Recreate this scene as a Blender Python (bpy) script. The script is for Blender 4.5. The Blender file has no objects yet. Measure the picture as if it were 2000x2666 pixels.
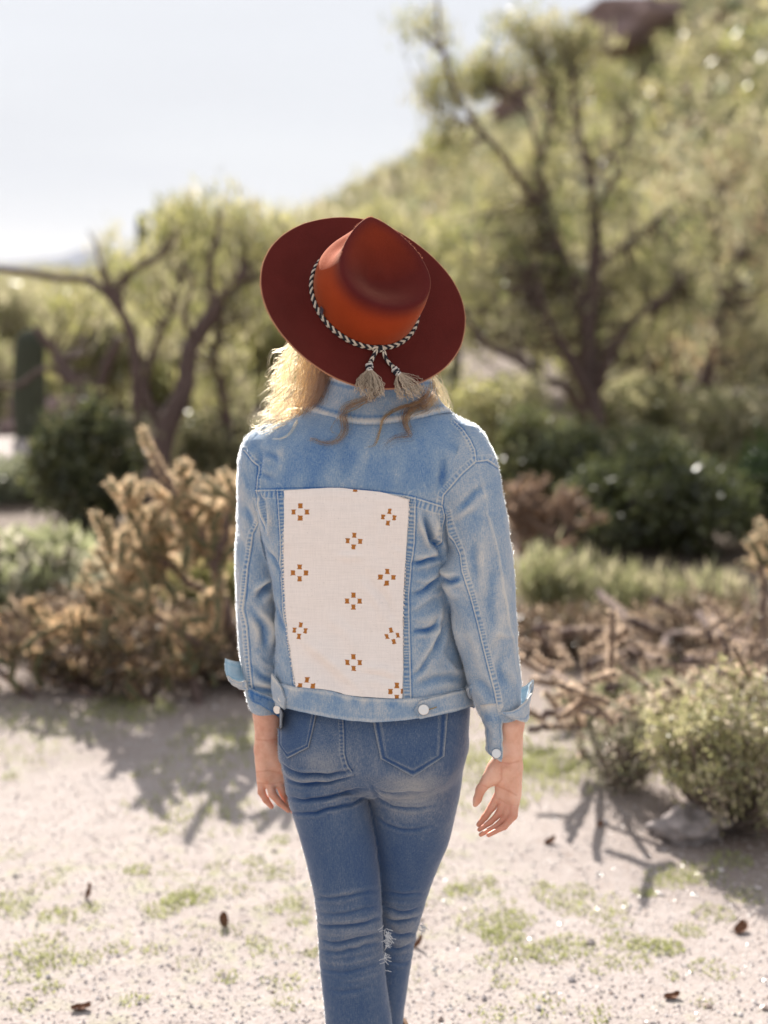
import bpy, math, random
import numpy as np
from mathutils import Vector, Matrix
from mathutils.bvhtree import BVHTree

# ------------------------------------------------------------------ camera, sky, sun, exposure
scene = bpy.context.scene
COL = scene.collection
R = math.radians
CAM_H, PITCH, FPX = 1.65, R(9.4), 3703.0

cam_data = bpy.data.cameras.new('camera')
cam = bpy.data.objects.new('camera', cam_data)
COL.objects.link(cam)
cam.location = (0, 0, CAM_H)
cam.rotation_euler = (R(90) - PITCH, 0, 0)
cam_data.sensor_fit = 'VERTICAL'
cam_data.sensor_height = 36.0
cam_data.sensor_width = 27.0
cam_data.lens = 50.0
cam_data.clip_start = 0.05
cam_data.clip_end = 8000
cam_data.dof.use_dof = True
cam_data.dof.focus_distance = 2.53
cam_data.dof.aperture_fstop = 1.9
cam_data.dof.aperture_blades = 0
scene.camera = cam

SUN_EL, SUN_AZ = R(32), R(-13)          # azimuth from +Y, negative = to the left of the view
world = bpy.data.worlds.new('World')
scene.world = world
world.use_nodes = True
wn = world.node_tree
wn.nodes.clear()
w_out = wn.nodes.new('ShaderNodeOutputWorld')
w_bg = wn.nodes.new('ShaderNodeBackground')
w_sky = wn.nodes.new('ShaderNodeTexSky')
w_sky.sky_type = 'NISHITA'
w_sky.sun_disc = False
w_sky.sun_elevation = SUN_EL
w_sky.sun_rotation = SUN_AZ
w_sky.air_density = 1.0
w_sky.dust_density = 0.6
w_sky.ozone_density = 1.0
w_veil = wn.nodes.new('ShaderNodeMix')
w_veil.data_type = 'RGBA'
w_tc = wn.nodes.new('ShaderNodeTexCoord')
w_map = wn.nodes.new('ShaderNodeMapping')
w_map.inputs['Scale'].default_value = (1.2, 1.2, 7.0)
w_ns = wn.nodes.new('ShaderNodeTexNoise')
w_ns.inputs['Scale'].default_value = 1.6
w_ns.inputs['Detail'].default_value = 5
w_mr = wn.nodes.new('ShaderNodeMapRange')
w_mr.inputs['From Min'].default_value = 0.30
w_mr.inputs['From Max'].default_value = 0.70
w_mr.inputs['To Min'].default_value = 0.95
w_mr.inputs['To Max'].default_value = 0.99
wn.links.new(w_tc.outputs['Generated'], w_map.inputs['Vector'])
wn.links.new(w_map.outputs['Vector'], w_ns.inputs['Vector'])
wn.links.new(w_ns.outputs['Fac'], w_mr.inputs['Value'])
wn.links.new(w_mr.outputs['Result'], w_veil.inputs['Factor'])
wn.links.new(w_sky.outputs['Color'], w_veil.inputs['A'])
w_veil.inputs['B'].default_value = (3.70, 3.76, 3.98, 1)     # thin bright veil of high cloud
wn.links.new(w_veil.outputs['Result'], w_bg.inputs['Color'])
w_bg.inputs['Strength'].default_value = 0.085
wn.links.new(w_bg.outputs['Background'], w_out.inputs['Surface'])

sun_data = bpy.data.lights.new('sun', 'SUN')
sun_data.energy = 4.8
sun_data.angle = R(0.55)
sun_data.color = (1.0, 0.935, 0.86)
sun = bpy.data.objects.new('sun', sun_data)
COL.objects.link(sun)
SUN_DIR = Vector((math.sin(SUN_AZ) * math.cos(SUN_EL), math.cos(SUN_AZ) * math.cos(SUN_EL), math.sin(SUN_EL)))
sun.rotation_euler = SUN_DIR.to_track_quat('Z', 'Y').to_euler()

scene.view_settings.view_transform = 'Standard'
scene.view_settings.look = 'None'
scene.view_settings.exposure = 1.36
scene.view_settings.gamma = 1.0
scene.view_settings.use_curve_mapping = False
scene.render.engine = 'CYCLES'
cy = scene.cycles
cy.use_denoising = True
cy.max_bounces = 7
cy.diffuse_bounces = 4
cy.glossy_bounces = 2
cy.transmission_bounces = 4
cy.transparent_max_bounces = 8
cy.caustics_reflective = False
cy.caustics_refractive = False
cy.sample_clamp_indirect = 6.0

rng = np.random.default_rng(7)
random.seed(7)

# ------------------------------------------------------------------ geometry helpers
SP, CP = math.sin(PITCH), math.cos(PITCH)


def at(px, py, Y):
    """World point on the plane y=Y seen at photo pixel (px, py) of the 2000x2666 frame."""
    u = (np.asarray(px, float) - 1000) / FPX
    v = -(np.asarray(py, float) - 1333) / FPX
    dy = CP + v * SP
    dz = -SP + v * CP
    t = Y / dy
    return np.stack(np.broadcast_arrays(u * t, Y + 0 * u * t, CAM_H + dz * t), -1)


def gnd(px, py, z=0.0):
    u = (px - 1000) / FPX
    v = -(py - 1333) / FPX
    dy = CP + v * SP
    dz = -SP + v * CP
    t = (z - CAM_H) / dz
    return np.array([u * t, dy * t, z])


def proj(P):
    P = np.asarray(P, float)
    x, y, z = P[..., 0], P[..., 1], P[..., 2] - CAM_H
    d = y * CP - z * SP
    v = y * SP + z * CP
    return 1000 + FPX * x / d, 1333 - FPX * v / d


def new_mesh(name, V, F, mats=(), smooth=True, attrs=None, mat_index=None):
    """F is one (n,k) int array or a list of such arrays."""
    me = bpy.data.meshes.new(name)
    V = np.ascontiguousarray(V, dtype=np.float32)
    Fs = F if isinstance(F, (list, tuple)) else [F]
    Fs = [np.asarray(f, dtype=np.int32) for f in Fs if len(f)]
    me.vertices.add(len(V))
    me.vertices.foreach_set('co', V.ravel())
    loops = np.concatenate([f.ravel() for f in Fs])
    sizes = np.concatenate([np.full(len(f), f.shape[1], np.int32) for f in Fs])
    starts = np.concatenate([[0], np.cumsum(sizes)[:-1]]).astype(np.int32)
    me.loops.add(len(loops))
    me.loops.foreach_set('vertex_index', loops)
    me.polygons.add(len(sizes))
    me.polygons.foreach_set('loop_start', starts)
    if mat_index is not None:
        me.polygons.foreach_set('material_index', np.asarray(mat_index, np.int32))
    me.update(calc_edges=True)
    me.polygons.foreach_set('use_smooth', np.full(len(sizes), smooth, bool))
    for k, a in (attrs or {}).items():
        a = np.asarray(a, np.float32)
        if a.ndim == 1:
            at_ = me.attributes.new(k, 'FLOAT', 'POINT')
            at_.data.foreach_set('value', a)
        else:
            if a.shape[1] == 3:
                a = np.concatenate([a, np.ones((len(a), 1), np.float32)], 1)
            at_ = me.attributes.new(k, 'FLOAT_COLOR', 'POINT')
            at_.data.foreach_set('color', a.ravel())
    for m in mats:
        me.materials.append(m)
    return me


def obj(name, me, parent=None, **props):
    o = bpy.data.objects.new(name, me)
    COL.objects.link(o)
    if parent is not None:                       # meshes are written in world coordinates
        o.parent = parent
        p, w = parent, Vector((0, 0, 0))
        while p is not None:
            w += p.location
            p = p.parent
        o.location = -w
    for k, v in props.items():
        o[k] = v
    return o


def empty(name, loc=(0, 0, 0), **props):
    o = bpy.data.objects.new(name, None)
    o.location = loc
    o.empty_display_size = 0.1
    COL.objects.link(o)
    for k, v in props.items():
        o[k] = v
    return o


class MB:
    """Collects vertices and faces (triangles and quads) with per-vertex attributes."""

    def __init__(self):
        self.V, self.T, self.Q, self.A, self.n = [], [], [], [], 0

    def add(self, V, F, a=None):
        V = np.asarray(V, float)
        F = np.asarray(F, int) + self.n
        self.V.append(V)
        (self.T if F.shape[1] == 3 else self.Q).append(F)
        if a is not None:
            a = np.asarray(a, float)
            if a.ndim == 1:
                a = np.tile(a, (len(V), 1))
            self.A.append(a)
        self.n += len(V)

    def build(self, name, mats, parent=None, smooth=False, origin=None, **props):
        V = np.concatenate(self.V)
        if origin is not None:
            V = V - np.asarray(origin)
        F = [np.concatenate(x) for x in (self.T, self.Q) if x]
        attrs = {'Col': np.concatenate(self.A)} if self.A else None
        me = new_mesh(name, V, F, mats, smooth, attrs)
        return obj(name, me, parent, **props)


def tube(P, rad, sides=6, cap=True):
    """Tube along polyline P (n,3) with radii rad; returns V, quads."""
    P = np.asarray(P, float)
    n = len(P)
    rad = np.broadcast_to(np.asarray(rad, float), (n,))
    T = np.gradient(P, axis=0)
    T /= np.linalg.norm(T, axis=1, keepdims=True) + 1e-12
    up = np.array([0.31, 0.17, 0.93]) if abs(T[0][2]) < 0.9 else np.array([1.0, 0.2, 0.1])
    N = np.zeros_like(P)
    v = up - T[0] * (up @ T[0])
    v /= np.linalg.norm(v)
    N[0] = v
    for i in range(1, n):
        v = v - T[i] * (v @ T[i])
        v /= np.linalg.norm(v) + 1e-12
        N[i] = v
    B = np.cross(T, N)
    a = np.arange(sides) * 2 * np.pi / sides
    V = P[:, None, :] + rad[:, None, None] * (np.cos(a)[None, :, None] * N[:, None, :] + np.sin(a)[None, :, None] * B[:, None, :])
    V = V.reshape(-1, 3)
    i = np.arange(n - 1)[:, None] * sides
    j = np.arange(sides)[None, :]
    j2 = (j + 1) % sides
    Q = np.stack([i + j, i + j2, i + sides + j2, i + sides + j], -1).reshape(-1, 4)
    if cap:
        c0, c1 = len(V), len(V) + 1
        V = np.concatenate([V, P[:1], P[-1:]])
        jj = np.arange(sides)
        k2 = (jj + 1) % sides
        Q0 = np.stack([np.full(sides, c0), k2, jj, jj], -1)
        e = (n - 1) * sides
        tri = np.concatenate([np.stack([np.full(sides, c0), k2, jj], -1), np.stack([np.full(sides, c1), e + jj, e + k2], -1)])
        return V, Q, tri
    return V, Q, None


def add_tube(mb, P, rad, sides=6, a=None, cap=True):
    V, Q, T = tube(P, rad, sides, cap)
    n0 = mb.n
    mb.add(V, Q, a)
    if T is not None:
        mb.T.append(T + n0)


def smooth_path(P, n):
    """Catmull-Rom resample of control points P to n points."""
    P = np.asarray(P, float)
    Q = np.concatenate([[2 * P[0] - P[1]], P, [2 * P[-1] - P[-2]]])
    t = np.linspace(0, len(P) - 1 - 1e-9, n)
    i = t.astype(int)
    f = (t - i)[:, None]
    a, b, c, d = Q[i], Q[i + 1], Q[i + 2], Q[i + 3]
    return 0.5 * ((2 * b) + (-a + c) * f + (2 * a - 5 * b + 4 * c - d) * f ** 2 + (-a + 3 * b - 3 * c + d) * f ** 3)


def _hash(ix, iy, iz, seed):
    h = (ix.astype(np.int64) * 374761393 + iy.astype(np.int64) * 668265263 + iz.astype(np.int64) * 2147483647 + seed * 974634777) & 0xFFFFFFFF
    h = ((h ^ (h >> 13)) * 1274126177) & 0xFFFFFFFF
    h = (h ^ (h >> 16)) & 0xFFFFFFFF
    return h.astype(np.float64) / 0xFFFFFFFF


def vnoise(P, scale=1.0, seed=0, octaves=1, rough=0.5):
    """Value noise in -1..1 at points P (n,3)."""
    P = np.asarray(P, float) * scale
    out = np.zeros(len(P))
    amp, tot = 1.0, 0.0
    for o in range(octaves):
        I = np.floor(P).astype(np.int64)
        f = P - I
        f = f * f * (3 - 2 * f)
        r = 0
        for dx in (0, 1):
            wx = f[:, 0] if dx else 1 - f[:, 0]
            for dy in (0, 1):
                wy = f[:, 1] if dy else 1 - f[:, 1]
                for dz in (0, 1):
                    wz = f[:, 2] if dz else 1 - f[:, 2]
                    r = r + wx * wy * wz * _hash(I[:, 0] + dx, I[:, 1] + dy, I[:, 2] + dz, seed + o * 17)
        out += amp * (2 * r - 1)
        tot += amp
        amp *= rough
        P = P * 2.03 + 11.7
    return out / tot


def surface_nets(F, origin, h):
    """Quad mesh of the zero level of F (negative inside) on a regular grid."""
    s = F < 0
    nx, ny, nz = F.shape
    c = np.zeros((nx - 1, ny - 1, nz - 1), np.uint8)
    corners = [(i, j, k) for i in (0, 1) for j in (0, 1) for k in (0, 1)]
    for i, j, k in corners:
        c += s[i:nx - 1 + i, j:ny - 1 + j, k:nz - 1 + k]
    act = (c > 0) & (c < 8)
    idx = np.argwhere(act)
    vid = np.full(act.shape, -1, np.int64)
    vid[act] = np.arange(len(idx))
    acc = np.zeros((len(idx), 3))
    cnt = np.zeros(len(idx))
    for a in corners:
        for ax in range(3):
            if a[ax]:
                continue
            b = list(a)
            b[ax] = 1
            fa = F[idx[:, 0] + a[0], idx[:, 1] + a[1], idx[:, 2] + a[2]]
            fb = F[idx[:, 0] + b[0], idx[:, 1] + b[1], idx[:, 2] + b[2]]
            m = (fa < 0) != (fb < 0)
            t = np.where(m, fa / np.where(m, fa - fb, 1), 0)
            p = np.tile(np.array(a, float), (len(idx), 1))
            p[:, ax] += t
            acc[m] += p[m]
            cnt[m] += 1
    V = (idx + acc / cnt[:, None]) * h + np.asarray(origin)
    quads = []
    for ax in range(3):
        o1, o2 = [(1, 2), (2, 0), (0, 1)][ax]
        sl0 = [slice(1, -1)] * 3
        sl0[ax] = slice(0, -1)
        sl1 = list(sl0)
        sl1[ax] = slice(1, None)
        ch = s[tuple(sl0)] != s[tuple(sl1)]
        e = np.argwhere(ch)
        off = np.ones(3, int)
        off[ax] = 0
        e = e + off
        st = s[e[:, 0], e[:, 1], e[:, 2]]

        def cell(d1, d2):
            q = e.copy()
            q[:, o1] -= d1
            q[:, o2] -= d2
            return vid[q[:, 0], q[:, 1], q[:, 2]]
        q = np.stack([cell(1, 1), cell(0, 1), cell(0, 0), cell(1, 0)], -1)
        q[~st] = q[~st][:, ::-1]
        quads.append(q)
    return V, np.concatenate(quads)


def laplacian(V, Q, it=3, lam=0.5):
    n = len(V)
    E = np.concatenate([Q[:, [0, 1]], Q[:, [1, 2]], Q[:, [2, 3]], Q[:, [3, 0]]])
    E = np.concatenate([E, E[:, ::-1]])
    deg = np.bincount(E[:, 0], minlength=n)
    for _ in range(it):
        S = np.stack([np.bincount(E[:, 0], weights=V[E[:, 1], k], minlength=n) for k in range(3)], -1)
        V = V + lam * (S / deg[:, None] - V)
    return V


def subdivide(V, Q):
    """One Catmull-Clark step through Blender's own modifier."""
    me = new_mesh('tmp', V, Q)
    o = bpy.data.objects.new('tmp', me)
    COL.objects.link(o)
    m = o.modifiers.new('s', 'SUBSURF')
    m.levels = m.render_levels = 1
    dg = bpy.context.evaluated_depsgraph_get()
    dg.update()
    e = o.evaluated_get(dg)
    em = e.to_mesh()
    V2 = np.empty(len(em.vertices) * 3, np.float32)
    em.vertices.foreach_get('co', V2)
    L = np.empty(len(em.loops), np.int32)
    em.loops.foreach_get('vertex_index', L)
    e.to_mesh_clear()
    bpy.data.objects.remove(o)
    bpy.data.meshes.remove(me)
    return V2.reshape(-1, 3).astype(float), L.reshape(-1, 4)


def normals(V, Q):
    a = V[Q[:, 2]] - V[Q[:, 0]]
    b = V[Q[:, 3]] - V[Q[:, 1]]
    fn = np.cross(a, b)
    N = np.zeros_like(V)
    for k in range(3):
        for j in range(4):
            N[:, k] += np.bincount(Q[:, j], weights=fn[:, k], minlength=len(V))
    return N / (np.linalg.norm(N, axis=1, keepdims=True) + 1e-12)


def seg_dist(x, y, pl):
    """Distance and arc length (pixels) from points to a polyline, with the signed side."""
    best = np.full(x.shape, 1e9)
    arc = np.zeros_like(best)
    side = np.zeros_like(best)
    s0 = 0.0
    for (x0, y0), (x1, y1) in zip(pl[:-1], pl[1:]):
        dx, dy = x1 - x0, y1 - y0
        L2 = dx * dx + dy * dy
        t = np.clip(((x - x0) * dx + (y - y0) * dy) / L2, 0, 1)
        qx, qy = x - x0 - t * dx, y - y0 - t * dy
        d = np.hypot(qx, qy)
        m = d < best
        best[m] = d[m]
        arc[m] = (s0 + t * math.sqrt(L2))[m]
        side[m] = np.sign(dx * qy - dy * qx)[m]
        s0 += math.sqrt(L2)
    return best, arc, side, s0


# ------------------------------------------------------------------ materials
def mat(name):
    m = bpy.data.materials.new(name)
    m.use_nodes = True
    nt = m.node_tree
    b = nt.nodes['Principled BSDF']
    return m, nt, b


def N(nt, kind, **kw):
    n = nt.nodes.new(kind)
    for k, v in kw.items():
        if hasattr(n, k):
            setattr(n, k, v)
        else:
            n.inputs[k.replace('_', ' ')].default_value = v
    return n


def ramp(nt, stops):
    r = nt.nodes.new('ShaderNodeValToRGB')
    e = r.color_ramp.elements
    e[0].position, e[0].color = stops[0][0], (*stops[0][1], 1)
    e[1].position, e[1].color = stops[-1][0], (*stops[-1][1], 1)
    for p, c in stops[1:-1]:
        q = e.new(p)
        q.color = (*c, 1)
    return r


def noise(nt, scale, detail=3, rough=0.5, stretch=None, coord='Object'):
    tc = nt.nodes.new('ShaderNodeTexCoord')
    out = tc.outputs[coord]
    if stretch:
        mp = nt.nodes.new('ShaderNodeMapping')
        mp.inputs['Scale'].default_value = stretch
        nt.links.new(out, mp.inputs['Vector'])
        out = mp.outputs['Vector']
    n = nt.nodes.new('ShaderNodeTexNoise')
    n.inputs['Scale'].default_value = scale
    n.inputs['Detail'].default_value = detail
    n.inputs['Roughness'].default_value = rough
    nt.links.new(out, n.inputs['Vector'])
    return n


def math_node(nt, op, a, b=None, c=None, clamp=False):
    n = nt.nodes.new('ShaderNodeMath')
    n.operation = op
    n.use_clamp = clamp
    for i, v in enumerate((a, b, c)):
        if v is None:
            continue
        if isinstance(v, (int, float)):
            n.inputs[i].default_value = v
        else:
            nt.links.new(v, n.inputs[i])
    return n.outputs[0]


def denim_material(name, deep, mid, faded, grain=1.0, cloud=1.0):
    m, nt, b = mat(name)
    a = N(nt, 'ShaderNodeAttribute', attribute_name='wear')
    n1 = noise(nt, 1.0, 2, 0.6, (700, 700, 120))
    n2 = noise(nt, 1.0, 2, 0.6, (240, 240, 1100))
    n3 = noise(nt, 9.0, 4, 0.6)
    n4 = noise(nt, 60.0, 3, 0.7, (1, 1, 0.45))
    f = math_node(nt, 'MULTIPLY_ADD', n1.outputs['Fac'], 0.70 * grain, -0.35 * grain)
    f = math_node(nt, 'ADD', f, math_node(nt, 'MULTIPLY_ADD', n2.outputs['Fac'], 0.55 * grain, -0.275 * grain))
    f = math_node(nt, 'ADD', f, math_node(nt, 'MULTIPLY_ADD', n3.outputs['Fac'], 0.45 * cloud, -0.225 * cloud))
    f = math_node(nt, 'ADD', f, math_node(nt, 'MULTIPLY_ADD', n4.outputs['Fac'], 0.40 * cloud, -0.20 * cloud))
    f = math_node(nt, 'ADD', f, a.outputs['Fac'])
    r = ramp(nt, [(0.0, deep), (0.45, mid), (1.0, faded)])
    nt.links.new(f, r.inputs['Fac'])
    nt.links.new(r.outputs['Color'], b.inputs['Base Color'])
    b.inputs['Roughness'].default_value = 0.85
    b.inputs['Specular IOR Level'].default_value = 0.15
    b.inputs['Sheen Weight'].default_value = 0.5
    b.inputs['Sheen Roughness'].default_value = 0.35
    bp = nt.nodes.new('ShaderNodeBump')
    bp.inputs['Strength'].default_value = 0.35
    bp.inputs['Distance'].default_value = 0.0008
    nt.links.new(math_node(nt, 'ADD', n1.outputs['Fac'], n2.outputs['Fac']), bp.inputs['Height'])
    nt.links.new(bp.outputs['Normal'], b.inputs['Normal'])
    return m


def simple_mat(name, col, rough=0.6, metal=0.0, var=0.0, vscale=30, spec=0.3):
    m, nt, b = mat(name)
    b.inputs['Roughness'].default_value = rough
    b.inputs['Metallic'].default_value = metal
    b.inputs['Specular IOR Level'].default_value = spec
    if var:
        n = noise(nt, vscale, 4)
        lo = tuple(max(0, c * (1 - var)) for c in col)
        hi = tuple(min(1, c * (1 + var)) for c in col)
        r = ramp(nt, [(0.25, lo), (0.75, hi)])
        nt.links.new(n.outputs['Fac'], r.inputs['Fac'])
        nt.links.new(r.outputs['Color'], b.inputs['Base Color'])
    else:
        b.inputs['Base Color'].default_value = (*col, 1)
    return m


def leaf_material(name, trans=0.45, rough=0.6, gain=(1, 1, 1), gloss=.06):
    """Thin leaves or spines: colour from the Col attribute, light shines through."""
    m = bpy.data.materials.new(name)
    m.use_nodes = True
    nt = m.node_tree
    nt.nodes.clear()
    out = nt.nodes.new('ShaderNodeOutputMaterial')
    a = N(nt, 'ShaderNodeAttribute', attribute_name='Col')
    d = nt.nodes.new('ShaderNodeBsdfDiffuse')
    t = nt.nodes.new('ShaderNodeBsdfTranslucent')
    g = nt.nodes.new('ShaderNodeBsdfGlossy')
    g.inputs['Roughness'].default_value = rough
    g.inputs['Color'].default_value = (0.6, 0.6, 0.6, 1)
    tm = nt.nodes.new('ShaderNodeMix')
    tm.data_type = 'RGBA'
    tm.blend_type = 'MULTIPLY'
    tm.inputs['Factor'].default_value = 1
    tm.inputs['B'].default_value = (*gain, 1)
    nt.links.new(a.outputs['Color'], d.inputs['Color'])
    nt.links.new(a.outputs['Color'], tm.inputs['A'])
    nt.links.new(tm.outputs['Result'], t.inputs['Color'])
    m1 = nt.nodes.new('ShaderNodeMixShader')
    m1.inputs['Fac'].default_value = trans
    m2 = nt.nodes.new('ShaderNodeMixShader')
    m2.inputs['Fac'].default_value = gloss
    nt.links.new(d.outputs[0], m1.inputs[1])
    nt.links.new(t.outputs[0], m1.inputs[2])
    nt.links.new(m1.outputs[0], m2.inputs[1])
    nt.links.new(g.outputs[0], m2.inputs[2])
    nt.links.new(m2.outputs[0], out.inputs['Surface'])
    return m
# ================================================================== the person
PY = 2.60
person = empty('person', (0.0, PY, 0.0), label='person seen from behind in rust felt hat, light denim jacket and ripped skinny jeans',
               category='person')
YAW = R(-12)


class Grid:
    def __init__(self, lo, hi, h):
        self.lo, self.h = np.array(lo, float), h
        n = np.ceil((np.array(hi) - lo) / h).astype(int) + 1
        self.x = (lo[0] + np.arange(n[0]) * h).astype(np.float32)[:, None, None]
        self.y = (lo[1] + np.arange(n[1]) * h).astype(np.float32)[None, :, None]
        self.z = (lo[2] + np.arange(n[2]) * h).astype(np.float32)[None, None, :]


def smooth_rows(zq, rows):
    """rows (z, ...) -> every column interpolated smoothly at zq."""
    rows = np.array(sorted(rows, key=lambda r: r[0]))
    zf = np.linspace(rows[0, 0], rows[-1, 0], 400)
    out = []
    k = 23
    w = np.hanning(k)
    w /= w.sum()
    for c in range(1, rows.shape[1]):
        v = np.interp(zf, rows[:, 0], rows[:, c])
        vp = np.concatenate([2 * v[0] - v[k // 2:0:-1], v, 2 * v[-1] - v[-2:-k // 2 - 1:-1]])
        v = np.convolve(vp, w, 'valid')
        out.append(np.interp(zq, zf, v))
    return out


def px_rows(rows):
    """(py, pxL, pxR, Yc, depth) in photo pixels at plane Yc -> (z, cx, cy, a, b)."""
    out = []
    for py, L, Rr, Yc, b in rows:
        pl, pr = at(L, py, Yc), at(Rr, py, Yc)
        out.append((pl[2], (pl[0] + pr[0]) / 2, Yc, (pr[0] - pl[0]) / 2, b))
    return out


def loft(g, rows, n=2.2, yaw=0.0, wrows=None):
    rows = wrows if wrows is not None else px_rows(rows)
    zq = g.z.ravel()
    cx, cyy, a, b = [v.astype(np.float32)[None, None, :] for v in smooth_rows(zq, rows)]
    dx, dy = g.x - cx, g.y - cyy
    if yaw:
        c, s = math.cos(yaw), math.sin(yaw)
        dx, dy = c * dx + s * dy, -s * dx + c * dy
        # widths are silhouettes: undo what the depth adds to them
        a = np.sqrt(np.maximum(a * a - (b * s) ** 2, 1e-4)) / c
    r = (np.abs(dx / a) ** n + np.abs(dy / b) ** n) ** (1.0 / n)
    F = (r - 1) * np.minimum(a, b)
    z0, z1 = min(q[0] for q in rows), max(q[0] for q in rows)
    return np.maximum(F, np.maximum(z0 - g.z, g.z - z1)).astype(np.float32)


def smin(a, b, k):
    h = np.clip(0.5 + 0.5 * (b - a) / k, 0, 1)
    return b + (a - b) * h - k * h * (1 - h)


def ell(g, c, r, k=1.0):
    d = np.sqrt(((g.x - c[0]) / r[0]) ** 2 + ((g.y - c[1]) / r[1]) ** 2 + ((g.z - c[2]) / r[2]) ** 2)
    return (d - 1) * min(r)


def capsule(g, p0, p1, r0, r1):
    p0, p1 = np.asarray(p0, float), np.asarray(p1, float)
    d = p1 - p0
    L2 = float(d @ d)
    t = np.clip(((g.x - p0[0]) * d[0] + (g.y - p0[1]) * d[1] + (g.z - p0[2]) * d[2]) / L2, 0, 1)
    q = np.sqrt((g.x - p0[0] - t * d[0]) ** 2 + (g.y - p0[1] - t * d[1]) ** 2 + (g.z - p0[2] - t * d[2]) ** 2)
    return q - (r0 + (r1 - r0) * t)


# ---- materials of the figure
M_jacket = denim_material('light_denim', (0.034, 0.130, 0.340), (0.205, 0.305, 0.430), (0.580, 0.570, 0.535), cloud=.8)
M_jeans = denim_material('mid_denim', (0.015, 0.052, 0.155), (0.076, 0.118, 0.200), (0.300, 0.310, 0.320), cloud=.55)
M_thread = simple_mat('seam_thread', (0.30, 0.27, 0.22), 0.8)
M_cream = simple_mat('cream_cotton', (0.60, 0.52, 0.40), 0.9, var=0.15)
M_black = simple_mat('black_cotton', (0.018, 0.018, 0.025), 0.85)
M_metal = simple_mat('silver_button', (0.75, 0.72, 0.68), 0.28, 1.0)
M_inner = denim_material('denim_inside', (0.18, 0.34, 0.46), (0.34, 0.50, 0.60), (0.55, 0.62, 0.66))

# ---- jacket
T_ROWS = [  # torso
    (1044, 838, 1138, 2.587, .068), (1065, 802, 1165, 2.59, .080), (1090, 752, 1196, 2.592, .092),
    (1120, 700, 1226, 2.595, .104), (1160, 664, 1246, 2.60, .114), (1220, 656, 1244, 2.60, .120),
    (1300, 664, 1212, 2.60, .122), (1400, 684, 1188, 2.60, .119), (1500, 706, 1180, 2.60, .115),
    (1600, 718, 1190, 2.60, .112), (1700, 718, 1206, 2.60, .114), (1800, 713, 1226, 2.60, .120), (1868, 716, 1230, 2.60, .122)]
L_ROWS = [
    (1118, 672, 700, 2.645, .014), (1126, 654, 722, 2.645, .030), (1150, 638, 745, 2.648, .047), (1190, 625, 752, 2.65, .058), (1260, 620, 742, 2.655, .064),
    (1326, 619, 735, 2.66, .063), (1447, 614, 726, 2.66, .060), (1567, 616, 727, 2.66, .057), (1688, 624, 730, 2.655, .053),
    (1760, 632, 733, 2.65, .049), (1815, 642, 733, 2.645, .045), (1850, 655, 733, 2.64, .040)]
R_ROWS = [
    (1112, 1205, 1240, 2.548, .018), (1122, 1190, 1254, 2.548, .034), (1150, 1168, 1266, 2.545, .050), (1190, 1152, 1285, 2.54, .062), (1225, 1145, 1297, 2.538, .066), (1326, 1150, 1318, 2.53, .068),
    (1430, 1172, 1333, 2.53, .066), (1500, 1145, 1339, 2.525, .066), (1580, 1174, 1344, 2.525, .063), (1688, 1194, 1350, 2.525, .060),
    (1790, 1222, 1357, 2.525, .055), (1845, 1240, 1357, 2.525, .048), (1868, 1250, 1352, 2.525, .042)]


def crop_iso(F, g, it=4):
    V, Q = surface_nets(F, g.lo, g.h)
    return laplacian(V, Q, it, 0.5), Q


gj = Grid((-0.32, 2.42, 0.80), (0.32, 2.76, 1.47), 0.003)
fT = loft(gj, T_ROWS, 2.25, YAW)
# shoulder blades and the hollow of the back
for px, py, amp in ((805, 1260, 0.010), (1075, 1270, 0.012), (930, 1560, -0.007)):
    c = at(px, py, 2.50)
    fT = fT - (amp * np.exp(-(((gj.x - c[0]) / 0.06) ** 2 + ((gj.y - c[1]) / 0.09) ** 2 + ((gj.z - c[2]) / 0.10) ** 2))).astype(np.float32)
fL = loft(gj, L_ROWS, 2.1)
fR = loft(gj, R_ROWS, 2.1)
zt = at(0, 1330, PY)[2]
kz = np.clip((gj.z - (zt - 0.02)) / 0.09, 0, 1)
kk = (0.003 + 0.030 * kz * kz * (3 - 2 * kz)).astype(np.float32)
fA = smin(smin(fT, fL, kk), fR, kk)
V, Q = crop_iso(fA, gj, 5)
V, Q = subdivide(V, Q)


def sample(F, g, P):
    q = (P - g.lo) / g.h
    i = np.clip(np.floor(q).astype(int), 0, np.array(F.shape) - 2)
    f = q - i
    r = 0
    for a in (0, 1):
        for b in (0, 1):
            for c in (0, 1):
                w = (f[:, 0] if a else 1 - f[:, 0]) * (f[:, 1] if b else 1 - f[:, 1]) * (f[:, 2] if c else 1 - f[:, 2])
                r = r + w * F[i[:, 0] + a, i[:, 1] + b, i[:, 2] + c]
    return r


sT, sL, sR = sample(fT, gj, V), sample(fL, gj, V), sample(fR, gj, V)
part = np.argmin(np.stack([sT, sL, sR]), 0)       # 0 torso, 1 left sleeve, 2 right sleeve
# above the armhole seams the drop shoulder still belongs to the yoke
del fA, sT, sL, sR

ZC = lambda *p: [(580 + x * .3165, 1000 + y * .3165) for x, y in p]
ZB = lambda *p: [(1000 + x * .3617, 1100 + y * .3617) for x, y in p]
ZA = lambda *p: [(700 + x * .2712, 1250 + y * .2712) for x, y in p]
Z3 = lambda *p: [(550 + x * .5425, 1800 + y * .5425) for x, y in p]

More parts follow.
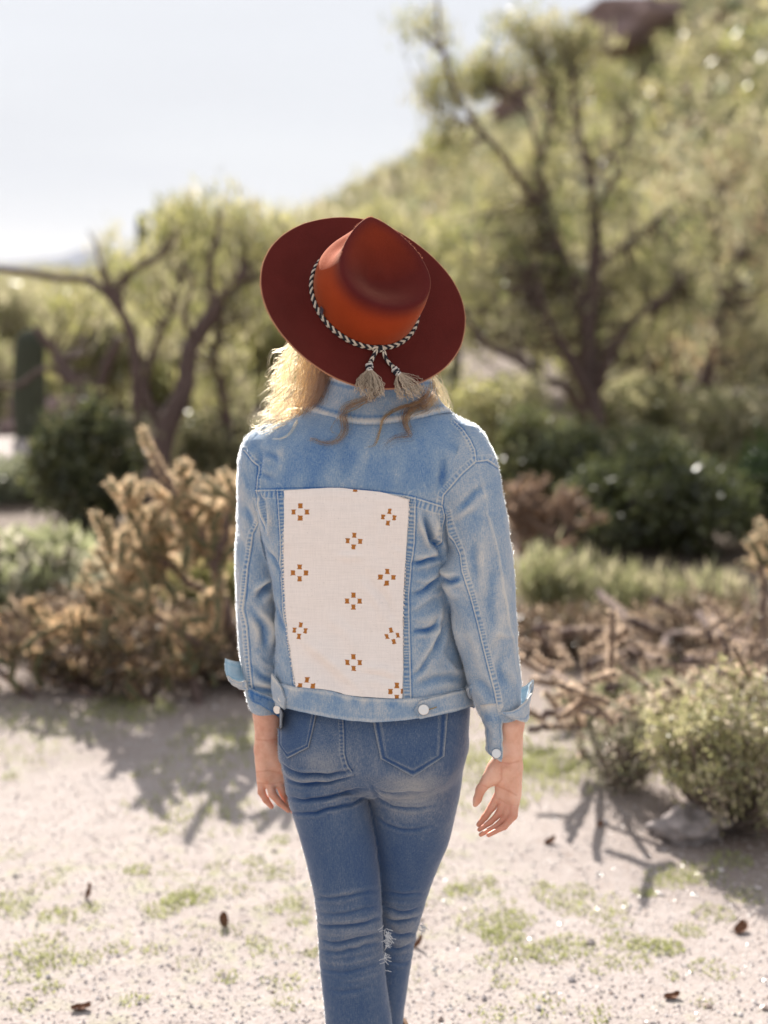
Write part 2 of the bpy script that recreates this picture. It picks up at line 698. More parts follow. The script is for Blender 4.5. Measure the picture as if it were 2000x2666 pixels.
YOKE = [(667, 1275), (700, 1275), (738, 1274), (835, 1272), (925, 1275), (1025, 1286), (1072, 1293), (1150, 1317)]
PRL = [(722, 1276), (727, 1364), (730, 1437), (730, 1484), (735, 1570), (745, 1633), (758, 1711), (765, 1782)]
PRR = [(1082, 1296), (1080, 1413), (1072, 1467), (1065, 1548), (1067, 1657), (1071, 1817)]
ARMR = [(1296, 1219), (1268, 1200), (1239, 1203), (1203, 1235), (1155, 1290), (1152, 1318), (1159, 1346), (1147, 1389), (1146, 1420)]
SHR = [(1185, 1098), (1204, 1116), (1224, 1143), (1237, 1172), (1240, 1200)]
ARML = [(638, 1175), (652, 1192), (671, 1214), (668, 1275), (675, 1316), (694, 1383)]
SLL = ZC((300, 1130), (250, 1230), (238, 1340), (210, 1500), (195, 1700), (180, 1850), (205, 2000), (220, 2212)) + [(655, 1765), (658, 1800)]
SLR = ZB((440, 640), (480, 800), (545, 950), (565, 1080), (620, 1250), (680, 1480), (720, 1650), (790, 1920), (812, 2040))
CRS = ZB((680, 310), (730, 560), (800, 880), (860, 1200), (920, 1520), (970, 1800), (985, 1900))
COLS = [(800, 1040), (822, 1052), (860, 1062), (905, 1070), (961, 1072), (1012, 1064), (1070, 1050), (1130, 1030)]

# (parts, polyline, strip side, strip width px, pucker px)   the ridge lies on the line, the strip on one side
SEAMS = [((0,), YOKE, +1, 24, 1.0), ((0,), PRL, -1, 19, 1.0), ((0,), PRR, +1, 22, 1.0), ((0, 1, 2), ARMR, +1, 17, .6), ((0, 2), SHR, +1, 12, .8),
         ((0, 1), ARML, -1, 12, .5), ((1,), SLL, +1, 13, .9), ((2,), SLR, -1, 17, .9)]


def apply_seams(V, Nn, wear, part, seams, vis, mm=0.0011):
    px, py = proj(V)
    disp = np.zeros(len(V))
    for parts, pl, sd, wd, pk in seams:
        x0, x1 = min(p[0] for p in pl) - 40, max(p[0] for p in pl) + 40
        y0, y1 = min(p[1] for p in pl) - 40, max(p[1] for p in pl) + 40
        m = np.where(vis & np.isin(part, parts) & (px > x0) & (px < x1) & (py > y0) & (py < y1))[0]
        d, s, side, tot = seg_dist(px[m], py[m], pl)
        sg = d * np.where(side * sd >= 0, 1, -1)         # >0 inside the strip
        inside = 1 / (1 + np.exp(-(sg) / 0.8)) * 1 / (1 + np.exp((sg - wd) / 0.8))
        ph = s / 7.0 + 0.6 * np.sin(s / 31.0) + 0.5 * np.sin(s / 13.0)
        puck = np.sin(ph * 2 * np.pi / 1.35) * np.sin(np.clip(sg / wd, 0, 1) * np.pi)
        ridge = np.exp(-((sg - 1.5) / 1.8) ** 2)
        ridge2 = np.exp(-((sg - wd + 1.5) / 1.8) ** 2)
        groove = np.exp(-((sg + 2.2) / 1.7) ** 2)
        st = np.exp(-((sg - 5.0) / 1.2) ** 2)
        disp[m] += mm * (inside * 0.9 + 0.8 * ridge + 0.4 * ridge2 - 1.1 * groove - 0.35 * st + 0.9 * pk * inside * puck)
        wear[m] += 0.46 * ridge + 0.22 * ridge2 - 0.42 * groove - 0.16 * st + inside * (0.26 * pk * puck - 0.03)
    return disp


def apply_folds(V, Nn, wear, part, folds, vis, ka=1.75, kw=1.3):
    px, py = proj(V)
    # cloth never creases in perfect arcs
    px = px + 5 * vnoise(V, 26, 301, 2)
    py = py + 6.5 * vnoise(V, 22, 302, 2) + 2.5 * vnoise(V, 60, 303, 1)
    disp = np.zeros(len(V))
    for parts, pl, wd, amp, wr in folds:
        P = smooth_path(np.array([(*p, 0) for p in pl], float), max(8, len(pl) * 5))[:, :2]
        x0, y0 = P.min(0) - 4 * wd
        x1, y1 = P.max(0) + 4 * wd
        m = np.where(vis & np.isin(part, parts) & (px > x0) & (px < x1) & (py > y0) & (py < y1))[0]
        if not len(m):
            continue
        d, s, side, tot = seg_dist(px[m], py[m], [tuple(p) for p in P])
        end = np.sin(np.clip(s / tot, 0.02, 0.98) * np.pi) ** 0.6
        e = np.exp(-(d / wd) ** 2) * end
        amp *= ka
        wr *= kw
        disp[m] += amp * 0.001 * e
        # raised cloth on both sides of a valley
        if amp < 0:
            disp[m] += -0.45 * amp * 0.001 * np.exp(-((d - 1.9 * wd) / wd) ** 2) * end
            wear[m] += 0.5 * abs(wr) * np.exp(-((d - 1.9 * wd) / wd) ** 2) * end
        wear[m] += wr * e
    return disp


T, SL_, SR_ = (0,), (1,), (2,)
FOLDS = [
    # right back panel
    (T, [(1105, 1345), (1120, 1395), (1142, 1425), (1150, 1450)], 7, -7, -.30),
    (T, [(1088, 1330), (1100, 1380), (1118, 1420)], 9, 4, .15),
    (T, [(1128, 1330), (1138, 1370), (1145, 1400)], 8, 4, .20),
    (T, [(1070, 1472), (1100, 1466), (1150, 1452)], 6, -4, -.35),
    (T, [(1072, 1447), (1110, 1446), (1150, 1430)], 7, 3, .22),
    (T, [(1078, 1510), (1110, 1512), (1150, 1490)], 7, 3, .20),
    (T, [(1072, 1552), (1108, 1537), (1150, 1500)], 7, -3.5, -.25),
    (T, [(1070, 1585), (1110, 1565), (1160, 1540)], 8, 3, .20),
    (T, [(1074, 1645), (1108, 1640), (1145, 1618)], 7, -4, -.35),
    (T, [(1072, 1615), (1108, 1612), (1150, 1590)], 8, 3, .20),
    (T, [(1105, 1725), (1112, 1690), (1140, 1635), (1153, 1575)], 6, 3.5, .22),
    (T, [(1120, 1730), (1135, 1680), (1160, 1620)], 9, -3, -.12),
    (T, [(1074, 1765), (1102, 1738), (1120, 1700)], 7, -3, -.25),
    (T, [(1090, 1790), (1140, 1770), (1210, 1765)], 10, -3, -.18),
    (T, [(1085, 1700), (1090, 1740), (1080, 1780)], 10, 2, .15),
    (T, [(1150, 1700), (1180, 1740), (1215, 1770)], 10, 2.5, .10),
    # left strip
    (T, [(672, 1290), (690, 1320), (697, 1372)], 6, -5, -.25),
    (T, [(700, 1300), (705, 1350), (707, 1400)], 8, 4, .12),
    (T, [(700, 1440), (715, 1460), (728, 1500)], 6, -3, -.22),
    (T, [(690, 1400), (712, 1430), (728, 1450)], 7, 2.5, .12),
    (T, [(712, 1560), (725, 1600), (740, 1650)], 7, -2.5, -.22),
    (T, [(715, 1700), (735, 1720), (750, 1760)], 8, 2, .1),
    # yoke
    (T, [(672, 1165), (680, 1190), (675, 1240)], 9, -3, -.18),
    (T, [(690, 1180), (715, 1185), (730, 1200)], 8, -1.6, -.18),
    (T, [(726, 1150), (735, 1200), (722, 1250)], 10, 1.8, .14),
    (T, [(675, 1235), (700, 1245), (712, 1250)], 8, -1.6, -.15),
    (T, [(1155, 1190), (1152, 1230), (1150, 1280)], 9, -3, -.18),
    (T, [(1060, 1180), (1040, 1220), (1035, 1265)], 12, 1.4, .10),
    (T, [(890, 1120), (905, 1200), (900, 1260)], 16, -1.5, -.05),
    (T, [(955, 1150), (950, 1200), (960, 1255)], 14, 1.2, .10),
    (T, [(1160, 1150), (1190, 1170), (1215, 1200)], 12, -1.5, -.1),
    (T, [(780, 1150), (790, 1200), (785, 1260)], 14, 1.2, .07),
    # panel area (the woven panel follows these)
    (T, [(789, 1662), (862, 1722), (912, 1766), (955, 1812)], 9, 2.8, 0),
    (T, [(790, 1690), (846, 1745), (896, 1798)], 19, -5.0, 0),
    (T, [(949, 1505), (987, 1570), (1006, 1620)], 7, 1.6, 0),
    (T, [(960, 1500), (1000, 1550), (1020, 1610)], 12, -3.0, 0),
    (T, [(938, 1736), (985, 1742), (1033, 1762)], 8, 1.8, 0),
    (T, [(940, 1752), (990, 1758), (1035, 1775)], 10, -2.2, 0),
    (T, [(872, 1452), (900, 1446), (950, 1450)], 8, 2.0, 0), (T, [(850, 1600), (900, 1640), (930, 1700)], 14, 1.8, 0), (T, [(760, 1300), (768, 1400), (762, 1480)], 10, -1.5, 0), (T, [(985, 1330), (975, 1400), (990, 1460)], 14, -1.6, 0),
    (T, [(760, 1500), (770, 1580), (790, 1640)], 14, 1.4, 0),
    (T, [(1020, 1420), (1040, 1435), (1052, 1440)], 8, 1.2, 0),
    # left sleeve
    (SL_, [(714, 1503), (690, 1518), (668, 1536)], 5, 4, .25),
    (SL_, [(720, 1520), (694, 1536), (672, 1560)], 9, -6, -.30),
    (SL_, [(692, 1360), (700, 1390), (712, 1420)], 8, -4, -.25),
    (SL_, [(672, 1395), (695, 1440), (716, 1480)], 12, 4, .18),
    (SL_, [(656, 1590), (684, 1630), (694, 1685)], 10, -4, -.35),
    (SL_, [(668, 1580), (700, 1620), (712, 1680)], 10, 3, .20),
    (SL_, [(624, 1370), (640, 1410), (650, 1440)], 9, 2.5, .12),
    (SL_, [(632, 1310), (650, 1350), (660, 1380)], 10, -2.5, -.2),
    (SL_, [(628, 1480), (636, 1560), (630, 1640)], 9, 2, .1),
    (SL_, [(665, 1700), (690, 1730), (720, 1740)], 9, 3, .18),
    (SL_, [(660, 1740), (685, 1765), (720, 1775)], 8, -3.5, -.25),
    (SL_, [(650, 1790), (690, 1800), (728, 1800)], 8, -3, -.3),
    (SL_, [(634, 1220), (645, 1260), (655, 1300)], 10, -2, -.15),
    # right sleeve
    (SR_, CRS, 3.5, 1.3, .20),
    (SR_, [(1190, 1330), (1235, 1290), (1262, 1270)], 9, -2.4, -.22),
    (SR_, [(1180, 1350), (1215, 1330), (1245, 1320)], 9, 2.0, .16),
    (SR_, [(1165, 1345), (1172, 1385), (1166, 1425)], 8, 3, .12),
    (SR_, [(1149, 1470), (1160, 1490), (1185, 1500)], 10, 4.5, .12),
    (SR_, [(1147, 1505), (1172, 1512), (1200, 1505)], 8, -4, -.38),
    (SR_, [(1155, 1525), (1175, 1540), (1196, 1560)], 9, 3.5, .22),
    (SR_, [(1172, 1590), (1190, 1640), (1198, 1700)], 9, 3, .10),
    (SR_, [(1265, 1370), (1250, 1450), (1262, 1540)], 12, 2.2, .14),
    (SR_, [(1240, 1400), (1232, 1450), (1236, 1520)], 10, -2.2, -.14),
    (SR_, [(1290, 1480), (1278, 1560), (1290, 1640)], 12, -2.4, -.16),
    (SR_, [(1310, 1580), (1300, 1640), (1275, 1690)], 11, 2.4, .16),
    (SR_, [(1220, 1640), (1240, 1690), (1250, 1750)], 10, 2.0, .12),
    (SR_, [(1320, 1700), (1300, 1740), (1310, 1790)], 10, -2.2, -.12),
    (SR_, [(1235, 1770), (1262, 1790), (1282, 1830)], 10, -2.4, -.16),
    (SR_, [(1310, 1740), (1335, 1760), (1350, 1800)], 9, 2.2, .1),
    (SR_, [(1280, 1640), (1310, 1655), (1340, 1650)], 9, 1.6, .12),
]

Nn = normals(V, Q)
if (Nn * (V - V.mean(0))).sum() < 0:
    Nn = -Nn
vd = np.array([0, -CP, SP])
vis = (Nn @ vd) > -0.05
wear = 0.50 + 0.16 * vnoise(V, 14, 3, 3) + 0.10 * vnoise(V * [1, 1, 0.5], 40, 9, 2)
pxj, pyj = proj(V)
# the yoke is set bluer; the sides and the sleeves greyer
yk = np.interp(pyj, [1040, 1270, 1300, 1900], [-.06, -.10, .03, .07])
wear += np.where(part == 0, yk, np.interp(pyj, [1100, 1400, 1900], [-.02, .09, .15]))
crease = 0.9 * vnoise(V * [1, 1, 1.3], 22, 5, 2, .5)
disp = 0.0013 * crease + 0.0007 * vnoise(V, 70, 8, 2)
disp += np.where(part > 0, 0.0018 * vnoise(V * [1, 1, 1.6], 16, 31, 2), 0)
wear += 0.05 * crease
disp += apply_folds(V, Nn, wear, part, FOLDS, vis)
disp += apply_seams(V, Nn, wear, part, SEAMS, vis)
V = V + Nn * disp[:, None]
V = laplacian(V, Q, 1, 0.35)
WBX, WBY = [600, 716, 745, 774, 815, 850, 892, 930, 985, 1049, 1110, 1170, 1231, 1400], [1830, 1830, 1836, 1843, 1852, 1859, 1866, 1870, 1873, 1868, 1860, 1849, 1834, 1834]
BV_J = BVHTree.FromPolygons([tuple(v) for v in V[:, :]], Q.tolist())
V_J, Q_J = V, Q
pcx, pcy = proj(V[Q].mean(1))
Q = Q[~((part[Q[:, 0]] == 0) & (pcy > np.interp(pcx, WBX, WBY)))]
me = new_mesh('denim_jacket', V, Q, [M_jacket], True, {'wear': np.clip(wear, 0.02, 1.1)})
jacket = obj('denim_jacket', me, person, label='light blue denim jacket with rolled cuffs and a cream woven back panel')


def hit(bv, px, py, lift=0.0):
    """Where the sight line through a photo pixel meets a surface (used once, to lay trim on the cloth)."""
    o = Vector((0, 0, CAM_H))
    d = Vector(at(px, py, 2.5)) - o
    d.normalize()
    h, n, i, dist = bv.ray_cast(o, d, 10)
    if h is None:
        return None
    if n.dot(d) > 0:
        n = -n
    return np.array(h) + np.array(n) * lift


def patch(bv, rows_px, nu, nv, lift, fallback=2.5):
    """Grid of points on the surface between several pixel polylines (rows top to bottom)."""
    rows = [smooth_path(np.array([(*p, 0) for p in r], float), nu)[:, :2] if len(r) > 2 else
            np.stack([np.linspace(r[0][k], r[1][k], nu) for k in (0, 1)], -1) for r in rows_px]
    rows = np.array(rows)                                  # (nrow, nu, 2)
    G = np.stack([np.stack([np.interp(np.linspace(0, len(rows) - 1, nv), np.arange(len(rows)), rows[:, i, k]) for i in range(nu)], 1) for k in (0, 1)], -1)
    W = np.zeros((nv, nu, 3))
    last = None
    for i in range(nv):
        for j in range(nu):
            h = hit(bv, G[i, j, 0], G[i, j, 1], lift)
            if h is None:
                h = at(G[i, j, 0], G[i, j, 1], last[1] if last is not None else fallback)
            W[i, j] = last = h
    return W, G


def upsample(W, k):
    n, m = W.shape[:2]
    a, b = np.linspace(0, n - 1, (n - 1) * k + 1), np.linspace(0, m - 1, (m - 1) * k + 1)
    i = np.minimum(a.astype(int), n - 2)
    j = np.minimum(b.astype(int), m - 2)
    f, g = (a - i)[:, None, None], (b - j)[None, :, None]
    return (W[i][:, j] * (1 - f) * (1 - g) + W[i + 1][:, j] * f * (1 - g) + W[i][:, j + 1] * (1 - f) * g + W[i + 1][:, j + 1] * f * g)


def blur_grid(W, it):
    for _ in range(it):
        P = np.pad(W, ((1, 1), (1, 1), (0, 0)), 'edge')
        A = (P[2:, 1:-1] + P[:-2, 1:-1] + P[1:-1, 2:] + P[1:-1, :-2]) / 4
        A[0, :], A[-1, :], A[:, 0], A[:, -1] = W[0, :], W[-1, :], W[:, 0], W[:, -1]
        W = 0.5 * W + 0.5 * A
    return W


def sheet(W, thick):
    """Closed thin sheet from a grid: front face W, back face pushed inwards, rim."""
    n, m = W.shape[:2]
    du = np.gradient(W, axis=1)
    dv = np.gradient(W, axis=0)
    nn = np.cross(du, dv)
    nn /= np.linalg.norm(nn, axis=2, keepdims=True) + 1e-12
    if (nn.reshape(-1, 3) @ vd).mean() < 0:
        nn = -nn
    B = W - nn * thick
    idx = np.arange(n * m).reshape(n, m)
    q = np.stack([idx[:-1, :-1], idx[:-1, 1:], idx[1:, 1:], idx[1:, :-1]], -1).reshape(-1, 4)
    ring = np.concatenate([idx[0, :-1], idx[:-1, -1], idx[-1, :0:-1], idx[:0:-1, 0]])
    r2 = np.roll(ring, -1)
    o = n * m
    rim = np.stack([ring, r2, r2 + o, ring + o], -1)
    Vv = np.concatenate([W.reshape(-1, 3), B.reshape(-1, 3)])
    return Vv, np.concatenate([q, q[:, ::-1] + o, rim]), nn


# ---- woven back panel
PT = [(743, 1276), (780, 1274), (836, 1272), (878, 1272), (925, 1275), (985, 1281), (1025, 1288), (1066, 1299)]
PM = [[(742, 1380), (850, 1380), (950, 1385), (1061, 1395)], [(742, 1471), (850, 1475), (950, 1478), (1054, 1482)],
      [(747, 1580), (850, 1580), (950, 1580), (1049, 1580)], [(756, 1680), (850, 1685), (950, 1688), (1050, 1690)],
      [(768, 1745), (860, 1755), (950, 1760), (1051, 1762)]]
PB = [(774, 1787), (815, 1790), (850, 1795), (892, 1805), (930, 1811), (985, 1815), (1020, 1817), (1049, 1817)]
hr = [(1276 - 1276), 1380 - 1276, 1471 - 1276, 1580 - 1276, 1680 - 1276, 1745 - 1276, 1787 - 1276]
# rows evenly placed need equal steps, so interpolate the rows first
rws = [PT] + PM + [PB]
rr = np.array([smooth_path(np.array([(*p, 0) for p in r], float), 60)[:, :2] for r in rws])
tt = np.array(hr) / hr[-1]
ev = np.linspace(0, 1, 9)
rows9 = [[(np.interp(t, tt, rr[:, i, 0]), np.interp(t, tt, rr[:, i, 1])) for i in range(0, 60, 5)] + [(np.interp(t, tt, rr[:, 59, 0]), np.interp(t, tt, rr[:, 59, 1]))] for t in ev]
W, G = patch(BV_J, rows9, 96, 150, 0.0)
W = blur_grid(W, 5)
W, G = upsample(W, 3), upsample(G, 3)
du, dv = np.gradient(W, axis=1), np.gradient(W, axis=0)
nn = np.cross(du, dv)
nn /= np.linalg.norm(nn, axis=2, keepdims=True)
if (nn.reshape(-1, 3) @ vd).mean() < 0:
    nn = -nn
W = W + nn * 0.0045
Vp, Qp, _ = sheet(W, 0.0036)
gx, gy = G[..., 0].ravel(), G[..., 1].ravel()
colr = np.tile(np.array([0.83, 0.765, 0.715]), (len(gx), 1))
wv = vnoise(np.stack([gx * .03, gy * .9, gx * 0], -1), 1, 4, 2)
wv2 = vnoise(np.stack([gx * .9, gy * .05, gx * 0], -1), 1, 14, 2)
colr *= (1 + 0.060 * wv + 0.05 * wv2)[:, None]
slub = vnoise(np.stack([gx * .28, gy * .5, gx * 0], -1), 1, 21, 1)
colr *= np.where(slub > 0.86, 0.88, 1.0)[:, None]
orange = np.array([0.40, 0.155, 0.035])
MOT = [(785.4, 1331.4, 0, 1), (1013, 1345, 8, .85), (923, 1407, 4, 1), (783.5, 1489.5, 0, 1), (1008, 1501, 3, 1), (921.6, 1563, 0, 1),
       (784.6, 1640.5, 8, .85), (1022, 1654, -14, .85), (921.8, 1724, 0, 1), (801.7, 1784, 6, 1), (1033.6, 1799, 0, 1), (925.6, 1258, 0, 1)]
for mx, my, rot, sx in MOT:
    c, s = math.cos(R(rot)), math.sin(R(rot))
    lx = ((gx - mx) * c + (gy - my) * s) / sx
    ly = -(gx - mx) * s * 0.5 + (gy - my)
    jag = 1.6 * _hash(np.full(len(gx), 1), np.floor(ly / 1.7).astype(np.int64), np.full(len(gx), int(mx)), 5) - 0.4
    for bx, by in ((-16.5, 0), (16.5, 0), (0, -15.5), (0, 15.5)):
        u, v = np.abs(lx - bx), np.abs(ly - by)
        waist = 5.9 + jag - 1.5 * np.cos(np.clip(v / 6.6, 0, 1) * np.pi / 2)
        m = (u < waist) & (v < 6.6)
        light = vnoise(np.stack([lx[m] * .25, ly[m] * 1.1, lx[m] * 0 + mx], -1), 1, 2, 1)
        colr[m] = orange * (1 + 0.28 * light)[:, None]
colr = np.concatenate([colr, colr])
M_panel, nt, b = mat('woven_panel_cloth')
a = N(nt, 'ShaderNodeAttribute', attribute_name='Col')
nt.links.new(a.outputs['Color'], b.inputs['Base Color'])
b.inputs['Roughness'].default_value = 0.9
b.inputs['Specular IOR Level'].default_value = 0.1
nb = noise(nt, 1.0, 2, .6, (300, 300, 1500))
nb2 = noise(nt, 1.0, 2, .6, (1500, 1500, 300))
bp = nt.nodes.new('ShaderNodeBump')
bp.inputs['Strength'].default_value = 0.3
bp.inputs['Distance'].default_value = 0.0006
nt.links.new(math_node(nt, 'ADD', nb.outputs['Fac'], nb2.outputs['Fac']), bp.inputs['Height'])
nt.links.new(bp.outputs['Normal'], b.inputs['Normal'])
obj('woven_panel', new_mesh('woven_panel', Vp, Qp, [M_panel], True, {'Col': colr}), jacket,
    label='cream woven panel with rust cross motifs sewn into the back')


def denim_strip(name, bv, rows, nu, nv, lift, thick, parent, material=None, w0=0.5, puck=0.0, blur=3, mm=0.0008, **props):
    W, G = patch(bv, rows, nu, nv, 0.0)
    W = blur_grid(W, blur)
    _, _, nn = sheet(W, thick)
    v = np.linspace(0, 1, nv)[:, None]
    s = np.cumsum(np.hypot(np.gradient(G[0, :, 0]), np.gradient(G[0, :, 1])))[None, :]
    edge = np.exp(-((v - .10) / .07) ** 2) + np.exp(-((v - .92) / .05) ** 2)
    pk = np.sin(s / 9 + 2 * np.sin(s / 37)) * np.exp(-((v - .2) / .2) ** 2) * puck
    big = vnoise(W.reshape(-1, 3), 40, 77, 2).reshape(nv, nu)
    W = W + nn * (lift + mm * (0.6 * edge + pk) + 0.0012 * big)[..., None]
    Vv, Qq, _ = sheet(W, thick)
    wr = (w0 + 0.25 * edge + 0.16 * pk + 0.12 * big + 0 * v).ravel()
    o = obj(name, new_mesh(name, Vv, Qq, [material or M_jacket], True, {'wear': np.concatenate([wr, wr])}), parent, **props)
    return o, W


# ---- waistband of the jacket
WT = [(716, 1778), (740, 1779), (774, 1787), (815, 1790), (850, 1795), (892, 1806), (930, 1812), (985, 1817), (1049, 1818), (1110, 1812), (1170, 1800), (1228, 1782)]
WB = [(722, 1836), (745, 1842), (774, 1849), (815, 1858), (850, 1865), (892, 1872), (930, 1876), (985, 1879), (1049, 1874), (1110, 1866), (1170, 1855), (1231, 1838)]
band, _ = denim_strip('waistband', BV_J, [WT, WB], 150, 18, 0.0045, 0.006, jacket, w0=.52, puck=.9)


def flat_patch(name, bv, poly_rows, lift, thick, parent, nu=20, nv=14, **kw):
    return denim_strip(name, bv, poly_rows, nu, nv, lift, thick, parent, **kw)


# side tabs with shank buttons
flat_patch('side_tab', BV_J, [[(1092, 1822), (1228, 1788)], [(1076, 1846), (1229, 1812)], [(1092, 1870), (1231, 1838)]], 0.0075, 0.003, jacket, 40, 14, w0=.6)
flat_patch('side_tab', BV_J, [[(719, 1752), (740, 1784)], [(716, 1790), (752, 1820)], [(722, 1822), (749, 1846)]], 0.0085, 0.003, jacket, 14, 18, w0=.66)


def disc_button(name, c, n, r, parent, m=None):
    n = np.array(n, float)
    n /= np.linalg.norm(n)
    up = np.array([0, 0, 1.0])
    u = np.cross(up, n)
    u /= np.linalg.norm(u)
    w = np.cross(n, u)
    prof = [(0, .0), (.3, .0), (.33, .35), (.95, .40), (1.0, .55), (.93, .72), (.80, .66), (.4, .74), (0, .78)]
    prof = [(a, b * .45) for a, b in prof]
    k = 28
    V, Q = [], []
    for a, b in prof:
        for j in range(k):
            t = 2 * math.pi * j / k
            V.append(c + r * (a * (math.cos(t) * u + math.sin(t) * w) + b * n))
    for i in range(len(prof) - 1):
        for j in range(k):
            Q.append((i * k + j, i * k + (j + 1) % k, (i + 1) * k + (j + 1) % k, (i + 1) * k + j))
    return obj(name, new_mesh(name, np.array(V), np.array(Q), [m or M_metal], True), parent)


c = hit(BV_J, 1103, 1846) + np.array([0.0, -0.010, 0.002])
disc_button('button', c, (-.10, -1, .22), 0.0098, jacket)
# stitched buttonhole beside it
mb = MB()
pth = [hit(BV_J, x, y) + np.array([0, -0.0125, 0.002]) for x, y in ((1115, 1845), (1122, 1843), (1129, 1841), (1136, 1838))]
add_tube(mb, smooth_path(pth, 10), [0.0009] * 9 + [.0014], 6)
mb.build('buttonhole', [simple_mat('ochre_thread', (0.30, 0.21, 0.07), 0.8)], jacket, True)
c = hit(BV_J, 733, 1814)
disc_button('button', c + np.array([0.001, -0.010, 0.002]), (-.75, -.65, .2), 0.0085, jacket)

# ---- collar: a stand around the neck, open at the throat, its left end showing the lining
CR = [(1070, 802, 1166, 2.588, .084), (1054, 816, 1152, 2.587, .080), (1034, 828, 1142, 2.586, .075), (1010, 838, 1134, 2.585, .072), (985, 846, 1126, 2.583, .070)]
cz = px_rows(CR)
nu_, nv_ = 150, 26
zz = np.linspace(cz[0][0], cz[-1][0], nv_)
cxx, cyy_, caa, cbb = smooth_rows(zz, cz)
th = np.linspace(R(-35), R(215), nu_)                    # 90 deg = the nape
W = np.zeros((nv_, nu_, 3))
cC, sC = math.cos(YAW), math.sin(YAW)
for i_ in range(nv_):
    ex, ey = caa[i_] * np.cos(th), -cbb[i_] * np.sin(th)
    dip = 0.012 * np.clip(np.sin(th), 0, 1) ** 2 * (1 - i_ / nv_)
    W[i_] = np.stack([cxx[i_] + cC * ex - sC * ey, cyy_[i_] + sC * ex + cC * ey, zz[i_] - dip + .004 * np.sin(th * 3)], -1)
_, _, nn = sheet(W, .004)
outw = W - np.array([cxx.mean(), cyy_.mean(), 0])
outw[..., 2] = 0
outw /= np.linalg.norm(outw, axis=2, keepdims=True)
v = np.linspace(0, 1, nv_)[:, None]
s_ = (th * .09)[None, :]
edge = np.exp(-((v - .10) / .05) ** 2) + np.exp(-((v - .97) / .05) ** 2)
pk = np.sin(s_ * 900) * np.exp(-((v - .17) / .07) ** 2)
big = vnoise(W.reshape(-1, 3), 35, 78, 2).reshape(nv_, nu_)
flare = .006 * np.exp(-(v / .25) ** 2) - .004 * v
# the stand is stitched on below and folds softly inwards above
W = W + outw * (.0040 + flare + .0016 * edge + .0005 * pk + .0022 * big)[..., None]
Wi = W - outw * .0045
idx = np.arange(nv_ * nu_).reshape(nv_, nu_)
q = np.stack([idx[:-1, :-1], idx[:-1, 1:], idx[1:, 1:], idx[1:, :-1]], -1).reshape(-1, 4)
ring = np.concatenate([idx[0, :-1], idx[:-1, -1], idx[-1, :0:-1], idx[:0:-1, 0]])
rim = np.stack([ring, np.roll(ring, -1), np.roll(ring, -1) + nv_ * nu_, ring + nv_ * nu_], -1)
dk = np.exp(-((v - .20) / .035) ** 2) + np.exp(-((v - .86) / .04) ** 2)
wr = (.52 + .40 * edge - .30 * dk + .12 * pk + .18 * big).ravel()
cV, cQ = W.reshape(-1, 3), q
BV_C = BVHTree.FromPolygons([tuple(p) for p in np.concatenate([V_J, cV])], np.concatenate([Q_J, cQ + len(V_J)]).tolist())
obj('collar', new_mesh('collar', np.concatenate([W.reshape(-1, 3), Wi.reshape(-1, 3)]), np.concatenate([q, q[:, ::-1] + nv_ * nu_, rim]), [M_jacket], True,
    {'wear': np.concatenate([wr, wr])}), jacket)


def free_sheet(name, rows, parent, material, thick=0.0034, nu=26, nv=12, w0=.55, rim=True, wob=0.0030):
    """Cloth flap through 3D control rows [(px, py, Y), ...]."""
    g = np.array([smooth_path(np.array([at(x, y, Y) for x, y, Y in r]), nu) for r in rows])
    W = np.stack([smooth_path(g[:, i], nv) for i in range(nu)], 1)
    _, _, nn = sheet(W, thick)
    W = W + nn * (wob * vnoise(W.reshape(-1, 3), 90, 6, 2).reshape(nv, nu))[..., None]
    Vv, Qq, _ = sheet(W, thick)
    v, u = np.linspace(0, 1, nv)[:, None], np.linspace(0, 1, nu)[None, :]
    e = np.maximum(np.exp(-(np.minimum(v, 1 - v) / .07) ** 2), np.exp(-(np.minimum(u, 1 - u) / .05) ** 2))
    e2 = np.maximum(np.exp(-((np.minimum(v, 1 - v) - .18) / .05) ** 2), np.exp(-((np.minimum(u, 1 - u) - .14) / .04) ** 2))
    wr = (w0 - .22 * e2 + (0.35 * e if rim else 0) + 0.1 * vnoise(W.reshape(-1, 3), 60, 7, 2).reshape(nv, nu)).ravel()
    return obj(name, new_mesh(name, Vv, Qq, [material], True, {'wear': np.concatenate([wr, wr])}), parent)


# ---- rolled cuffs: an outward flared band, its far side and its lining
YR = 2.525
free_sheet('cuff', [   # front face of the right cuff, hanging below the sleeve edge
    [(1295, 1847, YR - .045), (1318, 1853, YR - .052), (1345, 1845, YR - .050), (1372, 1822, YR - .030), (1389, 1798, YR + .000), (1388, 1776, YR + .015)],
    [(1300, 1855, YR - .046), (1322, 1862, YR - .056), (1348, 1862, YR - .056), (1373, 1846, YR - .034), (1383, 1815, YR - .010), (1382, 1788, YR + .010)],
    [(1312, 1861, YR - .046), (1330, 1870, YR - .056), (1352, 1877, YR - .054), (1375, 1879, YR - .036), (1376, 1850, YR - .018), (1372, 1830, YR + .004)]], jacket, M_jacket, w0=.78)
free_sheet('cuff', [   # far side of the right cuff, seen from its pale inside
    [(1386, 1770, YR + .012), (1378, 1777, YR + .040), (1366, 1786, YR + .050), (1345, 1795, YR + .05)],
    [(1384, 1795, YR + .008), (1374, 1805, YR + .030), (1360, 1815, YR + .040), (1340, 1820, YR + .04)],
    [(1374, 1830, YR - .002), (1366, 1835, YR + .020), (1355, 1838, YR + .024), (1335, 1842, YR + .03)]], jacket, M_inner, w0=.6)
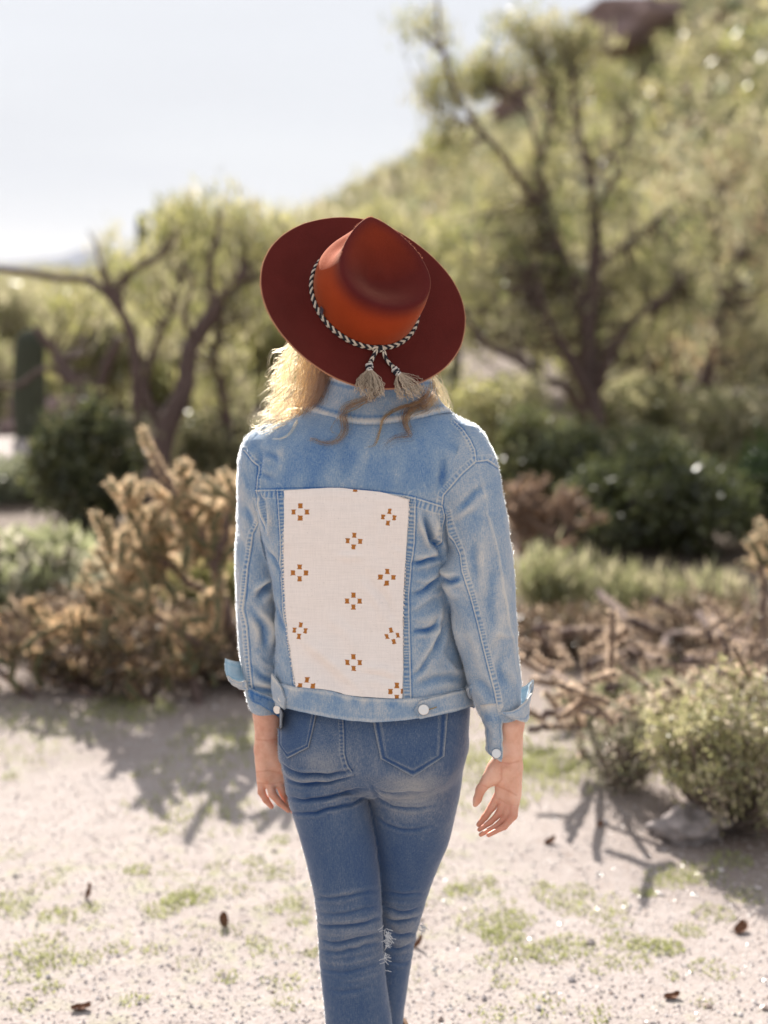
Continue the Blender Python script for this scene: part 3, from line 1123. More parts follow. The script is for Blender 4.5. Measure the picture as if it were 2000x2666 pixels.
free_sheet('cuff', [   # placket tail with the open button of the right cuff
    [(1240, 1836, YR - .02), (1262, 1835, YR - .046), (1290, 1832, YR - .052), (1307, 1836, YR - .046)],
    [(1262, 1899, YR - .01), (1277, 1900, YR - .040), (1293, 1902, YR - .046), (1309, 1900, YR - .040)],
    [(1265, 1950, YR - .01), (1280, 1955, YR - .036), (1296, 1960, YR - .040), (1310, 1962, YR - .036)],
    [(1285, 1974, YR - .02), (1292, 1978, YR - .034), (1302, 1983, YR - .036), (1307, 1984, YR - .034)]], jacket, M_jacket, w0=.62, nv=34)
disc_button('button', at(1293, 1962, YR - .047), (-.25, -1, .45), 0.0085, jacket)
YL = 2.645
free_sheet('cuff', [   # left cuff, outer flap that opens to the left
    [(586, 1713, YL - .01), (600, 1719, YL - .010), (615, 1722, YL - .006), (632, 1722, YL + .004)],
    [(585, 1740, YL - .02), (600, 1748, YL - .022), (618, 1756, YL - .018), (636, 1760, YL - .010)],
    [(590, 1763, YL - .03), (605, 1772, YL - .036), (622, 1776, YL - .038), (640, 1774, YL - .036)]], jacket, M_inner, w0=.5)
free_sheet('cuff', [   # its folded lower lip
    [(589, 1762, YL - .032), (606, 1771, YL - .040), (622, 1776, YL - .044), (641, 1772, YL - .044)],
    [(596, 1775, YL - .028), (612, 1784, YL - .038), (626, 1788, YL - .044), (642, 1786, YL - .046)],
    [(608, 1786, YL - .020), (620, 1793, YL - .030), (632, 1798, YL - .040), (644, 1798, YL - .046)]], jacket, M_jacket, w0=.80)
free_sheet('cuff', [   # hem over the left wrist
    [(643, 1790, YL - .044), (672, 1802, YL - .050), (700, 1812, YL - .048), (736, 1822, YL - .040)],
    [(646, 1812, YL - .044), (675, 1826, YL - .050), (705, 1838, YL - .048), (736, 1852, YL - .038)],
    [(657, 1829, YL - .042), (684, 1840, YL - .048), (708, 1856, YL - .046), (734, 1873, YL - .038)]], jacket, M_jacket, w0=.30)
disc_button('button', at(723, 1847, YL - .055), (-.6, -1, .15), 0.0085, jacket)

# ---- jeans
H_ROWS = [(1790, 745, 1212, 2.60, .100), (1840, 734, 1222, 2.60, .106), (1900, 733, 1218, 2.60, .113), (1963, 738, 1206, 2.60, .116), (2005, 752, 1190, 2.60, .104),
          (2035, 770, 1180, 2.61, .085), (2055, 820, 1130, 2.62, .050)]
LL_ROWS = [(1930, 748, 900, 2.595, .085), (1975, 739, 920, 2.59, .094), (2010, 738, 932, 2.59, .096), (2071, 748, 960, 2.585, .094), (2180, 783, 982, 2.58, .088), (2288, 810, 990, 2.57, .078),
           (2342, 820, 993, 2.565, .070), (2413, 827, 996, 2.56, .062), (2451, 829, 998, 2.56, .059), (2505, 832, 1001, 2.56, .060), (2560, 837, 1006, 2.56, .062),
           (2666, 848, 1022, 2.56, .064), (2800, 868, 1030, 2.57, .060), (3000, 905, 1030, 2.58, .048), (3080, 915, 1025, 2.58, .043)]
RL_ROWS = [(1930, 960, 1208, 2.60, .090), (1975, 935, 1206, 2.60, .098), (2010, 935, 1205, 2.605, .098), (2071, 955, 1197, 2.61, .096), (2180, 965, 1171, 2.62, .090), (2288, 968, 1126, 2.635, .080),
           (2342, 966, 1109, 2.64, .072), (2413, 950, 1088, 2.655, .064), (2451, 948, 1080, 2.66, .062), (2505, 945, 1071, 2.665, .062), (2560, 942, 1062, 2.67, .062),
           (2666, 940, 1048, 2.68, .060), (2780, 945, 1045, 2.68, .056), (2920, 950, 1035, 2.68, .046), (2990, 952, 1032, 2.68, .042)]
gp = Grid((-0.26, 2.44, 0.06), (0.24, 2.78, 0.885), 0.0034)
fH = loft(gp, H_ROWS, 2.3, YAW)
for px, py, rr_ in ((838, 1950, .074), (1068, 1955, .084)):
    c = at(px, py, 2.563)
    fH = smin(fH, ell(gp, c, (rr_ * 1.02, .078, rr_ * .92)), .035)
fLL = loft(gp, LL_ROWS, 2.15)
fRL = loft(gp, RL_ROWS, 2.15)
zc = at(0, 2010, 2.6)[2]
kz = np.clip((gp.z - (zc - .05)) / 0.10, 0, 1)
kk = (0.002 + 0.018 * kz * kz).astype(np.float32)
fP = smin(fH, smin(fLL, fRL, 0.002), kk)
V, Q = crop_iso(fP, gp, 4)
V, Q = subdivide(V, Q)
sH, s1, s2 = sample(fH, gp, V), sample(fLL, gp, V), sample(fRL, gp, V)
part = np.argmin(np.stack([sH, s1, s2]), 0)
pxp, pyp = proj(V)
del fP
Nn = normals(V, Q)
if (Nn * (V - V.mean(0))).sum() < 0:
    Nn = -Nn
vis = (Nn @ vd) > -0.05
A3 = (0, 1, 2)
LF = lambda *p: Z3(*p)
JF = [
    (A3, LF((330, 350), (380, 385), (450, 402), (560, 396), (690, 378)), 5, -7, -.40),
    (A3, LF((350, 425), (400, 440), (480, 447), (560, 438), (640, 420), (690, 402)), 4.5, -5, -.45),
    (A3, LF((362, 505), (420, 522), (480, 523), (560, 510), (650, 490), (745, 468)), 4.5, -6, -.45),
    (A3, LF((385, 575), (430, 588), (500, 582), (600, 560), (700, 535), (750, 505)), 4.5, -5, -.45),
    (A3, LF((345, 395), (420, 420), (520, 425), (600, 410)), 5, 3, .22),
    (A3, LF((360, 475), (430, 485), (520, 480), (620, 460), (700, 445)), 7, 3.5, .26),
    (A3, LF((375, 550), (440, 555), (520, 545), (640, 515), (740, 490)), 6, 3, .20),
    (A3, LF((780, 455), (840, 485), (900, 492), (980, 490), (1060, 478)), 4, -3, -.28),
    (A3, LF((780, 500), (840, 540), (900, 557), (980, 560), (1070, 545)), 4, -3.5, -.30),
    (A3, LF((790, 600), (840, 640), (900, 657), (980, 658), (1060, 645)), 4, -2.5, -.26),
    (A3, LF((760, 440), (790, 490), (800, 520)), 6, -3, -.2),
    (A3, LF((790, 470), (860, 515), (960, 525), (1060, 512)), 6, 2, .22),
    (A3, LF((800, 400), (900, 440), (1000, 445), (1100, 420)), 26, 1, .26),
    (A3, LF((440, 330), (530, 350), (620, 340)), 24, 1, .24),
    (A3, LF((840, 560), (930, 600), (1020, 590)), 24, .5, .16),
    # back of the knees
    ((1,), LF((497, 985), (560, 990), (650, 982), (800, 955)), 5, -3, -.22),
    ((1,), LF((500, 960), (570, 968), (660, 955), (800, 925)), 5, 1.5, .14),
    ((1,), LF((505, 1060), (580, 1070), (680, 1060), (810, 1035)), 5, -3, -.16),
    ((1,), LF((508, 1112), (600, 1135), (700, 1125), (820, 1085)), 5, -5, -.35),
    ((1,), LF((508, 1090), (590, 1105), (700, 1095), (815, 1060)), 5, 2.5, .20),
    ((1,), LF((512, 1160), (600, 1170), (700, 1160), (825, 1125)), 5, 3, .22),
    ((1,), LF((514, 1195), (590, 1208), (700, 1195), (825, 1155)), 5, -5, -.30),
    ((1,), LF((518, 1245), (590, 1255), (700, 1240), (825, 1205)), 5, -3, -.22),
    ((1,), LF((520, 1285), (620, 1305), (720, 1290), (825, 1250)), 5, 2, .24),
    ((1,), LF((522, 1330), (620, 1345), (720, 1330), (830, 1300)), 5, -2.5, -.15),
    ((1,), LF((600, 1390), (700, 1380), (830, 1350)), 5, 1.5, .16),
    ((1,), LF((560, 1430), (660, 1440), (780, 1410)), 6, -1.8, -.12),
    ((2,), LF((820, 965), (900, 970), (1020, 965)), 5, -2.5, -.18),
    ((2,), LF((822, 1010), (900, 1020), (1010, 1005)), 5, 2, .18),
    ((2,), LF((825, 1045), (900, 1060), (1000, 1040)), 5, -4, -.28),
    ((2,), LF((828, 1095), (900, 1110), (1000, 1090)), 5, -4.5, -.32),
    ((2,), LF((828, 1075), (900, 1085), (1000, 1068)), 5, 3, .25),
    ((2,), LF((860, 1135), (920, 1145), (990, 1125)), 5, 3, .22),
    ((2,), LF((860, 1165), (920, 1178), (985, 1160)), 5, -5, -.36),
    ((2,), LF((850, 1225), (900, 1240), (970, 1215)), 5, -4, -.25),
    ((2,), LF((850, 1200), (910, 1210), (975, 1190)), 5, 2.5, .20),
    ((2,), LF((840, 1290), (900, 1305), (960, 1290)), 5, -2.5, -.15),
]
CSEAM = [(894, 1868), (896, 1910), (897, 1963), (904, 1990), (915, 2007)]
PKL = [(824, 1868), (815, 1908), (805, 1946), (780, 1959), (751, 1973), (738, 1957), (728, 1936), (727, 1905), (728, 1868)]
PKR = [(966, 1876), (978, 1925), (992, 1974), (1030, 1996), (1076, 2021), (1115, 1995), (1155, 1968), (1160, 1920), (1165, 1862)]
JS = [((0, 1, 2), CSEAM, +1, 14, .8)]
wear = 0.42 + 0.12 * vnoise(V * [1, 1, .7], 12, 43, 3) + 0.07 * vnoise(V * [1, 1, .3], 60, 44, 2)
# the seat and the upper thighs are worn paler, the shins stay dark
wear += 0.22 * np.exp(-(((pxp - 870) / 120) ** 2 + ((pyp - 1965) / 55) ** 2)) + 0.28 * np.exp(-(((pxp - 1060) / 110) ** 2 + ((pyp - 2070) / 75) ** 2))
wear += 0.12 * np.exp(-((pyp - 2440) / 70) ** 2) - 0.10 * np.exp(-((pyp - 2250) / 100) ** 2)
disp = 0.0010 * vnoise(V * [1, 1, 1.5], 24, 45, 3)
disp += 0.0006 * vnoise(V * [.6, .6, 3.0], 60, 46, 2) * np.exp(-((pyp - 2440) / 130) ** 2)
disp += apply_folds(V, Nn, wear, part, JF, vis, .9, .8)
disp += apply_seams(V, Nn, wear, part, JS, vis)
V = V + Nn * disp[:, None]
jeans = obj('jeans', new_mesh('jeans', V, Q, [M_jeans], True, {'wear': np.clip(wear, .02, 1.05)}), person, label='mid blue skinny jeans, faded at the seat and torn at the knees')
BV_P = BVHTree.FromPolygons([tuple(v) for v in V], Q.tolist())


def pocket(poly, top, name='back_pocket'):
    """Patch pocket: grid between the left edge and the right edge of the outline."""
    left, bottom, right = poly
    rows = []
    n = 12
    for k in range(n):
        t = k / (n - 1)
        a = (left[0][0] + (left[1][0] - left[0][0]) * t, left[0][1] + (left[1][1] - left[0][1]) * t)
        b_ = (right[0][0] + (right[1][0] - right[0][0]) * t, right[0][1] + (right[1][1] - right[0][1]) * t)
        dip = t ** 1.0
        c_ = (a[0] + (b_[0] - a[0]) * bottom[2], (a[1] * (1 - bottom[2]) + b_[1] * bottom[2]) + dip * bottom[3])
        rows.append([a, c_, b_])
    nu, nv = 44, 40
    G = np.zeros((nv, nu, 2))
    for i in range(nv):
        t = i / (nv - 1) * (n - 1)
        k = min(int(t), n - 2)
        f = t - k
        r = [(np.array(rows[k][q]) * (1 - f) + np.array(rows[k + 1][q]) * f) for q in range(3)]
        for j in range(nu):
            u = j / (nu - 1)
            w = u / bottom[2] if u < bottom[2] else (u - bottom[2]) / (1 - bottom[2])
            G[i, j] = r[0] * (1 - w) + r[1] * w if u < bottom[2] else r[1] * (1 - w) + r[2] * w
    W = np.zeros((nv, nu, 3))
    last = None
    for i in range(nv):
        for j in range(nu):
            h = hit(BV_P, *G[i, j])
            if h is None:
                h = at(*G[i, j], last[1] if last is not None else 2.6)
            W[i, j] = last = h
    W = blur_grid(W, 4)
    _, _, nn = sheet(W, .001)
    u, v = np.linspace(0, 1, nu)[None, :], np.linspace(0, 1, nv)[:, None]
    ex, eyb = np.minimum(u, 1 - u) / .055, (1 - v) / .055
    e1 = np.minimum(np.minimum(ex, eyb), 9)
    prof = np.exp(-((e1 - .25) / .30) ** 2) + .7 * np.exp(-((e1 - 1.9) / .35) ** 2)
    stitch = np.exp(-((e1 - 1.0) / .35) ** 2)
    W = W + nn * (0.0028 + 0.0016 * prof - 0.0008 * stitch)[..., None]
    Vv, Qq, _ = sheet(W, .0030)
    wr = (0.36 + 0.60 * np.exp(-((e1 - .1) / .40) ** 2) + .30 * np.exp(-((e1 - 1.9) / .35) ** 2) - .26 * stitch + .10 * vnoise(W.reshape(-1, 3), 40, 60, 3).reshape(nv, nu)).ravel()
    o = obj(name, new_mesh(name, Vv, Qq, [M_jeans], True, {'wear': np.concatenate([wr, wr])}), jeans)
    return o


pocket((((966, 1850), (992, 1974)), (0, 0, 84 / 163, 50), ((1165, 1845), (1155, 1968))), None)
pocket((((727, 1850), (728, 1936)), (0, 0, 23 / 77, 35), ((828, 1850), (805, 1946))), None)

# frayed knee tears
rs = np.random.default_rng(5)
M_white = simple_mat('white_thread', (0.62, 0.64, 0.66), .9)
for (cx, cy_, n_, sx, sy, Y) in ((1006, 2436, 34, 7, 20, 2.516), (1096, 2410, 12, 6, 6, 2.62), (1002, 2490, 12, 3, 30, 2.512)):
    mb = MB()
    for _ in range(n_):
        x, y = cx + rs.normal(0, sx * .4), cy_ + rs.normal(0, sy * .5)
        p = [at(x, y, Y)]
        ang = rs.uniform(-.6, 2.2)
        for k in range(4):
            ang += rs.normal(0, .5)
            p.append(p[-1] + np.array([math.cos(ang), rs.normal(0, .3), -abs(math.sin(ang))]) * rs.uniform(.002, .0050))
        add_tube(mb, smooth_path(p, 9), .00055, 4)
    mb.build('frayed_edge', [M_white], jeans, True)
# ================================================================== body: head, neck, trunk, legs, forearms and hands in one mesh
M_skin, nt, b = mat('skin')
n = noise(nt, 45, 4, .6)
n2 = noise(nt, 9, 2, .5)
r = ramp(nt, [(0.32, (0.62, 0.30, 0.20)), (0.5, (0.76, 0.44, 0.315)), (0.7, (0.84, 0.54, 0.41))])
nt.links.new(math_node(nt, 'ADD', math_node(nt, 'MULTIPLY', n.outputs['Fac'], .5), math_node(nt, 'MULTIPLY', n2.outputs['Fac'], .5)), r.inputs['Fac'])
a = N(nt, 'ShaderNodeAttribute', attribute_name='flush')
mx = nt.nodes.new('ShaderNodeMix')
mx.data_type = 'RGBA'
mx.inputs['B'].default_value = (0.50, 0.155, 0.085, 1)
nt.links.new(a.outputs['Fac'], mx.inputs['Factor'])
nt.links.new(r.outputs['Color'], mx.inputs['A'])
nt.links.new(mx.outputs['Result'], b.inputs['Base Color'])
b.inputs['Roughness'].default_value = 0.5
b.inputs['Subsurface Weight'].default_value = 0.35
b.inputs['Subsurface Radius'].default_value = (1.0, 0.35, 0.2)
b.inputs['Subsurface Scale'].default_value = 0.006
b.inputs['Specular IOR Level'].default_value = 0.35
bp = nt.nodes.new('ShaderNodeBump')
bp.inputs['Strength'].default_value = 0.25
bp.inputs['Distance'].default_value = 0.0006
n3 = noise(nt, 260, 3, .6)
nt.links.new(n3.outputs['Fac'], bp.inputs['Height'])
nt.links.new(bp.outputs['Normal'], b.inputs['Normal'])


def union_caps(g, segs, k):
    F = None
    for s in segs:
        (x0, y0, Y0, r0), (x1, y1, Y1, r1) = s[:2]
        f = capsule(g, at(x0, y0, Y0), at(x1, y1, Y1), r0, r1).astype(np.float32)
        F = f if F is None else smin(F, f, k if len(s) < 3 else s[2])
    return F


def chain(pts):
    return [(pts[i], pts[i + 1]) for i in range(len(pts) - 1)]


def finger(g, pts):
    F = None
    for a_, b_ in chain(pts):
        f = capsule(g, at(*a_[:3]), at(*b_[:3]), a_[3], b_[3]).astype(np.float32)
        F = f if F is None else smin(F, f, .003)
    return F


pieces = []
# right hand: palm to the camera, thumb towards the leg, fingers curled down and left
Y = 2.515
g = Grid((0.150, 2.42, 0.60), (0.262, 2.60, 0.90), 0.0014)
arm = union_caps(g, [((1310, 1825, Y + .012, .024), (1327, 1885, Y + .005, .0250)), ((1327, 1885, Y + .005, .0250), (1328, 1955, Y, .0185)),
                     ((1341, 1930, Y + .006, .013), (1338, 1985, Y + .004, .0145)), ((1317, 1930, Y + .006, .014), (1314, 1985, Y + .004, .0145))], .012)
palm = union_caps(g, [((1327, 1965, Y, .0185), (1322, 2005, Y, .0175)), ((1310, 2000, Y + .002, .0165), (1301, 2068, Y + .006, .0092)),
                      ((1322, 2000, Y + .003, .0160), (1315, 2082, Y + .004, .0095)), ((1330, 2000, Y + .003, .016), (1328, 2090, Y + .000, .0098)),
                      ((1336, 2000, Y + .002, .0155), (1339, 2092, Y - .006, .0095)), ((1338, 2010, Y - .006, .0135), (1341, 2070, Y - .008, .0105)),
                      ((1300, 1985, Y - .004, .0155), (1284, 2022, Y - .010, .0142)), ((1308, 1990, Y - .004, .0150), (1298, 2030, Y - .006, .0120))], .010)
F = smin(arm, palm, .012)
thumb = finger(g, [(1290, 2000, Y - .008, .0150), (1270, 2032, Y - .012, .0120), (1252, 2055, Y - .014, .0092), (1243, 2082, Y - .016, .0078), (1238, 2094, Y - .016, .0052)])
F = smin(F, thumb, .008)
f1 = finger(g, [(1300, 2066, Y + .010, .0090), (1281, 2101, Y + .006, .0076), (1263, 2127, Y - .002, .0064), (1247, 2147, Y - .008, .0050)])
f2 = finger(g, [(1316, 2080, Y + .004, .0090), (1300, 2118, Y - .004, .0070), (1277, 2141, Y - .014, .0052), (1248, 2160, Y - .022, .0042)])
f3 = finger(g, [(1329, 2088, Y - .001, .0090), (1318, 2127, Y - .012, .0070), (1294, 2150, Y - .024, .0050), (1252, 2173, Y - .034, .0042)])
f4 = finger(g, [(1341, 2090, Y - .007, .0088), (1337, 2124, Y - .018, .0074), (1314, 2152, Y - .032, .0056), (1272, 2174, Y - .046, .0044)])
for f in (f1, f2, f3, f4):
    F = smin(F, f, .0016)
# creases of the palm are shallow grooves
for pl in ([(1352, 2098, Y - .012), (1322, 2094, Y - .012), (1300, 2080, Y - .006)], [(1344, 2070, Y - .020), (1318, 2056, Y - .018), (1299, 2048, Y - .012)],
           [(1292, 2048, Y - .014), (1306, 2030, Y - .020), (1306, 1995, Y - .020)], [(1302, 1984, Y - .02), (1326, 1988, Y - .02), (1348, 1982, Y - .018)]):
    for p0, p1 in zip(pl[:-1], pl[1:]):
        F = np.maximum(F, -(capsule(g, at(*p0), at(*p1), .0015, .0015)) * 0.9) if False else F + 0.0011 * np.exp(-(np.maximum(capsule(g, at(*p0), at(*p1), 0, 0), 0) / .0042) ** 2).astype(np.float32)
V, Q = surface_nets(F, g.lo, g.h)
V = laplacian(V, Q, 4, .5)
pieces.append((V, Q))

# left hand: palm to the camera, beside the thigh
Y = 2.625
g = Grid((-0.258, 2.54, 0.62), (-0.130, 2.70, 0.92), 0.0016)
arm = union_caps(g, [((694, 1800, Y + .016, .024), (697, 1862, Y + .006, .0262)), ((697, 1862, Y + .006, .0260), (697, 1915, Y, .0190)),
                     ((686, 1895, Y + .004, .0145), (684, 1950, Y + .002, .0140)), ((708, 1895, Y + .004, .0145), (710, 1950, Y + .002, .0140))], .012)
palm = union_caps(g, [((696, 1925, Y, .018), (697, 1965, Y, .0175)), ((686, 1955, Y, .0150), (681, 2034, Y + .002, .0092)), ((694, 1955, Y, .0155), (703, 2040, Y - .002, .0094)),
                      ((702, 1955, Y, .0155), (725, 2036, Y + .001, .0092)), ((708, 1955, Y + .002, .0155), (742, 2026, Y + .006, .0090)), ((686, 1985, Y - .004, .0130), (690, 2020, Y - .002, .0110)),
                      ((716, 1960, Y - .002, .0145), (736, 1995, Y + .002, .0130))], .012)
F = smin(arm, palm, .012)
thumb = finger(g, [(722, 1960, Y, .0135), (745, 1990, Y + .016, .0105), (756, 2020, Y + .026, .0085), (758, 2046, Y + .028, .0065)])
F = smin(F, thumb, .008)
f1 = finger(g, [(681, 2034, Y + .002, .0088), (681, 2062, Y - .004, .0074), (693, 2083, Y - .010, .0064), (707, 2100, Y - .012, .0050)])
f2 = finger(g, [(703, 2038, Y - .002, .0090), (709, 2067, Y - .012, .0078), (728, 2089, Y - .020, .0068), (751, 2109, Y - .024, .0054)])
f3 = finger(g, [(725, 2034, Y + .001, .0088), (738, 2066, Y - .002, .0074), (748, 2089, Y - .004, .0064), (762, 2112, Y - .004, .0052)])
f4 = finger(g, [(742, 2026, Y + .008, .0088), (758, 2058, Y + .012, .0074), (768, 2080, Y + .014, .0064), (776, 2100, Y + .014, .0052)])
for f in (f1, f2, f3, f4):
    F = smin(F, f, .003)
for pl in ([(668, 1925, Y - .018), (696, 1928, Y - .020), (724, 1924, Y - .018)], [(668, 2010, Y - .010), (700, 2006, Y - .018), (728, 2012, Y - .012)],
           [(672, 2036, Y - .006), (704, 2040, Y - .010), (730, 2034, Y - .008)]):
    for p0, p1 in zip(pl[:-1], pl[1:]):
        F = F + 0.0012 * np.exp(-(np.maximum(capsule(g, at(*p0), at(*p1), 0, 0), 0) / .0042) ** 2).astype(np.float32)
V, Q = surface_nets(F, g.lo, g.h)
V = laplacian(V, Q, 4, .5)
pieces.append((V, Q))

# head, neck, trunk, upper arms and legs (inside the clothes), 6 mm grid
HC = at(952, 800, 2.60)                       # head centre, tilted back under the hat
g = Grid((-0.30, 2.42, 0.05), (0.30, 2.78, 1.76), 0.006)
tz = lambda rows, d: [(z, cx, c2, max(a - d, .004), max(b_ - d, .004)) for z, cx, c2, a, b_ in px_rows(rows)]
F = loft(g, None, 2.2, YAW, tz(T_ROWS[2:-1], .020))
F = smin(F, loft(g, None, 2.1, 0, tz(L_ROWS[2:-1], .016)), .01)
F = smin(F, loft(g, None, 2.1, 0, tz(R_ROWS[2:-1], .016)), .01)
F = smin(F, loft(g, None, 2.2, YAW, tz(H_ROWS, .012)), .02)
F = smin(F, loft(g, None, 2.1, 0, tz(LL_ROWS, .010)), .01)
F = smin(F, loft(g, None, 2.1, 0, tz(RL_ROWS, .010)), .01)
nb = at(985, 1080, 2.59)
F = smin(F, capsule(g, nb, HC + [0.005, 0.0, -.05], .058, .052), .03)
F = smin(F, ell(g, HC, (.074, .092, .098)), .02)
fw = np.array([-.02, .86, .40])               # the way the face looks: ahead and up
fw /= np.linalg.norm(fw)
upv = np.array([0.05, -.40, .86])
upv /= np.linalg.norm(upv)
rt = np.cross(fw, upv)
P_ = lambda a_, b_, c_: HC + rt * a_ + fw * b_ + upv * c_
F = smin(F, capsule(g, P_(0, .055, -.085), P_(0, .035, -.06), .026, .045), .03)      # chin and jaw
F = smin(F, capsule(g, P_(0, .100, -.028), P_(0, .085, .01), .011, .007), .012)      # nose
F = smin(F, capsule(g, P_(-.022, .082, -.058), P_(.022, .082, -.058), .008, .008), .012)   # mouth
for s in (-1, 1):
    F = smin(F, capsule(g, P_(s * .035, .074, .026), P_(s * .018, .082, .028), .010, .010), .012)   # brow
    F = smin(F, capsule(g, P_(s * .076, -.005, .015), P_(s * .073, -.002, -.03), .012, .008), .010)  # ear
    F = np.maximum(F, -(ell(g, P_(s * .032, .094, .010), (.015, .012, .010))))                        # eye socket
    F = smin(F, ell(g, P_(s * .032, .078, .010), (.013, .013, .013)), .003)                          # eye
V, Q = surface_nets(F.astype(np.float32), g.lo, g.h)
V = laplacian(V, Q, 2, .4)
pieces.append((V, Q))
off, VV, QQ = 0, [], []
for V, Q in pieces:
    VV.append(V)
    QQ.append(Q + off)
    off += len(V)
VV, QQ = np.concatenate(VV), np.concatenate(QQ)
ppx, ppy = proj(VV)
flush = np.clip((ppy - np.where(ppx > 1000, 2075, 2035)) / 90, 0, .55) * (VV[:, 2] < .80)
flush = np.maximum(flush, 0.5 * np.exp(-(((ppx - 1250) / 18) ** 2 + ((ppy - 2075) / 30) ** 2)))
for pl in ([(1352, 2098), (1322, 2094), (1300, 2080)], [(1344, 2070), (1318, 2056), (1299, 2048)], [(1290, 2048), (1306, 2030), (1306, 1995)], [(1302, 1984), (1326, 1988), (1350, 1982)],
           [(668, 1925), (696, 1928), (724, 1924)], [(668, 2010), (700, 2006), (728, 2012)], [(672, 2038), (704, 2042), (734, 2036)], [(1246, 2066), (1262, 2072)], [(1256, 2044), (1274, 2052)],
           [(1290, 2110), (1276, 2098)], [(1306, 2126), (1292, 2114)], [(1326, 2136), (1312, 2122)], [(1344, 2130), (1328, 2118)], [(674, 2064), (690, 2060)], [(700, 2070), (718, 2064)], [(688, 2086), (700, 2078)], [(722, 2094), (734, 2084)]):
    d_, _, _, _ = seg_dist(ppx, ppy, pl)
    flush = np.maximum(flush, np.where(VV[:, 2] < .86, .34 * np.exp(-(d_ / 2.6) ** 2), 0))
body = obj('body', new_mesh('body', VV, QQ, [M_skin], True, {'flush': flush}), person, label='body with forearms and relaxed hands, palms turned back')
del F, fT, fL, fR, fH, fLL, fRL

# boots on the ground under the jeans
M_boot = simple_mat('brown_suede', (0.16, 0.09, 0.05), .85, var=.2)
for (cx_, Yc_, toe) in ((-0.002, 2.585, .02), (0.010, 2.69, .035)):
    g = Grid((cx_ - .08, Yc_ - .12, -0.002), (cx_ + .10, Yc_ + .24, 0.17), .005)
    F = capsule(g, (cx_, Yc_ - .01, .15), (cx_, Yc_ - .02, .05), .040, .040)
    F = smin(F, capsule(g, (cx_, Yc_ - .03, .040), (cx_ + toe * .3, Yc_ + .085, .026), .034, .028), .03)
    F = np.maximum(F, 0.004 - g.z + 0 * F)
    F = np.maximum(F, g.z - .155 + 0 * F)
    V, Q = surface_nets(F.astype(np.float32), g.lo, g.h)
    V = laplacian(V, Q, 1, .4)
    V[:, 2] = np.maximum(V[:, 2], .002)
    obj('boot', new_mesh('boot', V, Q, [M_boot], True), person)
# ================================================================== felt hat
cr, cu, ct = np.array([1.0, 0, 0]), np.array([0, SP, CP]), np.array([0, -CP, SP])
hn = 0.285 * cr + 0.530 * cu + 0.815 * ct
hn /= np.linalg.norm(hn)
hb = 0.226 * cr - 0.855 * cu + 0.480 * ct
hb -= hn * (hb @ hn)
hb /= np.linalg.norm(hb)
hf = -hb
hs = np.cross(hf, hn)            # towards the wearer's right
if hs[0] < 0:
    hs = -hs
HO = at(946, 786, 2.555)


def hat_pt(s, f, n_):
    return HO + np.multiply.outer(s, hs) + np.multiply.outer(f, hf) + np.multiply.outer(n_, hn)


M_felt, nt, b = mat('rust_felt')
a = N(nt, 'ShaderNodeAttribute', attribute_name='Col')
nf = noise(nt, 420, 4, .75)
nf2 = noise(nt, 14, 4, .6)
mr = nt.nodes.new('ShaderNodeMapRange')
mr.inputs['To Min'].default_value = 0.55
mr.inputs['To Max'].default_value = 1.45
nt.links.new(math_node(nt, 'ADD', math_node(nt, 'MULTIPLY', nf.outputs['Fac'], .6), math_node(nt, 'MULTIPLY', nf2.outputs['Fac'], .4)), mr.inputs['Value'])
mm = nt.nodes.new('ShaderNodeMix')
mm.data_type = 'RGBA'
mm.blend_type = 'MULTIPLY'
mm.inputs['Factor'].default_value = 1
nt.links.new(a.outputs['Color'], mm.inputs['A'])
nt.links.new(mr.outputs['Result'], mm.inputs['B'])
nt.links.new(mm.outputs['Result'], b.inputs['Base Color'])
b.inputs['Roughness'].default_value = 0.9
b.inputs['Specular IOR Level'].default_value = 0.08
b.inputs['Sheen Weight'].default_value = 0.35
b.inputs['Sheen Roughness'].default_value = 0.35
b.inputs['Sheen Tint'].default_value = (1.0, 0.55, 0.35, 1)
bp = nt.nodes.new('ShaderNodeBump')
bp.inputs['Strength'].default_value = 0.6
bp.inputs['Distance'].default_value = 0.0012
nt.links.new(nf.outputs['Fac'], bp.inputs['Height'])
nt.links.new(bp.outputs['Normal'], b.inputs['Normal'])

NT_ = 240
ph = np.arange(NT_) * 2 * np.pi / NT_            # 0 = front, goes to the wearer's right
BS, BF = 0.094, 0.108                            # half axes of the head opening
base = np.stack([BS * np.sin(ph), BF * np.cos(ph)], -1)
H0 = 0.108
tear_s = 0.006 + 0.093 * np.sin(ph) * np.abs(np.sin(ph / 2)) ** 0.45
tear_f = -0.006 + 0.108 * np.cos(ph)
tear_f = np.where(np.cos(ph) < 0, -0.006 + 0.094 * np.cos(ph), tear_f)
tear = np.stack([tear_s, tear_f], -1)
Hr = H0 + 0.004 * np.cos(ph)                     # height of the crease line


def sstep(x):
    x = np.clip(x, 0, 1)
    return x * x * (3 - 2 * x)


rings = []
cols = []
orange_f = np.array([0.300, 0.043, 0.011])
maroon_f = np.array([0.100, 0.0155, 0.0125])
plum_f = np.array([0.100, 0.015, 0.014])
# underside of the brim outwards, then over the edge, back in over the top, up the wall, into the dent
brim_r = np.append(np.linspace(0, .985, 25), 1.0)
lit_edge_f = np.array([0.42, 0.21, 0.12])           # paler raw felt edge, with the sunlit rim put into its colour


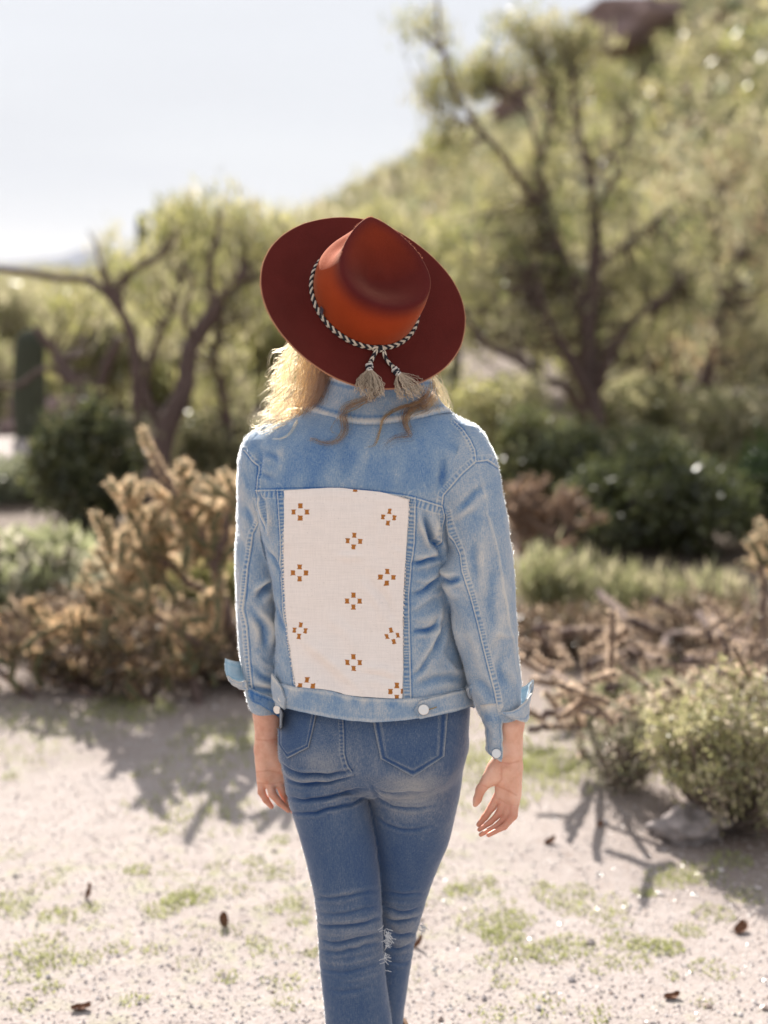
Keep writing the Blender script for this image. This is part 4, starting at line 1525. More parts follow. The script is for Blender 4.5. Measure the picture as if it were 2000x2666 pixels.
def brim(t, under):
    Ro_s, Ro_f = 0.188, 0.194
    s = base[:, 0] * (1 - t) + Ro_s * np.sin(ph) * t
    f = base[:, 1] * (1 - t) + Ro_f * np.cos(ph) * t
    n_ = 0.006 * t ** 2 * (1 + 0.9 * np.abs(np.sin(ph)) ** 2) + 0.0022 * np.sin(3 * ph + 1.1) * t ** 2 + .0015 * np.sin(5 * ph) * t ** 2
    n_ = n_ + 0.010 * np.exp(-t / 0.05) * (0 if under else 1)
    return s, f, n_ - (0.0034 if under else 0)


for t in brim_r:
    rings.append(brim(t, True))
    cols.append(lit_edge_f if t == 1 else maroon_f)
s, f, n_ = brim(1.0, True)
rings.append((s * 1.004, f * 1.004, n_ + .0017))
cols.append(lit_edge_f)
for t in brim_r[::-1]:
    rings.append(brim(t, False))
    cols.append(lit_edge_f if t == 1 else maroon_f)
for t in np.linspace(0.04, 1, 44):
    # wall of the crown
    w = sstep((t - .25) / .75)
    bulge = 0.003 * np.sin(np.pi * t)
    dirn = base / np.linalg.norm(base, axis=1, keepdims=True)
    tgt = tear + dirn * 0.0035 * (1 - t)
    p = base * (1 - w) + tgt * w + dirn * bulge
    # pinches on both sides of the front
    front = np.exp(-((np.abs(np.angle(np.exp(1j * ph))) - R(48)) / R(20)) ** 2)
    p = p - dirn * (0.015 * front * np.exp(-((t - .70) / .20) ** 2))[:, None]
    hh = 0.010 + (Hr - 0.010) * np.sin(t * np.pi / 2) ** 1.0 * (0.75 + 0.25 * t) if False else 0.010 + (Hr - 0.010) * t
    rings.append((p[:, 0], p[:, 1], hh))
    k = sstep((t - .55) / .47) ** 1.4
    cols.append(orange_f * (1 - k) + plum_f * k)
cen = np.array([0.006, -0.008])
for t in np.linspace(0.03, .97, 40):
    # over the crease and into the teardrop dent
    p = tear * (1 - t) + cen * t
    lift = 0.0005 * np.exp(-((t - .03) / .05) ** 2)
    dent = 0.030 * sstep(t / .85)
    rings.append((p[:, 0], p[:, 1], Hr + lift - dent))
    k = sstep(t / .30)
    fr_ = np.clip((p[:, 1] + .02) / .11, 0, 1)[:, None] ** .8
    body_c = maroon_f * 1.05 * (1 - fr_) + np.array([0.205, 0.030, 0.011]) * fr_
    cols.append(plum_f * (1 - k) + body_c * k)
P3 = np.stack([hat_pt(np.broadcast_to(a, NT_).astype(float), np.broadcast_to(b_, NT_).astype(float), np.broadcast_to(c_, NT_).astype(float)) if False else
               HO + np.outer(a, hs) + np.outer(b_, hf) + np.outer(np.broadcast_to(c_, NT_), hn) for a, b_, c_ in rings])
nr = len(rings)
V = P3.reshape(-1, 3)
i = np.arange(nr - 1)[:, None] * NT_
j = np.arange(NT_)[None, :]
j2 = (j + 1) % NT_
Q = np.stack([i + j, i + NT_ + j, i + NT_ + j2, i + j2], -1).reshape(-1, 4)
cap = np.arange(NT_)[::-1] + (nr - 1) * NT_
V0 = laplacian(V, Q, 14, .5)
cr0 = (2 * len(brim_r) + 20) * NT_
V = laplacian(V, Q, 3, .5)
V[cr0:] = V0[cr0:]
V[cr0 - 8 * NT_:cr0] = .5 * V[cr0 - 8 * NT_:cr0] + .5 * V0[cr0 - 8 * NT_:cr0]
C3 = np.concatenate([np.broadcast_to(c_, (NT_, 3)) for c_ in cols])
# the dye is uneven: sun-faded tint wanders over the wall and the top
nz = vnoise(V, 18, 3, 3)[:, None]
C3 = C3 * (1 + .16 * nz)
V = V + 0.0006 * np.stack([vnoise(V, 30, q, 2) for q in (1, 2, 3)], -1)
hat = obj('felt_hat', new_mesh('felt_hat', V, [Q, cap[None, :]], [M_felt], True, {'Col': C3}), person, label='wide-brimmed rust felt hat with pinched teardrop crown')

# fuzz that catches the sun along the brim edge and the crease
mb = MB()
rs = np.random.default_rng(3)
for ring, cnt in ((len(brim_r), 3200), (len(brim_r) * 2 + 44, 1800)):
    for _ in range(cnt):
        k = rs.integers(0, NT_)
        if ring > len(brim_r) and math.cos(ph[k]) < .15:
            continue
        p = V[ring * NT_ + k] + rs.normal(0, .0008, 3)
        d = rs.normal(0, 1, 3)
        d /= np.linalg.norm(d)
        L_ = rs.uniform(.001, .0028)
        q = p + d * L_
        w = np.cross(d, rs.normal(0, 1, 3))
        w = w / np.linalg.norm(w) * .00022
        mb.add([p - w, p + w, q], [(0, 1, 2)], (0.50, 0.20, 0.12))
mb.build('felt_fuzz', [leaf_material('felt_fuzz', .5)], hat, kind='stuff')

# braided cord: four strands, alternately black and cream
mbb, L_ = MB(), None
NB, TW = 900, 46
tph = np.linspace(0, 2 * np.pi, NB)
for k in range(4):
    th = tph * TW / 2 + k * np.pi / 2
    off = 0.0033 * np.sin(th)
    out = 0.0015 * np.sin(2 * th + .5)
    rs_, rf_ = BS + 0.0040 + out, BF + 0.0040 + out
    drop = 0.0015 * np.cos(tph)
    P = HO + np.outer(rs_ * np.sin(tph), hs) + np.outer(rf_ * np.cos(tph), hf) + np.outer(0.0125 + off + drop, hn)
    c_ = (0.016, 0.016, 0.022) if k % 2 else (0.62, 0.55, 0.44)
    add_tube(mbb, P, .0021, 5, c_, cap=False)
M_cord, nt, b = mat('cord_cotton')
a = N(nt, 'ShaderNodeAttribute', attribute_name='Col')
nt.links.new(a.outputs['Color'], b.inputs['Base Color'])
b.inputs['Roughness'].default_value = .9
KNOT = HO + hb * (BF + .006) + hn * .012
# knot where the ends cross
for k in range(4):
    th = np.linspace(0, 2 * np.pi, 30)
    ax = [(hs, hn), (hn, hb), (hs + hn, hb), (hs - hn, hb)][k]
    P = KNOT + np.outer(np.cos(th) * .006, ax[0] / np.linalg.norm(ax[0])) + np.outer(np.sin(th) * .0045, ax[1]) + hs * (.004 * (k - 1.5))
    add_tube(mbb, P, .0021, 5, (0.016, 0.016, 0.022) if k % 2 else (0.62, 0.55, 0.44), cap=False)
mbb.build('braided_cord', [M_cord], hat, True, label='black and cream braided cord with a knot at the back')

zP = lambda x, y: (650 + x * .3617, 520 + y * .3617)


def on_brim(x, y, lift):
    """Point on the plane of the brim behind a photo position, raised by lift."""
    px, py = zP(x, y)
    d = at(px, py, 2.5) - np.array([0, 0, CAM_H])
    o = np.array([0, 0, CAM_H])
    t = ((HO + hn * lift - o) @ hn) / (d @ hn)
    return o + d * t


def tassel(stem, tip, spread, seed):
    rs = np.random.default_rng(seed)
    mb = MB()
    S = smooth_path(stem, 40)
    T_ = np.gradient(S, axis=0)
    T_ /= np.linalg.norm(T_, axis=1, keepdims=True)
    side = np.cross(T_, hn)
    side /= np.linalg.norm(side, axis=1, keepdims=True)
    for k in range(4):
        th = np.linspace(0, 9, 40) + k * np.pi / 2
        P = S + side * (0.0022 * np.sin(th))[:, None] + hn * (0.0012 * np.sin(2 * th))[:, None]
        add_tube(mb, P, .0017, 5, (0.016, 0.016, 0.022) if k % 2 else (0.62, 0.55, 0.44))
    e = S[-1]
    dirn = tip - e
    L = np.linalg.norm(dirn)
    dirn = dirn / L
    sd = np.cross(dirn, hn)
    sd /= np.linalg.norm(sd)
    # whipped collar of the tassel
    for k in range(7):
        th = np.linspace(0, 2 * np.pi, 18)
        c0 = e + dirn * (.002 + .0021 * k)
        rr_ = .0050 + .0008 * math.sin(k)
        P = c0 + np.outer(np.cos(th) * rr_, sd) + np.outer(np.sin(th) * rr_, hn) + np.outer(np.cos(th), dirn) * .002 * (-1) ** k
        add_tube(mb, P, .0015, 5, (0.016, 0.018, 0.03) if k in (2, 3, 5) else (0.66, 0.62, 0.56), cap=False)
    for q in range(130):
        u, w = rs.uniform(-1, 1), rs.uniform(-1, 1)
        a0 = e + dirn * .014 + sd * u * .0045 + hn * w * .004
        ln = L * rs.uniform(.80, 1.06)
        end = e + dirn * (ln * (1 - .14 * u * u)) + sd * u * spread + hn * (w * spread * .35 + .001)
        n_ = 14
        t = np.linspace(0, 1, n_)[:, None]
        P = a0 * (1 - t) + end * t + sd * u * spread * .25 * np.sin(np.pi * t)
        fr = rs.uniform(14, 26)
        p0, p1 = rs.uniform(0, 6, 2)
        amp = .0019 * t ** .7
        P = P + sd * amp * np.sin(t * fr + p0) + hn * amp * np.cos(t * fr * 1.2 + p1)
        if rs.random() < .5:
            P[-2:] += rs.normal(0, .0012, 3)
        v = rs.uniform(.6, 1.25)
        add_tube(mb, P, .00048, 3, (0.56 * v, 0.45 * v, 0.33 * v), cap=False)
    return mb


mb = tassel([KNOT + hs * -.004, on_brim(880, 1150, .006), on_brim(862, 1185, .006)], on_brim(868, 1425, .004), .0250, 1)
mb.build('tassel', [M_cord], hat, True, label='left tassel of cream cotton fringe')
mb = tassel([KNOT + hs * .006, on_brim(985, 1150, .006), on_brim(1020, 1190, .006), on_brim(1040, 1215, .006)], on_brim(1195, 1425, .004), .0280, 2)
mb.build('tassel', [M_cord], hat, True, label='right tassel of cream cotton fringe')
# small dark tag tucked in the cord on the left
pt = hat_pt(np.array([0.]), np.array([0.]), np.array([0.]))
ang = R(-112)
c0 = HO + hs * (BS + .006) * math.sin(ang) + hf * (BF + .006) * math.cos(ang) + hn * .020
tn = hs * math.cos(ang) - hf * math.sin(ang)
od = hs * math.sin(ang) + hf * math.cos(ang)
W = np.array([[c0 + tn * (u * .004 + v * .003) + hn * (v * .012) + od * .001 for u in (-1, -.3, .3, 1)] for v in (0, .33, .66, 1.0)])
Vv, Qq, _ = sheet(W, .0012)
obj('tag', new_mesh('tag', Vv, Qq, [simple_mat('grey_leather', (.08, .07, .09), .6)], True), hat)
# ================================================================== hair
M_hair = bpy.data.materials.new('blonde_hair')
M_hair.use_nodes = True
nt = M_hair.node_tree
nt.nodes.clear()
out = nt.nodes.new('ShaderNodeOutputMaterial')
a = N(nt, 'ShaderNodeAttribute', attribute_name='Col')
ph_n = nt.nodes.new('ShaderNodeBsdfHairPrincipled')
ph_n.parametrization = 'COLOR'
ph_n.inputs['Roughness'].default_value = .32
ph_n.inputs['Radial Roughness'].default_value = .45
nt.links.new(a.outputs['Color'], ph_n.inputs['Color'])
nt.links.new(ph_n.outputs[0], out.inputs['Surface'])


def curves_object(name, strands, radii, cols, material, parent, **props):
    """Hair strands as one curves object; strands are (n,3) arrays in world coordinates."""
    hc = bpy.data.hair_curves.new(name)
    hc.add_curves([len(s_) for s_ in strands])
    P = np.concatenate(strands).astype(np.float32)
    hc.attributes['position'].data.foreach_set('vector', P.ravel())
    ra = hc.attributes.get('radius') or hc.attributes.new('radius', 'FLOAT', 'POINT')
    ra.data.foreach_set('value', np.concatenate(radii).astype(np.float32))
    ca = hc.attributes.new('Col', 'FLOAT_COLOR', 'CURVE')
    ca.data.foreach_set('color', np.concatenate([np.asarray(cols), np.ones((len(cols), 1))], 1).astype(np.float32).ravel())
    hc.materials.append(material)
    return obj(name, hc, parent, **props)


STR, RAD, CLR = [], [], []
rs = np.random.default_rng(11)


def lock(pts, n, spread, r=.00032, curl=.0015, col=(0.50, 0.33, 0.17), end_spread=None, seg=26, stray=0.0, cv=.18):
    """Strands following control points [(px, py, Y)]; spread in metres at the root and at the tip."""
    C = np.array([at(x, y, Y) for x, y, Y in pts])
    end_spread = spread if end_spread is None else end_spread
    for _ in range(n):
        o = rs.normal(0, 1, 3)
        t = np.linspace(0, 1, len(C))[:, None]
        sp = spread * (1 - t) + end_spread * t
        P = C + o * sp
        P[1:] += rs.normal(0, curl * (1 + 4 * stray), (len(C) - 1, 3)) * (.4 + t[1:])
        L = rs.uniform(.78, 1.0)
        S = smooth_path(P, seg)
        S = S[:max(6, int(seg * L))]
        u = np.linspace(0, 1, len(S))[:, None]
        S = S + curl * np.sin(u * rs.uniform(8, 16) + rs.uniform(0, 6)) * rs.normal(0, .7, 3) * u
        v = 1 + rs.normal(0, cv)
        c = np.array(col) * v * (1 + .25 * rs.normal(0, .3) * np.array([0, .3, .6]))
        STR.append(S)
        RAD.append(np.linspace(r, r * .30, len(S)))
        CLR.append(np.clip(c, .02, .95))


GOLD, BROWN, LIGHT = (0.155, 0.068, 0.022), (0.075, 0.035, 0.015), (0.30, 0.165, 0.062)
YN = 2.60
# mass falling in front of the left shoulder
lock([(835, 850, 2.60), (805, 930, 2.60), (788, 1000, 2.61), (772, 1060, 2.63), (738, 1120, 2.66), (723, 1200, 2.69)], 95, .011, end_spread=.016, col=GOLD, curl=.005, stray=.4)
lock([(860, 860, 2.58), (835, 950, 2.575), (823, 1010, 2.575), (805, 1060, 2.585), (763, 1105, 2.62), (738, 1160, 2.67)], 190, .011, end_spread=.012, col=BROWN, curl=.004, stray=.3)
lock([(820, 860, 2.62), (795, 930, 2.63), (775, 990, 2.64), (758, 1050, 2.65), (728, 1110, 2.67), (716, 1180, 2.70)], 70, .009, end_spread=.015, col=LIGHT, curl=.006, stray=.5)
lock([(835, 870, 2.60), (810, 960, 2.60), (800, 1030, 2.60), (770, 1070, 2.60), (728, 1090, 2.61), (708, 1130, 2.64)], 160, .012, end_spread=.012, col=GOLD, curl=.003)
lock([(870, 930, 2.575), (850, 980, 2.562), (832, 1020, 2.560), (815, 1055, 2.565), (790, 1085, 2.59)], 140, .007, end_spread=.008, col=BROWN, curl=.002)
# flyaway curls on the left
for _ in range(90):
    y0 = rs.uniform(900, 1085)
    x0 = 752 - (y0 - 900) * .18 + rs.normal(0, 8)
    dx = rs.uniform(8, 46)
    lock([(x0 + 25, y0 - 30, 2.62), (x0 - 5, y0, 2.62), (x0 - dx * .8, y0 + rs.uniform(5, 30), 2.62), (x0 - dx, y0 + rs.uniform(25, 50), 2.63), (x0 - dx * rs.uniform(.3, .8), y0 + rs.uniform(40, 70), 2.63)],
         3, .0018, col=LIGHT, curl=.0015, r=.00026)
lock([(765, 1070, 2.60), (715, 1080, 2.60), (672, 1108, 2.60), (655, 1102, 2.60), (650, 1085, 2.60), (656, 1078, 2.60)], 5, .001, end_spread=.003, col=LIGHT, curl=.001)
lock([(770, 1085, 2.58), (720, 1100, 2.59), (680, 1120, 2.60), (662, 1115, 2.60), (652, 1125, 2.60)], 6, .001, end_spread=.004, col=LIGHT, curl=.001)
lock([(760, 1100, 2.57), (720, 1115, 2.575), (690, 1125, 2.58), (668, 1140, 2.59)], 8, .002, end_spread=.004, col=LIGHT, curl=.001)


def hug(pts, lift):
    """Lay a lock on the jacket: (px, py) -> control points just off the cloth."""
    out = []
    for i, (x, y) in enumerate(pts):
        h = hit(BV_C, x, y)
        Y = h[1] if h is not None else 2.5
        out.append((x, y, Y - lift))
    return out


lock(hug([(786, 1060), (783, 1078), (770, 1105), (752, 1130), (725, 1143), (700, 1140)], .006), 7, .0006, end_spread=.0012, col=LIGHT, curl=.0008)
lock(hug([(786, 1062), (760, 1062), (742, 1070), (735, 1085), (737, 1110)], .006), 6, .0006, end_spread=.001, col=GOLD, curl=.0006)
# curl over the yoke, centre
A_ = [(985, 1020, 2.50), (965, 1037, 2.49)] + hug([(930, 1050), (903, 1062), (892, 1084), (897, 1110), (896, 1128), (882, 1146), (862, 1154), (835, 1152), (815, 1143), (808, 1146), (809, 1157)], .008)
lock(A_, 26, .0050, end_spread=.0022, col=BROWN, curl=.0006, seg=44)
lock([(a_ + 4, b_ - 5, c_) for a_, b_, c_ in A_[:-3]], 16, .0060, end_spread=.0045, col=GOLD, curl=.0010, seg=44)
lock([(985, 1020, 2.50)] + hug([(935, 1060), (905, 1075), (880, 1090), (862, 1120), (880, 1132), (895, 1135)], .008), 4, .0008, col=GOLD, curl=.001)
# curls on the right of the yoke
B_ = [(1120, 1020, 2.50), (1102, 1050, 2.49)] + hug([(1075, 1062), (1054, 1080), (1054, 1105), (1062, 1124), (1067, 1134), (1048, 1137), (1024, 1142), (1006, 1156), (998, 1174)], .008)
lock(B_, 28, .0060, end_spread=.0024, col=BROWN, curl=.0006, seg=44)
lock([(1130, 1030, 2.50), (1110, 1055, 2.49)] + hug([(1085, 1060), (1066, 1072), (1057, 1095), (1063, 1118), (1069, 1132)], .010), 46, .0055, end_spread=.0022, col=GOLD, curl=.0012)
C_ = [(1110, 1030, 2.50), (1084, 1050, 2.49)] + hug([(1045, 1060), (1015, 1075), (997, 1092), (990, 1120), (982, 1145), (972, 1160), (950, 1165)], .008)
lock(C_, 26, .0016, end_spread=.0008, col=GOLD, curl=.0008, seg=40)
lock([(1110, 1030, 2.50), (1070, 1050, 2.49)] + hug([(1030, 1066), (1005, 1085), (990, 1110), (978, 1150), (960, 1163)], .008), 8, .0025, end_spread=.001, col=BROWN, curl=.001, seg=40)
# hair that falls behind the right shoulder
lock([(1090, 960, 2.57), (1115, 1000, 2.555), (1120, 1040, 2.54), (1128, 1070, 2.53), (1145, 1095, 2.55)], 130, .008, end_spread=.006, col=GOLD, curl=.003)
lock([(1080, 980, 2.56), (1095, 1020, 2.535), (1105, 1050, 2.52), (1115, 1075, 2.51)], 110, .006, end_spread=.004, col=BROWN, curl=.002)
lock([(1110, 980, 2.60), (1140, 1010, 2.60), (1158, 1040, 2.60), (1160, 1065, 2.60), (1145, 1085, 2.60), (1130, 1080, 2.59)], 60, .006, end_spread=.006, col=LIGHT, curl=.003)
for _ in range(16):
    x0, y0 = rs.uniform(1125, 1165), rs.uniform(985, 1060)
    lock([(x0 - 20, y0 - 20, 2.60), (x0, y0, 2.60), (x0 + rs.uniform(0, 18), y0 + 18, 2.60), (x0 + rs.uniform(-5, 22), y0 + rs.uniform(25, 50), 2.59)], 2, .002, col=LIGHT, curl=.0015, r=.00026)
# close cap of hair over the skull under the hat
for _ in range(900):
    th = rs.uniform(0, 2 * np.pi)
    if -0.9 < (th - np.pi / 2) < 0.9:
        continue
    dx, dy = math.cos(th), math.sin(th)
    top = HC + np.array([dx * .055, dy * .07, .05])
    mid = HC + np.array([dx * .083, dy * .102, -.02])
    low = HC + np.array([dx * .078, dy * .088 + .005, -.11])
    P = np.array([top, mid, low]) + rs.normal(0, .003, (3, 3))
    STR.append(smooth_path(P, 9))
    RAD.append(np.full(9, .0006))
    CLR.append(np.array(BROWN) * rs.uniform(.7, 1.4))
curves_object('hair', STR, RAD, CLR, M_hair, person, label='long wavy blonde hair, sunlit on the left, with loose curls on the back')


# short cotton fibres standing off the denim: they catch the sun along the outlines
def fuzz(o, n, L, seed, parent, r=.00014):
    me_ = o.data
    V_ = np.empty(len(me_.vertices) * 3, np.float32)
    me_.vertices.foreach_get('co', V_)
    V_ = V_.reshape(-1, 3)
    N_ = np.empty(len(me_.vertices) * 3, np.float32)
    me_.vertex_normals.foreach_get('vector', N_)
    N_ = N_.reshape(-1, 3)
    s_ = N_ @ np.array(SUN_DIR)
    cand = np.where((s_ > -.25) & ((N_ @ vd) > -.45) & ((N_ @ vd) < .45))[0]
    rs_ = np.random.default_rng(seed)
    k = rs_.choice(cand, min(n, len(cand) * 3))
    d = N_[k] + rs_.normal(0, .55, (len(k), 3))
    d /= np.linalg.norm(d, axis=1, keepdims=True)
    l_ = L * rs_.uniform(.4, 1.3, (len(k), 1))
    p0 = V_[k] + rs_.normal(0, .0008, (len(k), 3))
    st = np.stack([p0, p0 + d * l_ * .5 + rs_.normal(0, .0002, (len(k), 3)), p0 + d * l_ + rs_.normal(0, .0005, (len(k), 3))], 1)
    curves_object('cotton_fuzz', list(st), [np.array([r, r, r * .5])] * len(k), np.tile((.45, .58, .76), (len(k), 1)), M_hair, parent, kind='stuff')


fuzz(jacket, 26000, .0022, 3, jacket)
fuzz(jeans, 9000, .0016, 4, jeans)
# ================================================================== ground, hill, distant mountain
rng = np.random.default_rng(21)


def ground_z(x, y):
    P = np.stack([x, y, 0 * x], -1)
    near = 0.012 * vnoise(P, 1.3, 2, 2) + 0.004 * vnoise(P, 6, 3, 2)
    far = np.clip((y - 9) / 20, 0, 1) * 0.25 * vnoise(P, .12, 4, 2)
    fall = np.clip((y - 400) / 3000, 0, 1)
    return (near + far) * np.clip(1.2 - y / 300, 0, 1) - fall * 20


SKYX = [-4000, 600, 700, 830, 900, 1000, 1130, 1200, 1260, 1400, 1500, 1640, 1700, 1760, 1850, 2000, 2600, 4000, 9000]
SKYY = [718, 700, 655, 580, 545, 490, 420, 398, 362, 290, 230, 165, 80, 20, -60, -160, -380, -500, -500]


def hill_z(x, y):
    px = 1000 + 3703 * (x / np.maximum(y, 1)) / CP
    py = np.interp(px, SKYX, SKYY)
    slope = (720 - py) / 3703 * 1.02
    dc = np.interp(px, [600, 1100, 2000, 3000], [150, 110, 62, 50])
    d0 = np.interp(px, [600, 2000], [45, 19])
    Hc = 1.65 + slope * dc
    t = np.clip((y - d0) / (dc - d0), 0, 1)
    s = t * t * (3 - 2 * t)
    s = .55 * s + .45 * t
    P = np.stack([x, y, 0 * x], -1)
    h = Hc * s
    rough = 1 + 0 * h
    h = h + s * (0.9 * vnoise(P, .09, 51, 3) + .25 * vnoise(P, .5, 52, 2)) * np.clip(Hc / 6, 0, 1) * np.clip(1.25 - t, .12, 1)
    over = np.clip((y - dc) / dc, 0, 3)
    h = h - over * Hc * 0.35
    return np.where(Hc > 1.7, h, -1.0) - .15


def grid_mesh(xs, ys, zf):
    X, Y = np.meshgrid(xs, ys)
    Z = zf(X.ravel(), Y.ravel())
    V = np.stack([X.ravel(), Y.ravel(), Z], -1)
    n, m = len(ys), len(xs)
    idx = np.arange(n * m).reshape(n, m)
    Q = np.stack([idx[:-1, :-1], idx[:-1, 1:], idx[1:, 1:], idx[1:, :-1]], -1).reshape(-1, 4)
    return V, Q


M_ground, nt, b = mat('desert_ground')
n1 = noise(nt, 90, 4, .7)
n2 = noise(nt, 2.2, 4, .6)
n3 = noise(nt, 14, 4, .65)
vo = nt.nodes.new('ShaderNodeTexVoronoi')
vo.inputs['Scale'].default_value = 150
tc = nt.nodes.new('ShaderNodeTexCoord')
nt.links.new(tc.outputs['Object'], vo.inputs['Vector'])
r1 = ramp(nt, [(0.20, (0.235, 0.175, 0.150)), (0.38, (0.355, 0.305, 0.280)), (0.62, (0.405, 0.355, 0.335)), (0.85, (0.48, 0.44, 0.43))])
f = math_node(nt, 'ADD', math_node(nt, 'MULTIPLY', n1.outputs['Fac'], .55), math_node(nt, 'MULTIPLY', n3.outputs['Fac'], .45))
sepc = nt.nodes.new('ShaderNodeSeparateColor')
nt.links.new(vo.outputs['Color'], sepc.inputs['Color'])
f = math_node(nt, 'ADD', f, math_node(nt, 'MULTIPLY_ADD', sepc.outputs[0], .26, -.13))
nt.links.new(f, r1.inputs['Fac'])
green = ramp(nt, [(0.2, (0.22, 0.24, 0.10)), (0.8, (0.34, 0.36, 0.17))])
nt.links.new(n1.outputs['Fac'], green.inputs['Fac'])
a = N(nt, 'ShaderNodeAttribute', attribute_name='green')
gf = math_node(nt, 'MULTIPLY', a.outputs['Fac'], math_node(nt, 'MULTIPLY_ADD', n3.outputs['Fac'], 5.0, -2.5, clamp=True))
mx = nt.nodes.new('ShaderNodeMix')
mx.data_type = 'RGBA'
nt.links.new(gf, mx.inputs['Factor'])
nt.links.new(r1.outputs['Color'], mx.inputs['A'])
nt.links.new(green.outputs['Color'], mx.inputs['B'])
a2 = N(nt, 'ShaderNodeAttribute', attribute_name='litter_shade')
mx2 = nt.nodes.new('ShaderNodeMix')
mx2.data_type = 'RGBA'
mx2.inputs['B'].default_value = (0.10, 0.065, 0.045, 1)
nt.links.new(math_node(nt, 'MULTIPLY', a2.outputs['Fac'], math_node(nt, 'MULTIPLY_ADD', n1.outputs['Fac'], 3.0, -.5, clamp=True)), mx2.inputs['Factor'])
nt.links.new(mx.outputs['Result'], mx2.inputs['A'])
nt.links.new(mx2.outputs['Result'], b.inputs['Base Color'])
b.inputs['Roughness'].default_value = .9
b.inputs['Specular IOR Level'].default_value = .2
bp = nt.nodes.new('ShaderNodeBump')
bp.inputs['Strength'].default_value = .8
bp.inputs['Distance'].default_value = .012
nt.links.new(f, bp.inputs['Height'])
nt.links.new(bp.outputs['Normal'], b.inputs['Normal'])


def green_mask(x, y):
    P = np.stack([x, y, 0 * x], -1)
    n_ = vnoise(P, 1.1, 61, 3)
    edge = np.exp(-((y - 5.0) / .9) ** 2) * .45 + np.clip((y - 6) / 6, 0, .5)
    return np.clip((n_ - .10 + edge) * 2.6, 0, 1) * np.where(y < 4.6, .55, 1)


def litter_shade_mask(x, y):
    P = np.stack([x, y, 0 * x], -1)
    L_ = np.exp(-(((x + 1.0) / 1.1) ** 2 + ((y - 6.0) / .8) ** 2))
    R_ = np.exp(-(((x - 1.1) / .9) ** 2 + ((y - 6.2) / .9) ** 2)) + .8 * np.exp(-(((x - 1.05) / .35) ** 2 + ((y - 4.1) / .4) ** 2))
    return np.clip(L_ + R_ + .35 * np.clip(vnoise(P, 2.3, 66, 2) - .2, 0, 1) + np.where((y > 5.8) & (y < 40), .85, 0) * np.clip((y - 5.8) / 1.0, 0, 1), 0, 1)  # dry debris by the bushes, plus bush shade painted over the ground behind


xs = np.concatenate([np.linspace(-3000, -40, 14)[:-1], np.linspace(-40, -3, 60)[:-1], np.linspace(-3, 3, 200), np.linspace(3, 40, 60)[1:], np.linspace(40, 3000, 14)[1:]])
ys = np.concatenate([np.linspace(-200, -3, 10)[:-1], np.linspace(-3, 2.5, 30)[:-1], np.linspace(2.5, 9, 240), np.linspace(9, 60, 90)[1:], np.linspace(60, 400, 20)[1:], np.linspace(400, 5000, 12)[1:]])
V, Q = grid_mesh(xs, ys, ground_z)
obj('ground', new_mesh('ground', V, Q, [M_ground], True, {'green': green_mask(V[:, 0], V[:, 1]), 'litter_shade': litter_shade_mask(V[:, 0], V[:, 1])}),
    kind='structure', label='pale pinkish gravel desert floor with green patches')

M_hill, nt, b = mat('hill_soil')
n1 = noise(nt, .35, 5, .65)
n2 = noise(nt, 2.5, 4, .7)
r1 = ramp(nt, [(0.30, (0.13, 0.075, 0.062)), (0.46, (0.15, 0.105, 0.08)), (0.60, (0.15, 0.13, 0.08)), (0.8, (0.18, 0.16, 0.10))])
nt.links.new(math_node(nt, 'ADD', math_node(nt, 'MULTIPLY', n1.outputs['Fac'], .65), math_node(nt, 'MULTIPLY', n2.outputs['Fac'], .35)), r1.inputs['Fac'])
nt.links.new(r1.outputs['Color'], b.inputs['Base Color'])
b.inputs['Roughness'].default_value = .95
xs = np.concatenate([np.linspace(-30, 60, 240), np.linspace(60, 200, 50)[1:]])
ys = np.concatenate([np.linspace(18, 130, 240), np.linspace(130, 320, 50)[1:]])
V, Q = grid_mesh(xs, ys, hill_z)
obj('hill', new_mesh('hill', V, Q, [M_hill], True), kind='structure', label='scrub covered hillside rising to the right')

# boulders and reddish outcrops on the upper slope
M_rock = simple_mat('red_rock', (0.26, 0.185, 0.17), .95, var=.35, vscale=1.2)
M_grey = simple_mat('pale_rock', (0.27, 0.235, 0.225), .9, var=.45, vscale=22)


def boulder(name, c, s, material, seed, **kw):
    bm_n = 30
    th, ph_ = np.meshgrid(np.linspace(0, 2 * np.pi, bm_n, endpoint=False), np.linspace(-np.pi / 2, np.pi / 2, 19))
    D = np.stack([np.cos(ph_) * np.cos(th), np.cos(ph_) * np.sin(th), np.sin(ph_)], -1).reshape(-1, 3)
    k = 1 + .55 * vnoise(D + seed * 3.1, 1.6, seed, 4, .6)
    facet = np.round(vnoise(D + seed, 2.8, seed + 9, 1) * 2.4) / 2.4 * .34
    V_ = D * (k + facet)[:, None] * np.array(s)
    idx = np.arange(19 * bm_n).reshape(19, bm_n)
    q = np.stack([idx[:-1], np.roll(idx[:-1], -1, 1), np.roll(idx[1:], -1, 1), idx[1:]], -1).reshape(-1, 4)
    me_ = new_mesh(name, V_, q, [material], True)
    o = obj(name, me_, **kw)
    o.location = c
    return o


def on_hill(px, y):
    x = (px - 1000) / 3703 * y * CP
    return x, y, float(hill_z(np.array([x]), np.array([y]))[0])


